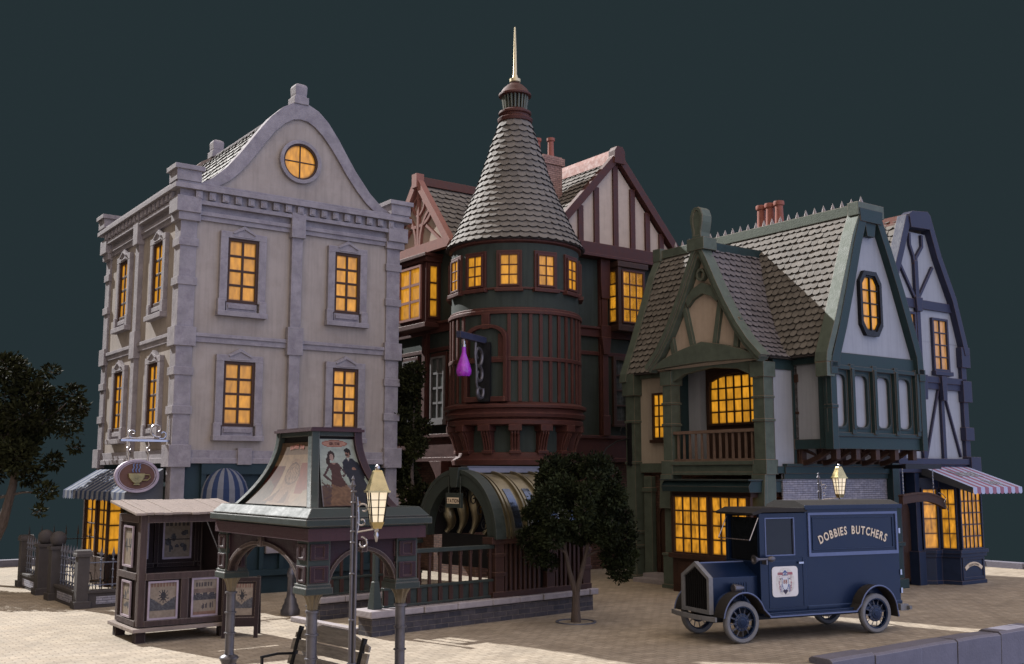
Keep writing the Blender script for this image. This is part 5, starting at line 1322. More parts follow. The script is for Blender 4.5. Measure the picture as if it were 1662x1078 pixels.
m.box(3.0, 5.98, .02, .34, 1.56, 1.70); m.box(3.05, 5.98, .05, .30, .465, .58)
k = 3.46
while k < 5.7:
    if not (4.5 < k < 4.88): m.box(k - .03, k + .03, .10, .17, .58, 1.56)
    k += .135
m.build('slatted_frame', M_stmar, ST_)
m = MB(); m.box(3.3, 5.9, .20, .24, .56, 1.58); m.box(5.85, 5.9, .24, D_, .46, 1.6); m.build('dark_backing', M_black, ST_)
AC, AZ, AR, AH = D_ / 2, 1.66, 1.34, 1.42
def arcp(r, h, n=28, y=AC): return [(y - r * math.cos(math.pi * i / n), AZ + h * math.sin(math.pi * i / n)) for i in range(n + 1)]
fx = lambda u, v, d: Vector((d, u, v))
m = MB(); m.ring(arcp(AR, AH), arcp(AR - .30, AH - .30), fx, 3.08, 3.30, 0, closed=False); m.ring(arcp(AR + .03, AH + .03), arcp(AR - .05, AH - .05), fx, 3.05, 3.33, 0, closed=False)
m.prism([(AC - .10, AZ + AH - .36), (AC + .10, AZ + AH - .36), (AC + .16, AZ + AH + .07), (AC - .16, AZ + AH + .07)], fx, 3.0, 3.3)
m.build('arch_face', M_stgreen, ST_)
m = MB(); m.ring(arcp(AR - .30, AH - .30), arcp(AR - .325, AH - .325), fx, 3.30, 5.9, 0, closed=False); m.build('vault_lining', M_black, ST_)
# outer ribbed vault
m = MB(); nseg = 40
def vault_ring(x0, x1, r, h): m.ring(arcp(r, h, nseg), arcp(r - .06, h - .06, nseg), fx, x0, x1, 0, closed=False)
vault_ring(3.33, 5.95, AR - .06, AH - .06)
m.build('vault', M_oldbrass, ST_, smooth=True)
for k in range(5):
    m = MB(); x = 3.42 + k * .56
    vault_ring(x, x + .05, AR + .0, AH + .0); vault_ring(x + .12, x + .15, AR - .02, AH - .02)
    m.build('vault_rib', M_oldbrass, ST_, smooth=True)
    m = MB(); a_ = [(AC - (AR - .045) * math.cos(t), AZ + (AH - .045) * math.sin(t)) for t in [math.pi * (.05 + .22 * i / 10) for i in range(11)]]
    b_ = [(AC - (AR - .07) * math.cos(t), AZ + (AH - .07) * math.sin(t)) for t in [math.pi * (.05 + .22 * i / 10) for i in range(11)]]
    m.ring(a_, b_, fx, x + .24, x + .44, 0, closed=False); m.build('vault_sheen', M_vsheen, ST_)  # added strip low on the brass, coloured as its blue reflection
m = MB(); m.prism([(AC - .14, AZ + AH - .04), (AC + .14, AZ + AH - .04), (AC + .10, AZ + AH + .07), (AC - .10, AZ + AH + .07)], fx, 3.3, 5.98); m.box(3.3, 5.98, AC - .11, AC + .11, AZ + AH + .07, AZ + AH + .10); m.build('ridge_beam', M_post, ST_)
# curved brass rods of the inner screen, scrollwork and dark lower board
for k in range(5):
    u = AC - .92 + k * .44; m = MB()
    pts = []
    top = AZ + math.sqrt(max(.05, 1 - ((u - AC) / 1.05) ** 2)) * (AH - .36)
    for i in range(12):
        t = i / 11; z = AZ + .06 + (top - AZ - .06) * t
        pts.append(Vector((3.48 + .05 * math.sin(t * 6), u - .16 * math.sin(t * 2.6), z)))
    m.tube(pts, [.03 + .10 * math.sin(math.pi * min(1, .25 + .75 * (1 - i / 11))) if i else .06 for i in range(12)], 10); m.build('brass_rod', M_oldbrass, ST_, smooth=True)
m = MB(); m.box(3.5, 3.56, .3, D_ - .3, 1.0, AZ + .04); m.build('screen_board', M_blackiron, ST_)
m = MB()
for k in range(7):
    a = math.pi * (k + .8) / 8.6; c = (AC - .86 * math.cos(a), AZ + .93 * math.sin(a))
    scroll(m, c, .03, .12, a, a + 7.5, lambda u, v: Vector((3.2, u, v)), .014, 20)
m.build('arch_scrollwork', M_blackiron, ST_, smooth=True)
fs2 = Fac((3.06, AC, 0), (0, -1, 0), (-1, 0, 0))
m = MB(); fs2.box(m, -.26, .26, 2.28, 2.60, 0, .07)
for s_ in (-1, 1): fs2.box(m, s_ * .2 - .01, s_ * .2 + .01, 2.6, 2.95, .02, .04)
sg = m.build('name_sign', M_stgreen, ST_)
m = MB(); fs2.box(m, -.20, .20, 2.37, 2.50, .07, .078); m.build('sign_face', M_letter, sg)
m = MB(); lettering(m, "STATION", fs2.p, .115, 0, 2.392, thick=.082, narrow=.85, gap=.08); m.build('lettering', M_stmar, sg)

# ================================================================ POSTER CANOPY on four iron posts
CN = local_thing('poster_canopy', 'open arched pavilion on gunmetal posts with a flared roof box carrying two show posters', 'pavilion', (-2.475, 12.9, 0), TOWN)
CX0, CX1, CY0, CY1 = -.02, 1.70, -.08, 3.06
px_, py_ = (.22, 1.45), (.22, 2.84)
for (x, y) in ((px_[0], py_[0]), (px_[1], py_[0]), (px_[0], py_[1]), (px_[1], py_[1])):
    m = MB()
    prof = [(.19, 0), (.19, .10), (.16, .14), (.15, .22), (.12, .26), (.115, .34), (.10, .38), (.12, .42), (.135, .45), (.12, .475), (.07, .50), (.064, .54), (.064, .78), (.082, .785), (.082, .80), (.064, .805), (.064, 1.06), (.082, 1.065), (.082, 1.085), (.064, 1.09), (.064, 1.33), (.085, 1.335), (.085, 1.36), (.064, 1.365)]
    m.lathe(prof, (x, y, 0), 24)
    po = m.build('post', M_post, CN, smooth=True)
    m = MB(); n = 10; vs = []
    rr_ = [(.062, 1.36), (.07, 1.42), (.09, 1.49), (.125, 1.545), (.135, 1.56)]
    for r, z in rr_:
        for k in range(n * 4):
            a = 2 * math.pi * k / (n * 4); f_ = (1, .93, .86, .93)[k % 4]; vs.append((x + r * f_ * math.cos(a), y + r * f_ * math.sin(a), z))
    q_ = n * 4; m.add(vs, [(i*q_ + k, i*q_ + (k+1) % q_, (i+1)*q_ + (k+1) % q_, (i+1)*q_ + k) for i in range(4) for k in range(q_)] + [tuple(range(4*q_, 5*q_))])
    m.build('capital', M_capital, po, smooth=True)
def corner_box(x, y):
    m = MB(); h = .15
    m.box(x - h, x + h, y - h, y + h, 1.64, 2.2)
    m.box(x - h - .03, x + h + .03, y - h - .03, y + h + .03, 1.56, 1.64); m.box(x - h - .015, x + h + .015, y - h - .015, y + h + .015, 1.64, 1.68)
    o = m.build('corner_block', M_teal, CN)
    m = MB()
    for fc_ in (Fac((x - h, y, 0), (0, 1, 0), (-1, 0, 0)), Fac((x, y - h, 0), (1, 0, 0), (0, -1, 0))):
        for z0, z1 in ((1.70, 1.90), (1.97, 2.16)):
            fc_.box(m, -.12, -.06, z0, z1, 0, .02); fc_.box(m, .06, .12, z0, z1, 0, .02); fc_.box(m, -.06, .06, z0, z0 + .03, 0, .019); fc_.box(m, -.06, .06, z1 - .03, z1, 0, .019)
            fc_.box(m, -.058, .058, z0 + .03, z1 - .03, 0, .006)
    m.build('block_panel', M_plum, o)
for x in px_:
    for y in py_: corner_box(x, y)
def archpanel(fac, u0, u1, zs, rise):
    n = 20; c = (u0 + u1) / 2; hw = (u1 - u0) / 2
    inner = [(c - hw * math.cos(math.pi * i / n), zs + rise * math.sin(math.pi * i / n)) for i in range(n + 1)]
    outer = [(u0 + (u1 - u0) * i / n, 2.2) for i in range(n + 1)]
    m = MB(); m.ring(outer, inner, fac.p, -.05, .02, 0, closed=False); o = m.build('arch_panel', M_plum, CN)
    i2 = [(c - (hw + .0) * math.cos(math.pi * i / n), zs + rise * math.sin(math.pi * i / n)) for i in range(n + 1)]
    i3 = [(c - (hw + .05) * math.cos(math.pi * i / n), zs + (rise + .05) * math.sin(math.pi * i / n)) for i in range(n + 1)]
    m = MB(); m.ring(i3, i2, fac.p, -.09, .05, 0, closed=False); fac.box(m, c - .04, c + .04, zs + rise - .02, 2.19, .0, .08); m.build('arch_rim', M_woodpost, o)
fl_, fr_ = Fac((px_[0] - .08, 0, 0), (0, 1, 0), (-1, 0, 0)), Fac((0, py_[0] - .08, 0), (1, 0, 0), (0, -1, 0))
archpanel(fl_, py_[0] + .15, py_[1] - .15, 1.58, .50); archpanel(fr_, px_[0] + .15, px_[1] - .15, 1.58, .48)
archpanel(Fac((px_[1] + .05, 0, 0), (0, 1, 0), (-1, 0, 0)), py_[0] + .15, py_[1] - .15, 1.58, .50); archpanel(Fac((0, py_[1] + .05, 0), (1, 0, 0), (0, -1, 0)), px_[0] + .15, px_[1] - .15, 1.58, .48)
m = MB(); m.box(CX0 + .04, CX1 - .04, CY0 + .04, CY1 - .04, 2.20, 2.35); m.build('fascia', M_plumlit, CN)
m = MB(); m.box(CX0 + .06, CX1 - .06, CY0 + .06, CY1 - .06, 2.35, 2.375); m.box(CX0 - .02, CX1 + .02, CY0 - .02, CY1 + .02, 2.375, 2.46); m.box(CX0 + .02, CX1 - .02, CY0 + .02, CY1 - .02, 2.46, 2.475); 
m.add([(CX0, CY0, 2.475), (CX1, CY0, 2.475), (CX1, CY1, 2.475), (CX0, CY1, 2.475), (CX0 + .10, CY0 + .10, 2.59), (CX1 - .10, CY0 + .10, 2.59), (CX1 - .10, CY1 - .10, 2.59), (CX0 + .10, CY1 - .10, 2.59)], [(0,3,2,1),(4,5,6,7),(0,1,5,4),(1,2,6,5),(2,3,7,6),(3,0,4,7)])
m.build('cornice', M_teal, CN, bevel=.012)
# flared roof box
B0, B1, T0, T1 = (.16, .16), (1.27, 2.50), (.52, .92), (1.14, 1.94)
ZB, ZT = 2.59, 3.56
def fl(t): return 1 - (1 - t) ** 2.0
def corner_pt(ix, iy, t, e=0.0):
    f_ = fl(t); x = (B0[0], B1[0])[ix] * (1 - f_) + (T0[0], T1[0])[ix] * f_; y = (B0[1], B1[1])[iy] * (1 - f_) + (T0[1], T1[1])[iy] * f_
    return Vector((x + e * (1 if ix else -1), y + e * (1 if iy else -1), ZB + (ZT - ZB) * t))
NS = 12
def side_pt(side, u, t, d=0.0):
    if side == 'left': a, b, n = corner_pt(0, 1, t), corner_pt(0, 0, t), Vector((-1, 0, .35))
    elif side == 'front': a, b, n = corner_pt(0, 0, t), corner_pt(1, 0, t), Vector((0, -1, .35))
    elif side == 'right': a, b, n = corner_pt(1, 0, t), corner_pt(1, 1, t), Vector((1, 0, .35))
    else: a, b, n = corner_pt(1, 1, t), corner_pt(0, 1, t), Vector((0, 1, .35))
    return a + (b - a) * u + n.normalized() * d
m = MB()
for sd_ in ('left', 'front', 'right', 'back'):
    vs = [side_pt(sd_, u, t / NS, -.03) for t in range(NS + 1) for u in (0, 1)]
    m.add(vs, [(2*i, 2*i + 1, 2*i + 3, 2*i + 2) for i in range(NS)])
m.build('roof_box', M_black, CN)
for (ix, iy) in ((0, 0), (1, 0), (1, 1), (0, 1)):
    m = MB(); h = .055
    vs = [(p[0] + sx * h, p[1] + sy * h, p[2]) for p in [corner_pt(ix, iy, t / NS) for t in range(NS + 1)] for sx, sy in ((-1, -1), (1, -1), (1, 1), (-1, 1))]
    m.add(vs, [(3, 2, 1, 0)] + [(4*i + k, 4*i + (k+1) % 4, 4*i + 4 + (k+1) % 4, 4*i + 4 + k) for i in range(NS) for k in range(4)] + [(4*NS, 4*NS+1, 4*NS+2, 4*NS+3)])
    m.build('corner_rib', M_plum if ix else M_teal, CN)
m = MB(); m.box(T0[0] - .03, T1[0] + .03, T0[1] - .03, T1[1] + .03, ZT - .06, ZT); m.build('top_rail', M_teal, CN)
m = MB(); m.box(T0[0] - .08, T1[0] + .08, T0[1] - .08, T1[1] + .08, ZT, ZT + .035); m.box(T0[0] - .05, T1[0] + .05, T0[1] - .05, T1[1] + .05, ZT + .035, ZT + .055); m.build('top_slab', M_plumlit, CN)
def ink_show(u, v):
    """couple in old fashioned dress against a pale green ground"""
    n = .5 + .5 * math.sin(u * 37 + 5 * math.sin(v * 23)) * math.sin(v * 41 + 3 * math.sin(u * 17))
    c = (.36, .42, .37) if v > .3 else (.16 + .2 * v, .15 + .16 * v, .17 + .12 * v)
    if v > .55: c = (.42, .47, .42)
    if inpoly(u, v, [(.02, 0), (.98, 0), (.98, .10 + .1 * n), (.5, .16 + .08 * n), (.02, .30 + .1 * n)]): c = (.08 + .05 * n, .05 + .03 * n, .06)
    # man
    if inpoly(u, v, [(.56, .0), (.60, .40), (.53, .52), (.57, .66), (.68, .71), (.84, .70), (.97, .62), (.99, .45), (.92, .38), (.92, 0)]): c = (.022, .026, .042)
    if ell(u, v, .735, .775, .065, .062): c = (.30, .17, .13)
    if ell(u, v, .745, .825, .085, .035) or inpoly(u, v, [(.79, .76), (.83, .76), (.83, .84), (.79, .84)]): c = (.02, .015, .015)
    if ell(u, v, .71, .755, .04, .014) : c = (.05, .025, .02)
    if inpoly(u, v, [(.69, .70), (.75, .70), (.73, .655)]): c = (.50, .46, .42)
    if ell(u, v, .80, .545, .05, .02): c = (.30, .17, .13)
    # woman
    if inpoly(u, v, [(.12, .02), (.20, .24), (.22, .34), (.30, .36), (.48, .34), (.56, .22), (.62, .02)]): c = (.15 + .10 * n, .085 + .06 * n, .06 + .03 * n)
    if inpoly(u, v, [(.20, .32), (.26, .50), (.20, .60), (.24, .64), (.42, .64), (.50, .58), (.45, .46), (.52, .30), (.36, .27)]): c = (.085, .04, .04)
    if inpoly(u, v, [(.05, .44), (.20, .60), (.24, .58), (.12, .45), (.22, .38), (.20, .35)]): c = (.075, .04, .045)
    if inpoly(u, v, [(.44, .62), (.50, .58), (.58, .46), (.48, .41), (.47, .44), (.54, .47)]): c = (.075, .04, .045)
    if inpoly(u, v, [(.26, .64), (.40, .64), (.34, .60)]): c = (.36, .23, .19)
    if ell(u, v, .29, .745, .095, .075) or ell(u, v, .20, .66, .05, .06): c = (.045, .028, .026)
    if ell(u, v, .30, .72, .055, .055): c = (.42, .29, .25)
    if ell(u, v, .41, .93, .36, .055): c = (.36, .14, .10)
    if ell(u, v, .41, .93, .33, .042): c = (.50, .27, .20)
    return c
def ink_portrait(u, v):
    """rosy old engraving of a bottle-like shape with radiating drapery"""
    n = .5 + .5 * math.sin(u * 61 + 7 * math.sin(v * 19)) * math.sin(v * 71 + 5 * math.sin(u * 29))
    c = (.36 + .06 * n, .29 + .05 * n, .21 + .04 * n)
    if v > .80: c = (.24, .19, .15)
    if u < .34 and v < .62: c = (.17 - .08 * n, .035, .028)
    if u > .74 and v < .66 and v > .18: c = (.26, .09, .065)
    if inpoly(u, v, [(.0, .0), (.36, .0), (.30, .28), (.12, .40), (.0, .30)]): c = (.10 + .1 * n, .09 + .08 * n, .08 + .06 * n)
    if inpoly(u, v, [(.26, .05), (.42, .22), (.42, .60), (.50, .72), (.66, .74), (.76, .66), (.74, .36), (.66, .22), (.70, .02)]): c = (.27 + .13 * n, .18 + .11 * n, .12 + .09 * n)
    if inpoly(u, v, [(.30, .06), (.46, .28), (.40, .04)]) or inpoly(u, v, [(.52, .04), (.62, .26), (.64, .03)]): c = (.17, .11, .08)
    e = ((u - .58) / .16) ** 2 + ((v - .50) / .17) ** 2
    if .8 < e < 1.1 or .3 < e < .36 or (e < .9 and int(u * 60 + 4 * math.sin(v * 25)) % 4 == 0): c = (.15, .085, .055)
    if inpoly(u, v, [(.72, .0), (1, .0), (1, .26), (.90, .24)]): c = (.36, .32, .25)
    return (c[0] * .62, c[1] * .50, c[2] * .42)
pf_ = lambda side, a, b, c0, c1: (lambda u, v, d: side_pt(side, a + (b - a) * u, c0 + (c1 - c0) * v, d))
po = printed(CN, 'show_poster', pf_('front', .13, .95, .015, .90), 52, 74, ink_show, .0, label='poster of a couple in old fashioned dress')
m = MB(); lettering(m, "GEN. STAR", lambda u, z, d: side_pt('front', .13 + .82 * (.41 + u), .015 + .885 * z, d), .062, 0, .905, thick=.006, narrow=.95, gap=.03)
m.v = m.v; m.build('lettering', M_maroon, po)
po = printed(CN, 'show_poster', pf_('left', .06, .94, .015, .86), 60, 60, ink_portrait, .0, label='rosy faded engraved poster')
m = MB(); lettering(m, "BALSAMISER CRAM", lambda u, z, d: side_pt('left', .06 + .88 * (.55 + u), .015 + .845 * z, d), .095, 0, .90, arc=1.1, thick=.006, narrow=.5, gap=.02)
m.build('lettering', M_pot, po)

# ================================================================ STREET LAMPS
def lamp(wx, wy, rz, label, s=1.0, pole_h=2.86, off=.25):
    t = local_thing('street_lamp', label, 'street lamp', (wx, wy, 0), rz, 'iron street lamps with lit glass lanterns')
    m = MB().lathe([(.20*s, 0), (.20*s, .10*s), (.17*s, .14*s), (.16*s, .20*s), (.13*s, .24*s), (.12*s, .32*s), (.09*s, .36*s), (.075*s, .45*s), (.07*s, .75*s), (.09*s, .80*s), (.085*s, .86*s), (.06*s, .92*s), (.05*s, .95*s)], (0, 0, 0), 12)
    m.build('base', M_post, t, smooth=True)
    m = MB(); m.tube([(-.02*s, 0, .9*s), (-.02*s, 0, pole_h * s)], .020*s, 10); m.tube([(.026*s, 0, .9*s), (.026*s, 0, (pole_h - .16) * s)], .016*s, 10); m.tube([(.0, .03*s, .9*s), (.0, .03*s, (pole_h - .1) * s)], .014*s, 8)
    for z in (1.4, 1.9, 2.24, 2.36, 2.52, 2.68, 2.8): m.lathe([(.03*s, 0), (.036*s, .01*s), (.03*s, .02*s)], (-.01*s, 0, z*s), 12)
    m.lathe([(.02*s, 0), (.034*s, .02*s), (.02*s, .05*s), (.012*s, .07*s), (.02*s, .09*s), (0.001, .13*s)], (-.02*s, 0, pole_h*s), 12)
    m.build('pole', M_post, t, smooth=True)
    m = MB(); P = lambda u, v: Vector((u * s, 0, v * s))
    m.tube([P(.02, 2.36), P(off, 2.40)], .010*s, 6)
    scroll(m, (.10, 2.62), .02, .07, -2.2, 3.6, P, .011*s); scroll(m, (.085, 2.48), .015, .055, 2.4, -3.6, P, .010*s); scroll(m, (.09, 2.24), .02, .07, 2.6, 8.0, P, .011*s)
    m.tube([P(.03, 2.75), P(.045, 2.6), P(.05, 2.45), P(.03, 2.32), P(.03, 2.2)], .010*s, 6)
    m.build('bracket', M_steel, t, smooth=True)
    c = off; Y = lambda x, y, z: Vector(((c + x) * s, y * s, z * s))
    def frust(mb, z0, h0, z1, h1, rot=R(20)):
        a = [(h * math.sqrt(2) * math.cos(rot + math.pi/4 + k*math.pi/2), h * math.sqrt(2) * math.sin(rot + math.pi/4 + k*math.pi/2), z) for z, h in ((z0, h0), (z1, h1)) for k in range(4)]
        return mb.add([Y(*p) for p in a], [(0,3,2,1),(4,5,6,7),(0,1,5,4),(1,2,6,5),(2,3,7,6),(3,0,4,7)])
    m = MB(); frust(m, 2.80, .125, 2.82, .125); frust(m, 2.82, .112, 3.03, .048); frust(m, 3.03, .048, 3.045, .040)
    la = m.build('lantern_roof', M_brass, t)
    m = MB().lathe([(.022*s, 0), (.03*s, .02*s), (.03*s, .035*s), (.016*s, .055*s), (.001, .07*s)], (c*s, 0, 3.045*s), 12); m.build('knob', M_steel, la, smooth=True)
    m = MB(); frust(m, 2.475, .062, 2.80, .098); gl_ = m.build('lantern_glass', M_lamp, t)
    m = MB(); rot = R(20)
    cor = lambda z, h, k: Y(h * math.sqrt(2) * math.cos(rot + math.pi/4 + k*math.pi/2), h * math.sqrt(2) * math.sin(rot + math.pi/4 + k*math.pi/2), z)
    for k in range(4):
        m.beam(cor(2.47, .065, k), cor(2.80, .101, k), .012*s)
        a0, a1 = cor(2.47, .066, k), cor(2.47, .066, (k+1) % 4); b0_, b1_ = cor(2.80, .102, k), cor(2.80, .102, (k+1) % 4)
        m.beam((a0 + a1) / 2, (b0_ + b1_) / 2, .010*s)
        for q in (.25, .5, .75): m.beam(a0 + (b0_ - a0) * q, a1 + (b1_ - a1) * q, .007*s)
    m.build('lantern_bars', M_blackiron, gl_)
    m = MB(); frust(m, 2.40, .045, 2.475, .072)
    m.build('lantern_cup', M_brass, t)
    m = MB().lathe([(.001, 2.25*s), (.012*s, 2.26*s), (.03*s, 2.33*s), (.018*s, 2.36*s), (.03*s, 2.39*s), (.03*s, 2.40*s), (.001, 2.40*s)], (c*s, 0, 0), 10); m.build('pendant', M_steel, t, smooth=True)
    return t
lamp(-1.76, 12.0, 0, 'iron street lamp in front of the poster pavilion, its lit lantern nearest of all')
lamp(6.72, 23.4, 0, 'iron street lamp beside the grey brick wall, seen above the blue van roof', 1.0 if False else 1.04, pole_h=2.80, off=.42)
lamp(-4.78, 23.44, R(10), 'iron street lamp with fluted pedestal standing behind the pavilion, its lantern hidden', 1.04)

# ================================================================ BENCH
BN = local_thing('park_bench', 'weathered grey slatted bench under the poster pavilion', 'bench', (-2.42, 13.85, 0), R(-48))
for k, (z, y) in enumerate(((.52, .03), (.70, .075))):
    q = MB(); q.prism([(-.88, 0), (.88, 0), (.88, .13), (-.88, .13)], lambda u, v, d, z=z, y=y: Vector((u, y + v * .28 + d, z + v)), 0, .028); q.build('back_slat', M_bench, BN)
q = MB(); q.prism([(-.86, 0), (.86, 0), (.86, .06), (.3, .20), (-.3, .20), (-.86, .06)], lambda u, v, d: Vector((u, .128 + v * .28 + d, .85 + v)), 0, .028); q.build('back_slat', M_bench, BN)
for k in range(4):
    q = MB(); q.box(-.88, .88, -.42 + k * .11, -.33 + k * .11, .44, .465); q.build('seat_slat', M_bench, BN)
for x in (-.74, .74):
    q = MB(); q.beam((x, .10, 0), (x, -.0, .44), .05, .05); q.beam((x, 0.0, .42), (x, .16, 1.0), .05, .05); q.beam((x, -.42, 0), (x, -.40, .44), .05, .05); q.beam((x, -.44, .42), (x, .02, .42), .05, .04)
    q.tube([(x, -.44, .66), (x, -.2, .68), (x, .06, .66)], .018, 6); q.beam((x, -.42, .44), (x, -.42, .66), .03)
    q.build('iron_side', M_blackiron, BN)

# ================================================================ POSTER KIOSK
KX0, KX1, KY0, KY1 = 6.02, 7.72, 19.72, 21.08
KS = thing('poster_kiosk', 'small dark timber notice kiosk with plank roof and old bills pasted on its sides', 'kiosk', (KX0, KY0, 0))
kf, kl = FY(KY0), FX(KX0)
for (x, y) in ((KX0, KY0), (KX1, KY0), (KX0, KY1), (KX1, KY1)):
    q = MB(); sx = 1 if x < 7 else -1; sy = 1 if y < 20.5 else -1
    q.box(x, x + sx * .13, y, y + sy * .13, .28, 2.26)
    q.build('post', M_woodpost, KS)
    q = MB(); q.box(x - sx * .02, x + sx * .16, y - sy * .02, y + sy * .16, 0, .2); q.build('foot', M_wooddark, KS)
q = MB(); q.box(KX0 - .10, KX1 + .10, KY0 - .12, KY1 + .1, .20, .26); q.build('plinth_board', M_wood, KS)
q = MB(); q.box(KX0 + .03, KX1 - .03, KY0 + .03, KY1 - .03, .26, .34)
q.box(KX0 + .03, KX1 - .03, KY0 + .04, KY0 + .10, .34, 1.10); q.box(KX0 + .04, KX0 + .10, KY0 + .05, KY1 - .05, .34, 2.22); q.box(KX1 - .10, KX1 - .04, KY0 + .05, KY1 - .05, .34, 2.22); q.box(KX0 + .05, KX1 - .05, KY1 - .12, KY1 - .06, .34, 2.22)
q.build('panelling', M_wooddark, KS)
for a_ in ((KX0 + .13, KX1 - .13, 1.10, 1.22, -.13, .02), (KX0 + .13, KX1 - .13, .28, .38, -.13, .015), (6.80, 6.94, .38, 1.10, -.1, .012), (KX0 + .13, KX1 - .13, 2.12, 2.26, -.13, .01)):
    q = MB(); kf.box(q, *a_); q.build('rail', M_woodpost, KS)
for z0, z1 in ((1.10, 1.22), (.28, .38), (2.12, 2.26)): q = MB(); kl.box(q, KY0 + .13, KY1 - .13, z0, z1, -.1, .012); q.build('rail', M_woodpost, KS)
q = MB(); rs = random.Random(2)
x = KX0 - .14
while x < KX1 + .12:
    wd = rs.uniform(.13, .19); e = rs.uniform(-.03, .03); h = rs.uniform(-.006, .008)
    q.prism([(KY0 - .18 + e, 2.27 + h), (KY1 + .14 + e, 2.47 + h), (KY1 + .14 + e, 2.51 + h), (KY0 - .18 + e, 2.31 + h)], lambda u, v, d: Vector((d, u, v)), x + .004, x + wd - .004); x += wd
q.build('plank_roof', M_wood, KS)
def ink_bill(kind, seed):
    r_ = random.Random(seed); bl = [(r_.uniform(.1, .9), r_.uniform(.2, .75), r_.uniform(.04, .12), r_.uniform(.04, .12)) for _ in range(9)]
    ht = [r_.uniform(.35, .8) for _ in range(12)]
    def f(u, v):
        n = .5 + .5 * math.sin(u * 47 + 9 * math.sin(v * 33)) * math.sin(v * 57 + 7 * math.sin(u * 39))
        c = (.40 + .05 * n, .33 + .04 * n, .27 + .03 * n)
        if kind == 0:
            if v > .88: c = (.32, .19, .15) if int(u * 26) % 3 else c
            if .22 < v < .22 + .28 * (abs(u - .5) * 1.7) ** .8 + .12: c = (.10 + .08 * n, .10 + .08 * n, .12 + .08 * n)
            if ell(u, v, .52, .62, .09, .12): c = (.06, .06, .07)
            a = math.atan2(v - .62, u - .52)
            if ((u - .52) ** 2 + (v - .62) ** 2) < .045 and math.sin(a * 11) > .75: c = (.09, .08, .09)
        elif kind == 1:
            if .80 < v < .90 and abs(u - .5) < .4 and int(u * 23) % 3 != 1: c = (.14, .12, .12)
            if .42 < v < .62 - .1 * math.sin(u * 21) * n: c = (.06 + .12 * n, .06 + .11 * n, .08 + .1 * n)
            if .62 < v < .74: c = (.28, .21, .18)
            if v < .34 and any(ell(u, v, b[0], .18 + b[1] * .12, b[2] * .5, .08) for b in bl[:4]): c = (.13, .11, .12)
            if v < .08: c = (.36, .22, .17)
        else:
            if v > .84 and int(u * 19) % 3: c = (.12, .10, .10)
            if any(ell(u, v, *b) for b in bl) and v > .15: c = (.07 + .1 * n, .07 + .1 * n, .09 + .1 * n)
            if .47 < v < .50: c = (.07, .06, .06)
        return c
    return f
def bill(fac, u0, u1, z0, z1, d, kind, seed, lean=0.0):
    q = MB(); o_ = [(u0 - .035, z0 - .035), (u1 + .035, z0 - .035 + lean), (u1 + .035, z1 + .035 + lean), (u0 - .035, z1 + .035)]; i_ = [(u0, z0), (u1, z0 + lean), (u1, z1 + lean), (u0, z1)]
    q.ring(o_, i_, fac.p, d, d + .03); fr = q.build('bill_frame', M_rim, KS)
    printed(fr, 'printed_bill', lambda u, v, dd: fac.p(u0 + (u1 - u0) * u, z0 + (z1 - z0) * v + lean * u, d + .008 + dd), 26, 34, ink_bill(kind, seed))
bill(kf, 6.24, 6.72, .42, 1.04, -.035, 0, 1); bill(kf, 7.04, 7.48, .42, 1.06, -.035, 1, 2)
kb_ = FY(KY1 - .12)
bill(kb_, 6.26, 6.52, 1.42, 2.08, .0, 2, 3); bill(kb_, 6.86, 7.36, 1.40, 2.10, .0, 2, 4)
bill(kl, 20.16, 20.64, .44, 1.02, -.01, 2, 5); bill(kl, 20.16, 20.66, 1.34, 2.02, -.01, 2, 6)
q = MB(); q.box(6.66, 6.74, KY1 - .16, KY1 - .12, 1.22, 2.12); q.box(7.45, 7.53, KY1 - .16, KY1 - .12, 1.22, 2.12); q.box(KX0 + .13, KX1 - .13, KY1 - .16, KY1 - .12, 1.22, 1.30); q.build('inner_battens', M_wooddark, KS)

# ================================================================ FOLDING SIGN BOARD
AB = local_thing('folding_signboard', 'dark wooden sandwich board with an old bill, between kiosk and pavilion', 'sign board', (-5.08, 20.45, 0), R(8))
for s_, nm in ((-1, 'front'), (1, 'back')):
    q = MB(); fn = lambda u, v, d, s_=s_: Vector((u, s_ * (.26 - .24 * v / 1.08) + s_ * d, v))
    q.prism([(-.33, 0), (-.25, 0), (-.25, 1.08), (-.33, 1.08)], fn, 0, .04); q.prism([(.25, 0), (.33, 0), (.33, 1.08), (.25, 1.08)], fn, 0, .04)
    q.prism([(-.25, 1.0), (.25, 1.0), (.25, 1.08), (-.25, 1.08)], fn, 0, .04); q.prism([(-.25, .20), (.25, .20), (.25, .36), (-.25, .36)], fn, 0, .04)
    q.prism([(-.25, .36), (.25, .36), (.25, 1.0), (-.25, 1.0)], fn, .005, .015)
    o = q.build('leaf_frame', M_wooddark, AB)
    if s_ < 0: printed(o, 'printed_bill', lambda u, v, dd: fn(-.20 + .40 * u, .40 + .56 * v, .019), 24, 32, ink_bill(0, 9))
for x in (-.29, .29): q = MB(); q.box(x - .03, x + .03, -.06, .06, 1.03, 1.10); q.build('hinge', M_blackiron, AB)
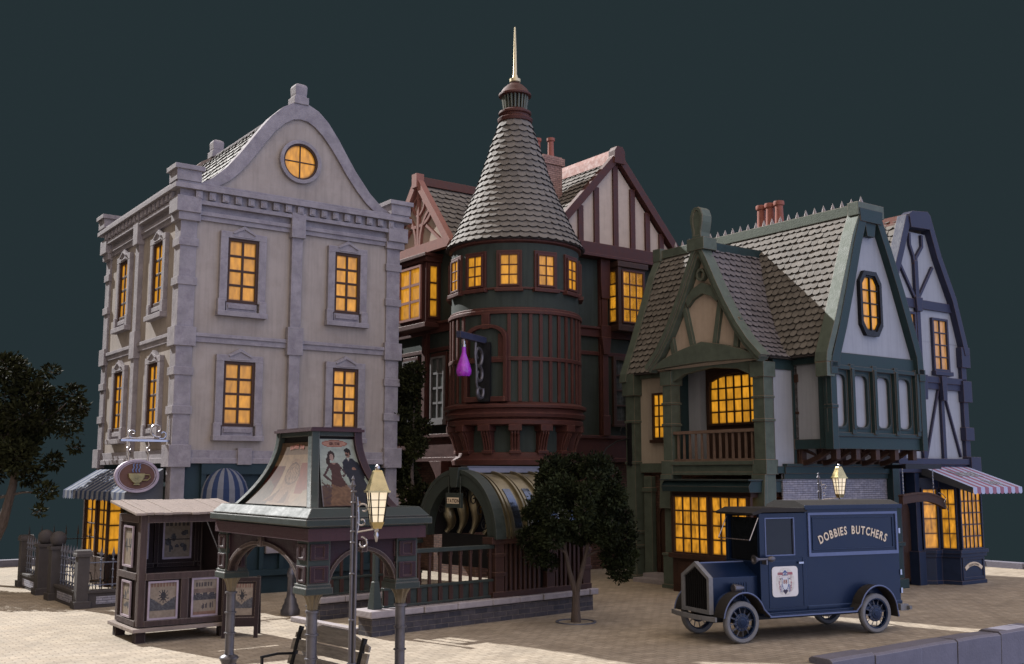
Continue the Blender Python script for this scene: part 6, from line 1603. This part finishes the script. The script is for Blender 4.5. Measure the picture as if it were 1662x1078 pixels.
# ================================================================ DELIVERY VAN
VN = local_thing('delivery_van', 'deep blue vintage butcher delivery van with white crest on the door and arched cream lettering', 'van', (4.12, 19.5, 0), R(24.2))
VY0, VY1 = .16, 1.22
vs_ = lambda u, v, d: Vector((u, VY0 - d, v))          # near side
m = MB(); m.box(1.50, 3.78, VY0, VY1, .50, 2.36); m.box(1.50, 3.80, VY0 - .015, VY1 + .015, .50, .56)
m.box(1.54, 3.76, VY0 + .2, VY1 - .2, .40, .50)
b_ = m.build('cargo_body', M_van, VN)
m = MB()
cp = [(VY0 - .05, 2.36), (VY1 + .05, 2.36), (VY1 + .05, 2.41), (VY1 - .22, 2.50), (VY0 + .22, 2.50), (VY0 - .05, 2.41)]
m.prism(cp, lambda u, v, d: Vector((d, u, v)), 1.46, 3.84)
m.build('cargo_roof', M_vanroof, b_)
m = MB(); m.box(1.46, 3.85, VY0 - .065, VY0 - .045, 2.34, 2.42); m.build('roof_gutter', M_van, b_)
m = MB()
m.ring([(1.555, 1.465), (3.755, 1.465), (3.755, 2.28), (1.555, 2.28)], [(1.60, 1.53), (3.71, 1.53), (3.71, 2.235), (1.60, 2.235)], vs_, 0, .025)
m.build('panel_frame', M_vantrim, b_)
m = MB(); m.ring([(1.66, 1.58), (3.65, 1.58), (3.65, 2.19), (1.66, 2.19)], [(1.68, 1.60), (3.63, 1.60), (3.63, 2.17), (1.68, 2.17)], vs_, 0, .014); m.build('panel_bead', M_van, b_)
m = MB(); lettering(m, "DOBBIES BUTCHERS", vs_, .215, 2.64, 1.865, arc=1.95, thick=.012, narrow=.72, gap=.10); m.build('lettering', M_letter, b_)
m = MB()
for z in (1.85, 1.05, .7): m.box(3.78, 3.82, VY0 - .02, VY0 + .06, z, z + .1)
m.build('rear_hinge', M_steel, b_)
# cab
m = MB(); m.box(.44, 1.50, VY0, VY1, .50, 1.40)
m.box(.44, .56, VY0, VY0 + .07, 1.40, 2.28); m.box(1.24, 1.50, VY0, VY0 + .07, 1.40, 2.28); m.box(.44, .56, VY1 - .07, VY1, 1.40, 2.28); m.box(1.24, 1.50, VY1 - .07, VY1, 1.40, 2.28)
m.box(.56, 1.24, VY0, VY0 + .07, 1.40, 1.50); m.box(.56, 1.24, VY0, VY0 + .07, 2.20, 2.28); m.box(.56, 1.24, VY1 - .07, VY1, 2.2, 2.28)
m.box(1.46, 1.50, VY0 + .07, VY1 - .07, 1.4, 2.28)
cab = m.build('cab', M_van, VN)
m = MB(); m.prism([(.28, 2.25), (.50, 2.30), (1.52, 2.30), (1.52, 2.37), (.48, 2.38), (.24, 2.29)], lambda u, v, d: Vector((u, d, v)), VY0 - .05, VY1 + .05); m.build('cab_roof', M_vanroof, cab)
m = MB(); m.ring([(.56, 1.50), (1.24, 1.50), (1.24, 2.20), (.56, 2.20)], [(.58, 1.52), (1.22, 1.52), (1.22, 2.18), (.58, 2.18)], vs_, -.03, .008); m.build('window_bead', M_vantrim, cab)
m = MB(); m.box(.58, 1.22, VY0 + .03, VY0 + .04, 1.52, 2.18); m.box(.50, .51, VY0 + .1, VY1 - .1, 1.4, 2.2); m.build('cab_glass', M_glass, cab)
m = MB(); m.box(.56, 1.0, VY0 + .2, VY1 - .2, 1.1, 1.45); m.box(.98, 1.1, VY0 + .15, VY1 - .15, .9, 1.9); m.build('seat', M_black, cab)
m = MB()
for y in (VY0 + .03, VY1 - .05): m.tube([(.44, y, 2.2), (.24, y, 1.80)], .010, 6)
m.tube([(.24, VY0 + .03, 1.80), (.24, VY1 - .05, 1.80)], .010, 6)
m.build('windscreen_stay', M_steel, cab, smooth=True)
m = MB(); m.ring([(.62, .56), (1.42, .56), (1.42, 1.47), (.62, 1.47)], [(.632, .572), (1.408, .572), (1.408, 1.458), (.632, 1.458)], vs_, 0, .008)
dr = m.build('door', M_van, cab)
m = MB(); m.box(1.29, 1.40, VY0 - .045, VY0 - .02, 1.345, 1.38); m.box(1.32, 1.35, VY0 - .03, VY0, 1.35, 1.375); m.build('handle', M_steel, dr)
def rrect(cu, cv, hw, hh, r, n=5):
    P = []
    for (a, b, t0) in ((cu + hw - r, cv + hh - r, 0), (cu - hw + r, cv + hh - r, 90), (cu - hw + r, cv - hh + r, 180), (cu + hw - r, cv - hh + r, 270)):
        for i in range(n): t = R(t0 + 90 * i / (n - 1)); P.append((a + r * math.cos(t), b + r * math.sin(t)))
    return P
CU, CV = .985, 1.03
m = MB(); m.prism(rrect(CU, CV, .295, .275, .07), vs_, 0, .010); bd = m.build('door_badge', M_badge, dr)
def ink_crest(u, v):
    c = (.62, .60, .58); x = u - .5; y = v - .5
    red, blu, dk = (.30, .07, .10), (.05, .10, .28), (.06, .05, .08)
    if abs(x) < .40 and .24 < y < .34 and abs(x) > .12: c = red if int(u * 60) % 2 else (.35, .20, .22)
    if inpoly(x, y, [(-.16, .28), (0, .44), (.16, .28), (0, .33)]): c = blu
    e = x * x / .15 ** 2 + (y + .02) ** 2 / .26 ** 2
    if e < 1.5: c = blu
    if e < 1.12: c = (.60, .62, .66)
    if .30 < abs(x) + abs(y) * .12 < .36 and y < .22 and y > -.34: c = red if int(v * 34) % 2 else c
    if inpoly(x, y, [(-.30, .14), (-.15, .24), (.15, .24), (.30, .14), (.27, .06), (.13, .15), (-.13, .15), (-.27, .06)]): c = (.55, .52, .54) if abs(y - .16 - .0) < .05 else dk
    if -.10 > y > -.38 and .17 < abs(x) < .27 and int(v * 40 + u * 20) % 2: c = blu
    if inpoly(x, y, [(-.16, -.34), (0, -.46), (.16, -.34), (.10, -.30), (-.10, -.30)]): c = dk
    return (c[0] * 1.9, c[1] * 1.9, c[2] * 1.9)
printed(bd, 'crest', lambda u, v, d: vs_(CU - .21 + .42 * u, CV - .25 + .50 * v, .012), 44, 50, ink_crest, keep=lambda u, v: ((u - .5) ** 2 + (v - .5) ** 2) < .26)
m = MB(); lettering(m, "BB", vs_, .10, CU, CV - .035, thick=.015, narrow=.7, gap=.12); m.build('lettering', M_pot, bd)
b_.location.x += .12; cab.location.x += .12
# bonnet
BY0, BY1 = .27, 1.13; BM = (BY0 + BY1) / 2
m = MB(); hood = [(BY0, .50), (BY1, .50), (BY1, 1.14), (BM + .02, 1.37), (BM - .02, 1.37), (BY0, 1.14)]
m.prism(hood, lambda u, v, d: Vector((d, u, v)), -.44, .58); hd = m.build('bonnet', M_van, VN)
m = MB()
for k in range(7): x = -.02 + k * .055; m.box(x, x + .02, BY0 - .012, BY0, .74, 1.04)
m.build('louvres', M_van, hd)
m = MB(); m.box(-.44, .57, BM - .02, BM + .02, 1.37, 1.39); m.build('bonnet_hinge', M_vantrim, hd)
m = MB(); g0 = [(BY0 - .02, .50), (BY1 + .02, .50), (BY1 + .02, 1.15), (BM, 1.41), (BY0 - .02, 1.15)]; g1 = [(BY0 + .05, .57), (BY1 - .05, .57), (BY1 - .05, 1.12), (BM, 1.33), (BY0 + .05, 1.12)]
m.ring(g0, g1, lambda u, v, d: Vector((d, u, v)), -.52, -.43); rd = m.build('radiator_shell', M_tyre, VN)
m = MB(); m.prism(g1, lambda u, v, d: Vector((d, u, v)), -.46, -.44); m.build('radiator_core', M_black, rd)
m = MB()
for k in range(11):
    y = BY0 + .09 + k * (BY1 - BY0 - .18) / 10; zt = 1.12 + .21 * (1 - abs(y - BM) / (BM - BY0 - .05)) - .01
    m.box(-.49, -.47, y - .010, y + .010, .57, zt)
m.build('radiator_bars', M_blackiron, rd)
# bumper, chassis, running boards
m = MB(); n = 14; P0 = [( -.66 + .10 * (2 * i / n - 1) ** 2, .02 + 1.42 * i / n) for i in range(n + 1)]
m.ring([(a, b) for a, b in P0], [(a + .035, b) for a, b in P0], lambda u, v, d: Vector((u, v, d)), .40, .48, 0, closed=False)
m.box(-.64, -.4, .3, .36, .42, .46); m.box(-.64, -.4, 1.06, 1.12, .42, .46); m.build('front_bumper', M_tyre, VN)
m = MB(); m.box(-.4, 3.7, .34, .42, .34, .44); m.box(-.4, 3.7, 1.04, 1.12, .34, .44); m.box(-.04, .04, .1, 1.35, .33, .39); m.box(3.06, 3.14, .1, 1.35, .33, .39); m.build('chassis', M_blackiron, VN)
m = MB(); m.box(3.78, 3.98, .05, .14, .38, .50); m.box(3.94, 4.0, -.02, 1.45, .40, .47); m.build('rear_bumper', M_tyre, VN)
for sy, ya, yb in ((-1, -.10, .22), (1, 1.20, 1.50)):
    for cx, a0, a1 in ((0.0, 172, 22), (3.1, 160, 5)):
        m = MB(); n = 18
        pts = [(cx + (.455 + .0) * math.cos(R(a0 + (a1 - a0) * i / n)), .40 + .50 * math.sin(R(a0 + (a1 - a0) * i / n))) for i in range(n + 1)]
        if cx == 0: pts += [(.56, .46)]
        else: pts = [(2.56, .46)] + pts + [(3.58, .30)]
        inn = []
        for k, (u, z) in enumerate(pts):
            a = pts[max(k - 1, 0)]; b = pts[min(k + 1, len(pts) - 1)]; L = math.hypot(b[0] - a[0], b[1] - a[1]); inn.append((u + (b[1] - a[1]) / L * .022, z - (b[0] - a[0]) / L * .022))
        m.ring(pts, inn, lambda u, v, d: Vector((u, d, v)), ya, yb, 0, closed=False)
        fd = m.build('mudguard', M_vanroof, VN)
        m = MB(); m.tube([(u, ya if sy < 0 else yb, z) for u, z in pts], .013, 6); m.build('mudguard_edge', M_vantrim, fd, smooth=True)
    m = MB(); m.box(.55, 2.57, ya, yb, .43, .455); m.box(.5, 3.0, ya + .12 if sy < 0 else ya, yb if sy < 0 else yb - .12, .455, .50); rb = m.build('running_board', M_van, VN)
    m = MB(); m.box(.55, 2.57, ya - .008 if sy < 0 else yb, ya if sy < 0 else yb + .008, .435, .462); m.build('edge_trim', M_vantrim, rb)
# wheels
def wheel(cx, cy, out):
    m = MB(); R0 = .37
    prof = [(R0 - .085, -.055), (R0 - .03, -.062), (R0 - .008, -.045), (R0, -.02), (R0, .02), (R0 - .008, .045), (R0 - .03, .062), (R0 - .085, .055)]
    n = 40; vs = []
    for r, w_ in prof:
        for k in range(n): a = 2 * math.pi * k / n; vs.append((cx + r * math.cos(a), cy + w_, .372 + r * math.sin(a)))
    M_ = len(prof); m.add(vs, [(i*n + k, i*n + (k+1) % n, ((i+1) % M_)*n + (k+1) % n, ((i+1) % M_)*n + k) for i in range(M_) for k in range(n)])
    wh = m.build('wheel', M_tyre, VN, smooth=True)
    m = MB()
    rimf = lambda u, v, d: Vector((cx + u, cy + d, .372 + v))
    cc = lambda r: [(r * math.cos(2*math.pi*i/40), r * math.sin(2*math.pi*i/40)) for i in range(40)]
    m.ring(cc(.287), cc(.262), rimf, -.045, .045); m.build('rim', M_van, wh)
    m = MB()
    for k in range(24):
        a = 2 * math.pi * k / 24
        m.beam(rimf(.10 * math.cos(a), .10 * math.sin(a), out * .03), rimf(.265 * math.cos(a + .12 * (-1) ** k), .265 * math.sin(a + .12 * (-1) ** k), 0), .007)
    m.build('spokes', M_iron, wh)
    m = MB(); m.ring(cc(.155), cc(.09), rimf, -.025, .025); m.ring(cc(.10), cc(.05), rimf, -.045, .045); m.prism(cc(.055), rimf, -.06, .06); m.build('hub', M_van, wh)
for cx in (0.0, 3.1):
    wheel(cx, .03, -1); wheel(cx, 1.38, 1)
# side lamp, horn
m = MB(); fnl = lambda r, x: [(x, BY0 - .13 + r * math.cos(2*math.pi*k/16), .955 + r * math.sin(2*math.pi*k/16)) for k in range(16)]
prs = [(.001, .16), (.035, .15), (.06, .08), (.075, .0), (.082, -.06), (.07, -.075), (.001, -.078)]
vs = [p for r, x in prs for p in fnl(r, x + .0)]
m.add(vs, [(i*16 + k, i*16 + (k+1) % 16, (i+1)*16 + (k+1) % 16, (i+1)*16 + k) for i in range(len(prs) - 1) for k in range(16)])
m.box(-.02, .02, BY0 - .14, BY0, .86, .90); m.build('headlight', M_post, VN, smooth=True)
m = MB(); 
fnh = lambda r, x: [(x, VY0 - .12 + r * math.cos(2*math.pi*k/14), 1.46 + r * math.sin(2*math.pi*k/14)) for k in range(14)]
prs = [(.05, .30), (.085, .305), (.05, .36), (.025, .42), (.02, .62), (.04, .64), (.06, .70), (.04, .76), (.001, .77)]
vs = [p for r, x in prs for p in fnh(r, x + .02)]
m.add(vs, [(i*14 + k, i*14 + (k+1) % 14, (i+1)*14 + (k+1) % 14, (i+1)*14 + k) for i in range(len(prs) - 1) for k in range(14)])
m.box(.60, .63, VY0 - .13, VY0, 1.36, 1.46); m.build('horn', M_post, VN, smooth=True)

# ================================================================ GARDEN FENCE
GF = thing('garden_fence', 'low grey stone wall with spiked iron railings, block piers and two ball topped gate piers', 'fence', (6.4, 25.5, 0))
FXX, FYY = 6.40, 25.45
def pier(x, y, w_, h, ball=False):
    m = MB(); m.box(x - w_/2 - .05, x + w_/2 + .05, y - w_/2 - .05, y + w_/2 + .05, 0, .16); m.box(x - w_/2, x + w_/2, y - w_/2, y + w_/2, .16, h); m.box(x - w_/2 - .04, x + w_/2 + .04, y - w_/2 - .04, y + w_/2 + .04, h, h + .07)
    if not ball: m.prism([(y - w_/2 - .03, h + .07), (y + w_/2 + .03, h + .07), (y + w_/2 - .02, h + .13), (y, h + .155), (y - w_/2 + .02, h + .13)], lambda u, v, d: Vector((d, u, v)), x - w_/2 - .03, x + w_/2 + .03)
    o = m.build('pier', M_fence, GF)
    if ball: MB().ball((x, y, h + .07 + .17), .19, 20).build('ball_finial', M_fence, o, smooth=True)
pier(6.54, 25.6, .26, 1.15); pier(6.50, 27.75, .34, 1.20, True); pier(6.52, 29.15, .36, 1.18, True); pier(6.55, 31.5, .28, 1.22)
for a_, b_2 in (((6.68, 8.5, 25.5, 25.70, 0, .33), (6.66, 8.5, 25.46, 25.74, .33, .39)), ((6.44, 6.64, 25.7, 27.6, 0, .33), (6.40, 6.68, 25.72, 27.6, .33, .39)), ((6.44, 6.64, 29.3, 31.4, 0, .33), (6.40, 6.68, 29.32, 31.4, .33, .39))):
    m = MB(); m.box(*a_); m.box(*b_2); m.build('plinth_wall', M_fence, GF)
for fc_, u0_, u1_ in ((FY(25.5), 6.85, 8.3), (FX(6.44), 25.95, 27.3), (FX(6.44), 29.6, 31.1)): m = MB(); fc_.box(m, u0_, u1_, .08, .25, 0, .012); m.build('brick_inset', M_brickgrey, GF)
def picket(m, x, y):
    m.tube([(x, y, .39), (x, y, 1.13)], .014, 6)
    for z in (.44, .62, .80, 1.02): m.lathe([(.014, 0), (.030, .02), (.030, .04), (.014, .06)], (x, y, z), 6)
    m.lathe([(.016, 0), (.042, .05), (.030, .09), (.001, .24)], (x, y, 1.12), 4)
def run(pts, rails):
    for (x, y) in pts:
        m = MB(); picket(m, x, y); m.build('picket', M_iron, GF)
    m = MB(); (x0, y0), (x1, y1) = rails
    for z in (.50, 1.0): m.beam((x0, y0, z), (x1, y1, z), .022)
    m.build('rail', M_iron, GF)
run([(6.95 + k * .27, 25.6) for k in range(5)], ((6.6, 25.6), (8.5, 25.6)))
run([(6.54, 25.86 + k * .27) for k in range(7)], ((6.54, 25.7), (6.54, 27.6)))
run([(6.54, 29.55 + k * .27) for k in range(7)], ((6.54, 29.3), (6.54, 31.4)))
m = MB()
for k in range(7):
    m.tube([(6.7 + k * .32, 31.9, .1), (6.7 + k * .32, 31.9, 1.35)], .014, 6); m.lathe([(.035, 0), (.001, .28)], (6.7 + k * .32, 31.9, 1.33), 5)
m.beam((6.55, 31.9, 1.2), (8.8, 31.9, 1.2), .025); m.beam((6.55, 31.9, .3), (8.8, 31.9, .3), .025)
m.build('back_railing', M_blackiron, GF)
# iron garden chairs inside the fence
def gchair(x, y, rz, label):
    t = thing('garden_chair', label, 'chair', (x, y, 0), 'black iron garden chairs inside the fence')
    m = MB(); c_, s_ = math.cos(rz), math.sin(rz); T_ = lambda a, b, z: Vector((x + a * c_ - b * s_, y + a * s_ + b * c_, z))
    m.tube([T_(.2 * math.cos(t_), .2 * math.sin(t_), .46) for t_ in [2*math.pi*i/16 for i in range(16)]], .014, 6, closed=True); m.add([T_(.19 * math.cos(t_), .19 * math.sin(t_), .465) for t_ in [2*math.pi*i/16 for i in range(16)]], [tuple(range(16))]); m.build('seat', M_blackiron, t)
    m = MB(); m.tube([T_(-.2, .14, .46), T_(-.22, .19, .8), T_(-.23, .16, 1.0), T_(-.24, 0, 1.08), T_(-.23, -.16, 1.0), T_(-.22, -.19, .8), T_(-.2, -.14, .46)], .014, 6)
    for q in (-.08, 0, .08): m.tube([T_(-.2, q, .46), T_(-.24, q, 1.05)], .008, 5)
    m.build('backrest', M_blackiron, t)
    for a, b in ((.14, .14), (.14, -.14), (-.14, .14), (-.14, -.14)):
        m = MB(); m.tube([T_(a, b, .46), T_(a * 1.4, b * 1.4, 0)], .012, 6); m.build('leg', M_blackiron, t)
gchair(7.3, 27.0, 2.4, 'black iron garden chair with hooped back nearest the stone corner pier'); gchair(7.5, 29.3, .6, 'black iron garden chair with hooped back beside the lit shop bay')

# ================================================================ HANGING COFFEE SIGN
CS = thing('coffee_sign', 'oval hanging sign with steaming bronze cup on a scrolled bar at the townhouse corner', 'sign', (7.83, 26.2, 2.57))
m = MB(); m.box(7.42, 8.58, 26.16, 26.24, 3.79, 3.84); P = lambda u, v: Vector((u, 26.2, v))
scroll(m, (8.28, 4.08), .05, .19, -1.5, 5.2, P, .026); scroll(m, (8.42, 3.98), .03, .13, 2.6, -2.6, P, .022); scroll(m, (7.70, 3.98), .03, .12, -.8, 4.6, P, .024)
m.tube([P(7.45, 3.84), P(7.6, 3.87), P(7.9, 3.86), P(8.2, 3.88)], .022, 6); m.tube([P(8.56, 3.6), P(8.56, 4.45)], .016, 6); m.build('bracket', M_steel, CS, smooth=True)
m = MB()
for u in (7.62, 8.08):
    m.tube([P(u, 3.81), P(u + .03, 3.7), P(u - .03, 3.6), P(u + .02, 3.5), P(u, 3.28)], .024, 6); scroll(m, (u, 3.62), .01, .06, 0, 6, P, .016)
m.build('hangers', M_steel, CS, smooth=True)
sf_ = FY(26.2); el = lambda ru, rv, n=44: [(7.84 + ru * math.cos(2*math.pi*i/n), 2.96 + rv * math.sin(2*math.pi*i/n)) for i in range(n)]
m = MB(); m.prism(el(.45, .34), sf_.p, -.035, .035); bdy = m.build('sign_face', M_signface, CS)
m = MB(); m.ring(el(.53, .40), el(.46, .34), sf_.p, -.06, .06); m.ring(el(.445, .33), el(.42, .31), sf_.p, .035, .05); m.build('rim', M_rim, CS, bevel=.012)
m = MB()
cup = [(7.62, 3.02), (8.02, 3.02), (8.0, 2.92), (7.93, 2.82), (7.88, 2.79), (7.78, 2.79), (7.72, 2.82), (7.64, 2.92)]
m.prism(cup, sf_.p, .03, .10); m.prism([(7.74, 2.74), (7.92, 2.74), (7.88, 2.79), (7.78, 2.79)], sf_.p, .03, .08)
m.tube([sf_.p(8.0, 2.99, .07), sf_.p(8.12, 2.99, .07), sf_.p(8.15, 2.92, .07), sf_.p(8.08, 2.86, .07), sf_.p(7.95, 2.86, .07)], .018, 6)
m.build('cup', M_cup, bdy, bevel=.01)
m = MB()
for k in range(3):
    u = 7.74 + k * .075; sf_.strip(m, [(u, 3.05), (u - .02, 3.10), (u + .015, 3.16), (u - .005, 3.22), (u + .02, 3.25)], .028, .03, .06)
m.build('steam', M_vantrim, bdy)

# ================================================================ TREES
def leaves(mb, blobs, n, size, rs, mi=0):
    wts = [r ** 2.2 for _, r in blobs]; tot = sum(wts)
    for (c, r), w_ in zip(blobs, wts):
        k = int(n * w_ / tot); tone = rs.uniform(-.38, .38)
        for _ in range(k):
            d = Vector((rs.gauss(0, 1), rs.gauss(0, 1), rs.gauss(0, 1))).normalized()
            rad = r * (rs.uniform(.2, 1.0) ** .5) * rs.choice((.9, 1, 1, 1.2))
            p = Vector(c) + Vector((d.x, d.y, d.z * .9)) * rad
            s_ = size * rs.uniform(.6, 1.35)
            a = (d + Vector((rs.uniform(-1, 1), rs.uniform(-1, 1), rs.uniform(-.6, .9))) * .9).normalized()
            b = a.cross(Vector((rs.uniform(-1, 1), rs.uniform(-1, 1), rs.uniform(-1, 1)))).normalized(); n_ = a.cross(b)
            v0 = min(1, max(0, rs.random() * .7 + .15 + tone * .6))
            mb.add([p - a * s_ * .3, p + b * s_ * .36 + a * s_ * .25 + n_ * s_ * .1, p + a * s_ * 1.1, p - b * s_ * .36 + a * s_ * .25 + n_ * s_ * .1], [(0, 1, 2, 3)], mi, v0)
def tree(name, label, loc, trunk, blobs, n, size, seed, leafm, group=None):
    """loc in world metres; trunk: list of (path, radii); blobs: clumps of leaves"""
    t = local_thing(name, label, 'tree', loc, 0, group)
    rs = random.Random(seed)
    m = MB()
    for pts, rr in trunk: m.tube(pts, rr, 9)
    m.build('trunk', M_bark, t, smooth=True)
    m = MB(); leaves(m, blobs, n, size, rs); m.build('crown', leafm, t)
    tw_ = MB()
    for c, r in blobs:
        for _ in range(4):
            d = Vector((rs.gauss(0, 1), rs.gauss(0, 1), rs.gauss(0, 1))).normalized()
            tw_.tube([Vector(c) - d * r * .2, Vector(c) + d * r * .6 + Vector((rs.uniform(-.05, .05),) * 3), Vector(c) + d * r * 1.12], [.008, .005, .002], 4)
    tw_.build('twigs', M_bark, t)
    return t
# small tree in the square
rs = random.Random(4)
bl = []
for k in range(70):
    th = rs.uniform(0, 2 * math.pi); h = rs.uniform(0, 1)
    rad = (1.02 - .10 * h) * math.sqrt(rs.uniform(.05, 1)) * (1 - .25 * (h > .85))
    bl.append(((rad * math.cos(th) * .98, rad * math.sin(th) * .8, 1.62 + 1.62 * h), rs.uniform(.14, .32)))
bl += [((.92, -.1, 1.05), .26), ((.80, 0, 1.30), .30), ((1.08, .1, 1.35), .24), ((-.78, 0, 1.35), .26), ((-.95, 0, 1.7), .26), ((-.55, .2, 1.2), .2)]
tree('square_tree', 'small dark leafy tree with forked trunk growing in the square before the station', (1.31, 22.3, 0),
     [([(0, 0, -.02), (0, 0, .3), (.01, 0, .62)], [.11, .085, .075]), ([(.01, 0, .55), (-.12, .02, 1.0), (-.22, .05, 1.5), (-.3, .1, 2.3)], [.065, .05, .04, .02]),
      ([(.01, 0, .55), (.12, -.02, 1.0), (.24, 0, 1.45), (.35, .0, 2.3)], [.065, .05, .04, .02]), ([(.2, 0, 1.3), (.5, .05, 1.45), (.85, 0, 1.2)], [.03, .02, .01]), ([(-.2, 0, 1.4), (-.55, 0, 1.6)], [.03, .015])],
     bl, 46000, .056, 5, M_leaf)
m = MB(); m.ring([(.42 * math.cos(2*math.pi*i/36), .42 * math.sin(2*math.pi*i/36)) for i in range(36)], [(.37 * math.cos(2*math.pi*i/36), .37 * math.sin(2*math.pi*i/36)) for i in range(36)], lambda u, v, d: Vector((u, v, d)), 0, .02)
q = m.build('tree_grate', M_iron, None, off=Vector((0, 0, 0))); q.location = (1.31, 22.3, 0); tag(q, 'round iron ring set in the paving around the square tree', 'grate')
# big tree at the left edge
rs = random.Random(9); bl = []
for k in range(110):
    x = rs.uniform(-2.2, 2.4); z = rs.uniform(2.6, 6.1)
    if (x / 2.5) ** 2 + ((z - 4.3) / 1.95) ** 2 > 1.02: continue
    if z < 3.0 + .25 * abs(x): continue
    bl.append(((x, rs.uniform(-.9, .9), z), rs.uniform(.34, .56)))
bl += [((2.75, 0, 5.25), .32), ((2.95, .1, 4.9), .28), ((2.1, 0, 5.9), .24), ((2.3, 0, 3.35), .30), ((2.2, -.1, 2.55), .30), ((2.9, 0, 3.75), .2), ((1.7, 0, 2.95), .34), ((2.0, 0, 2.0), .2), ((1.1, 0, 6.15), .2)]
tree('large_tree', 'large dark round headed tree at the left edge with a slanting trunk', (-15.2, 30.0, 0),
     [([(.1, 0, 0), (.62, 0, .8), (.98, 0, 1.6), (1.22, 0, 2.7), (1.25, .1, 3.6)], [.20, .16, .14, .11, .06]), ([(.6, 0, 2.3), (1.5, 0, 2.5), (2.2, 0, 2.5)], [.05, .03, .01]), ([(.9, 0, 3.2), (1.9, .1, 4.4), (2.7, 0, 5.1)], [.05, .03, .01]), ([(.8, 0, 2.9), (.0, .2, 3.8), (-.8, 0, 4.8)], [.06, .04, .02])],
     bl, 36000, .105, 6, M_leaf2)
# climbing tree in the gap between the two townhouses
rs = random.Random(12); bl = []
for k in range(26):
    z = 1.6 + 4.3 * k / 25; bl.append(((rs.uniform(-.35, .32) + .12 * math.sin(z), rs.uniform(-.3, .3), z), rs.uniform(.22, .36)))
tree('slender_tree', 'narrow dark tree growing in the gap between the stone and the turreted houses', (-2.78, 30.2, 0),
     [([(0, 0, 0), (.05, 0, 1.5), (-.05, 0, 3), (0, 0, 5.4)], [.09, .07, .05, .02])], bl, 12000, .09, 3, M_leaf2)
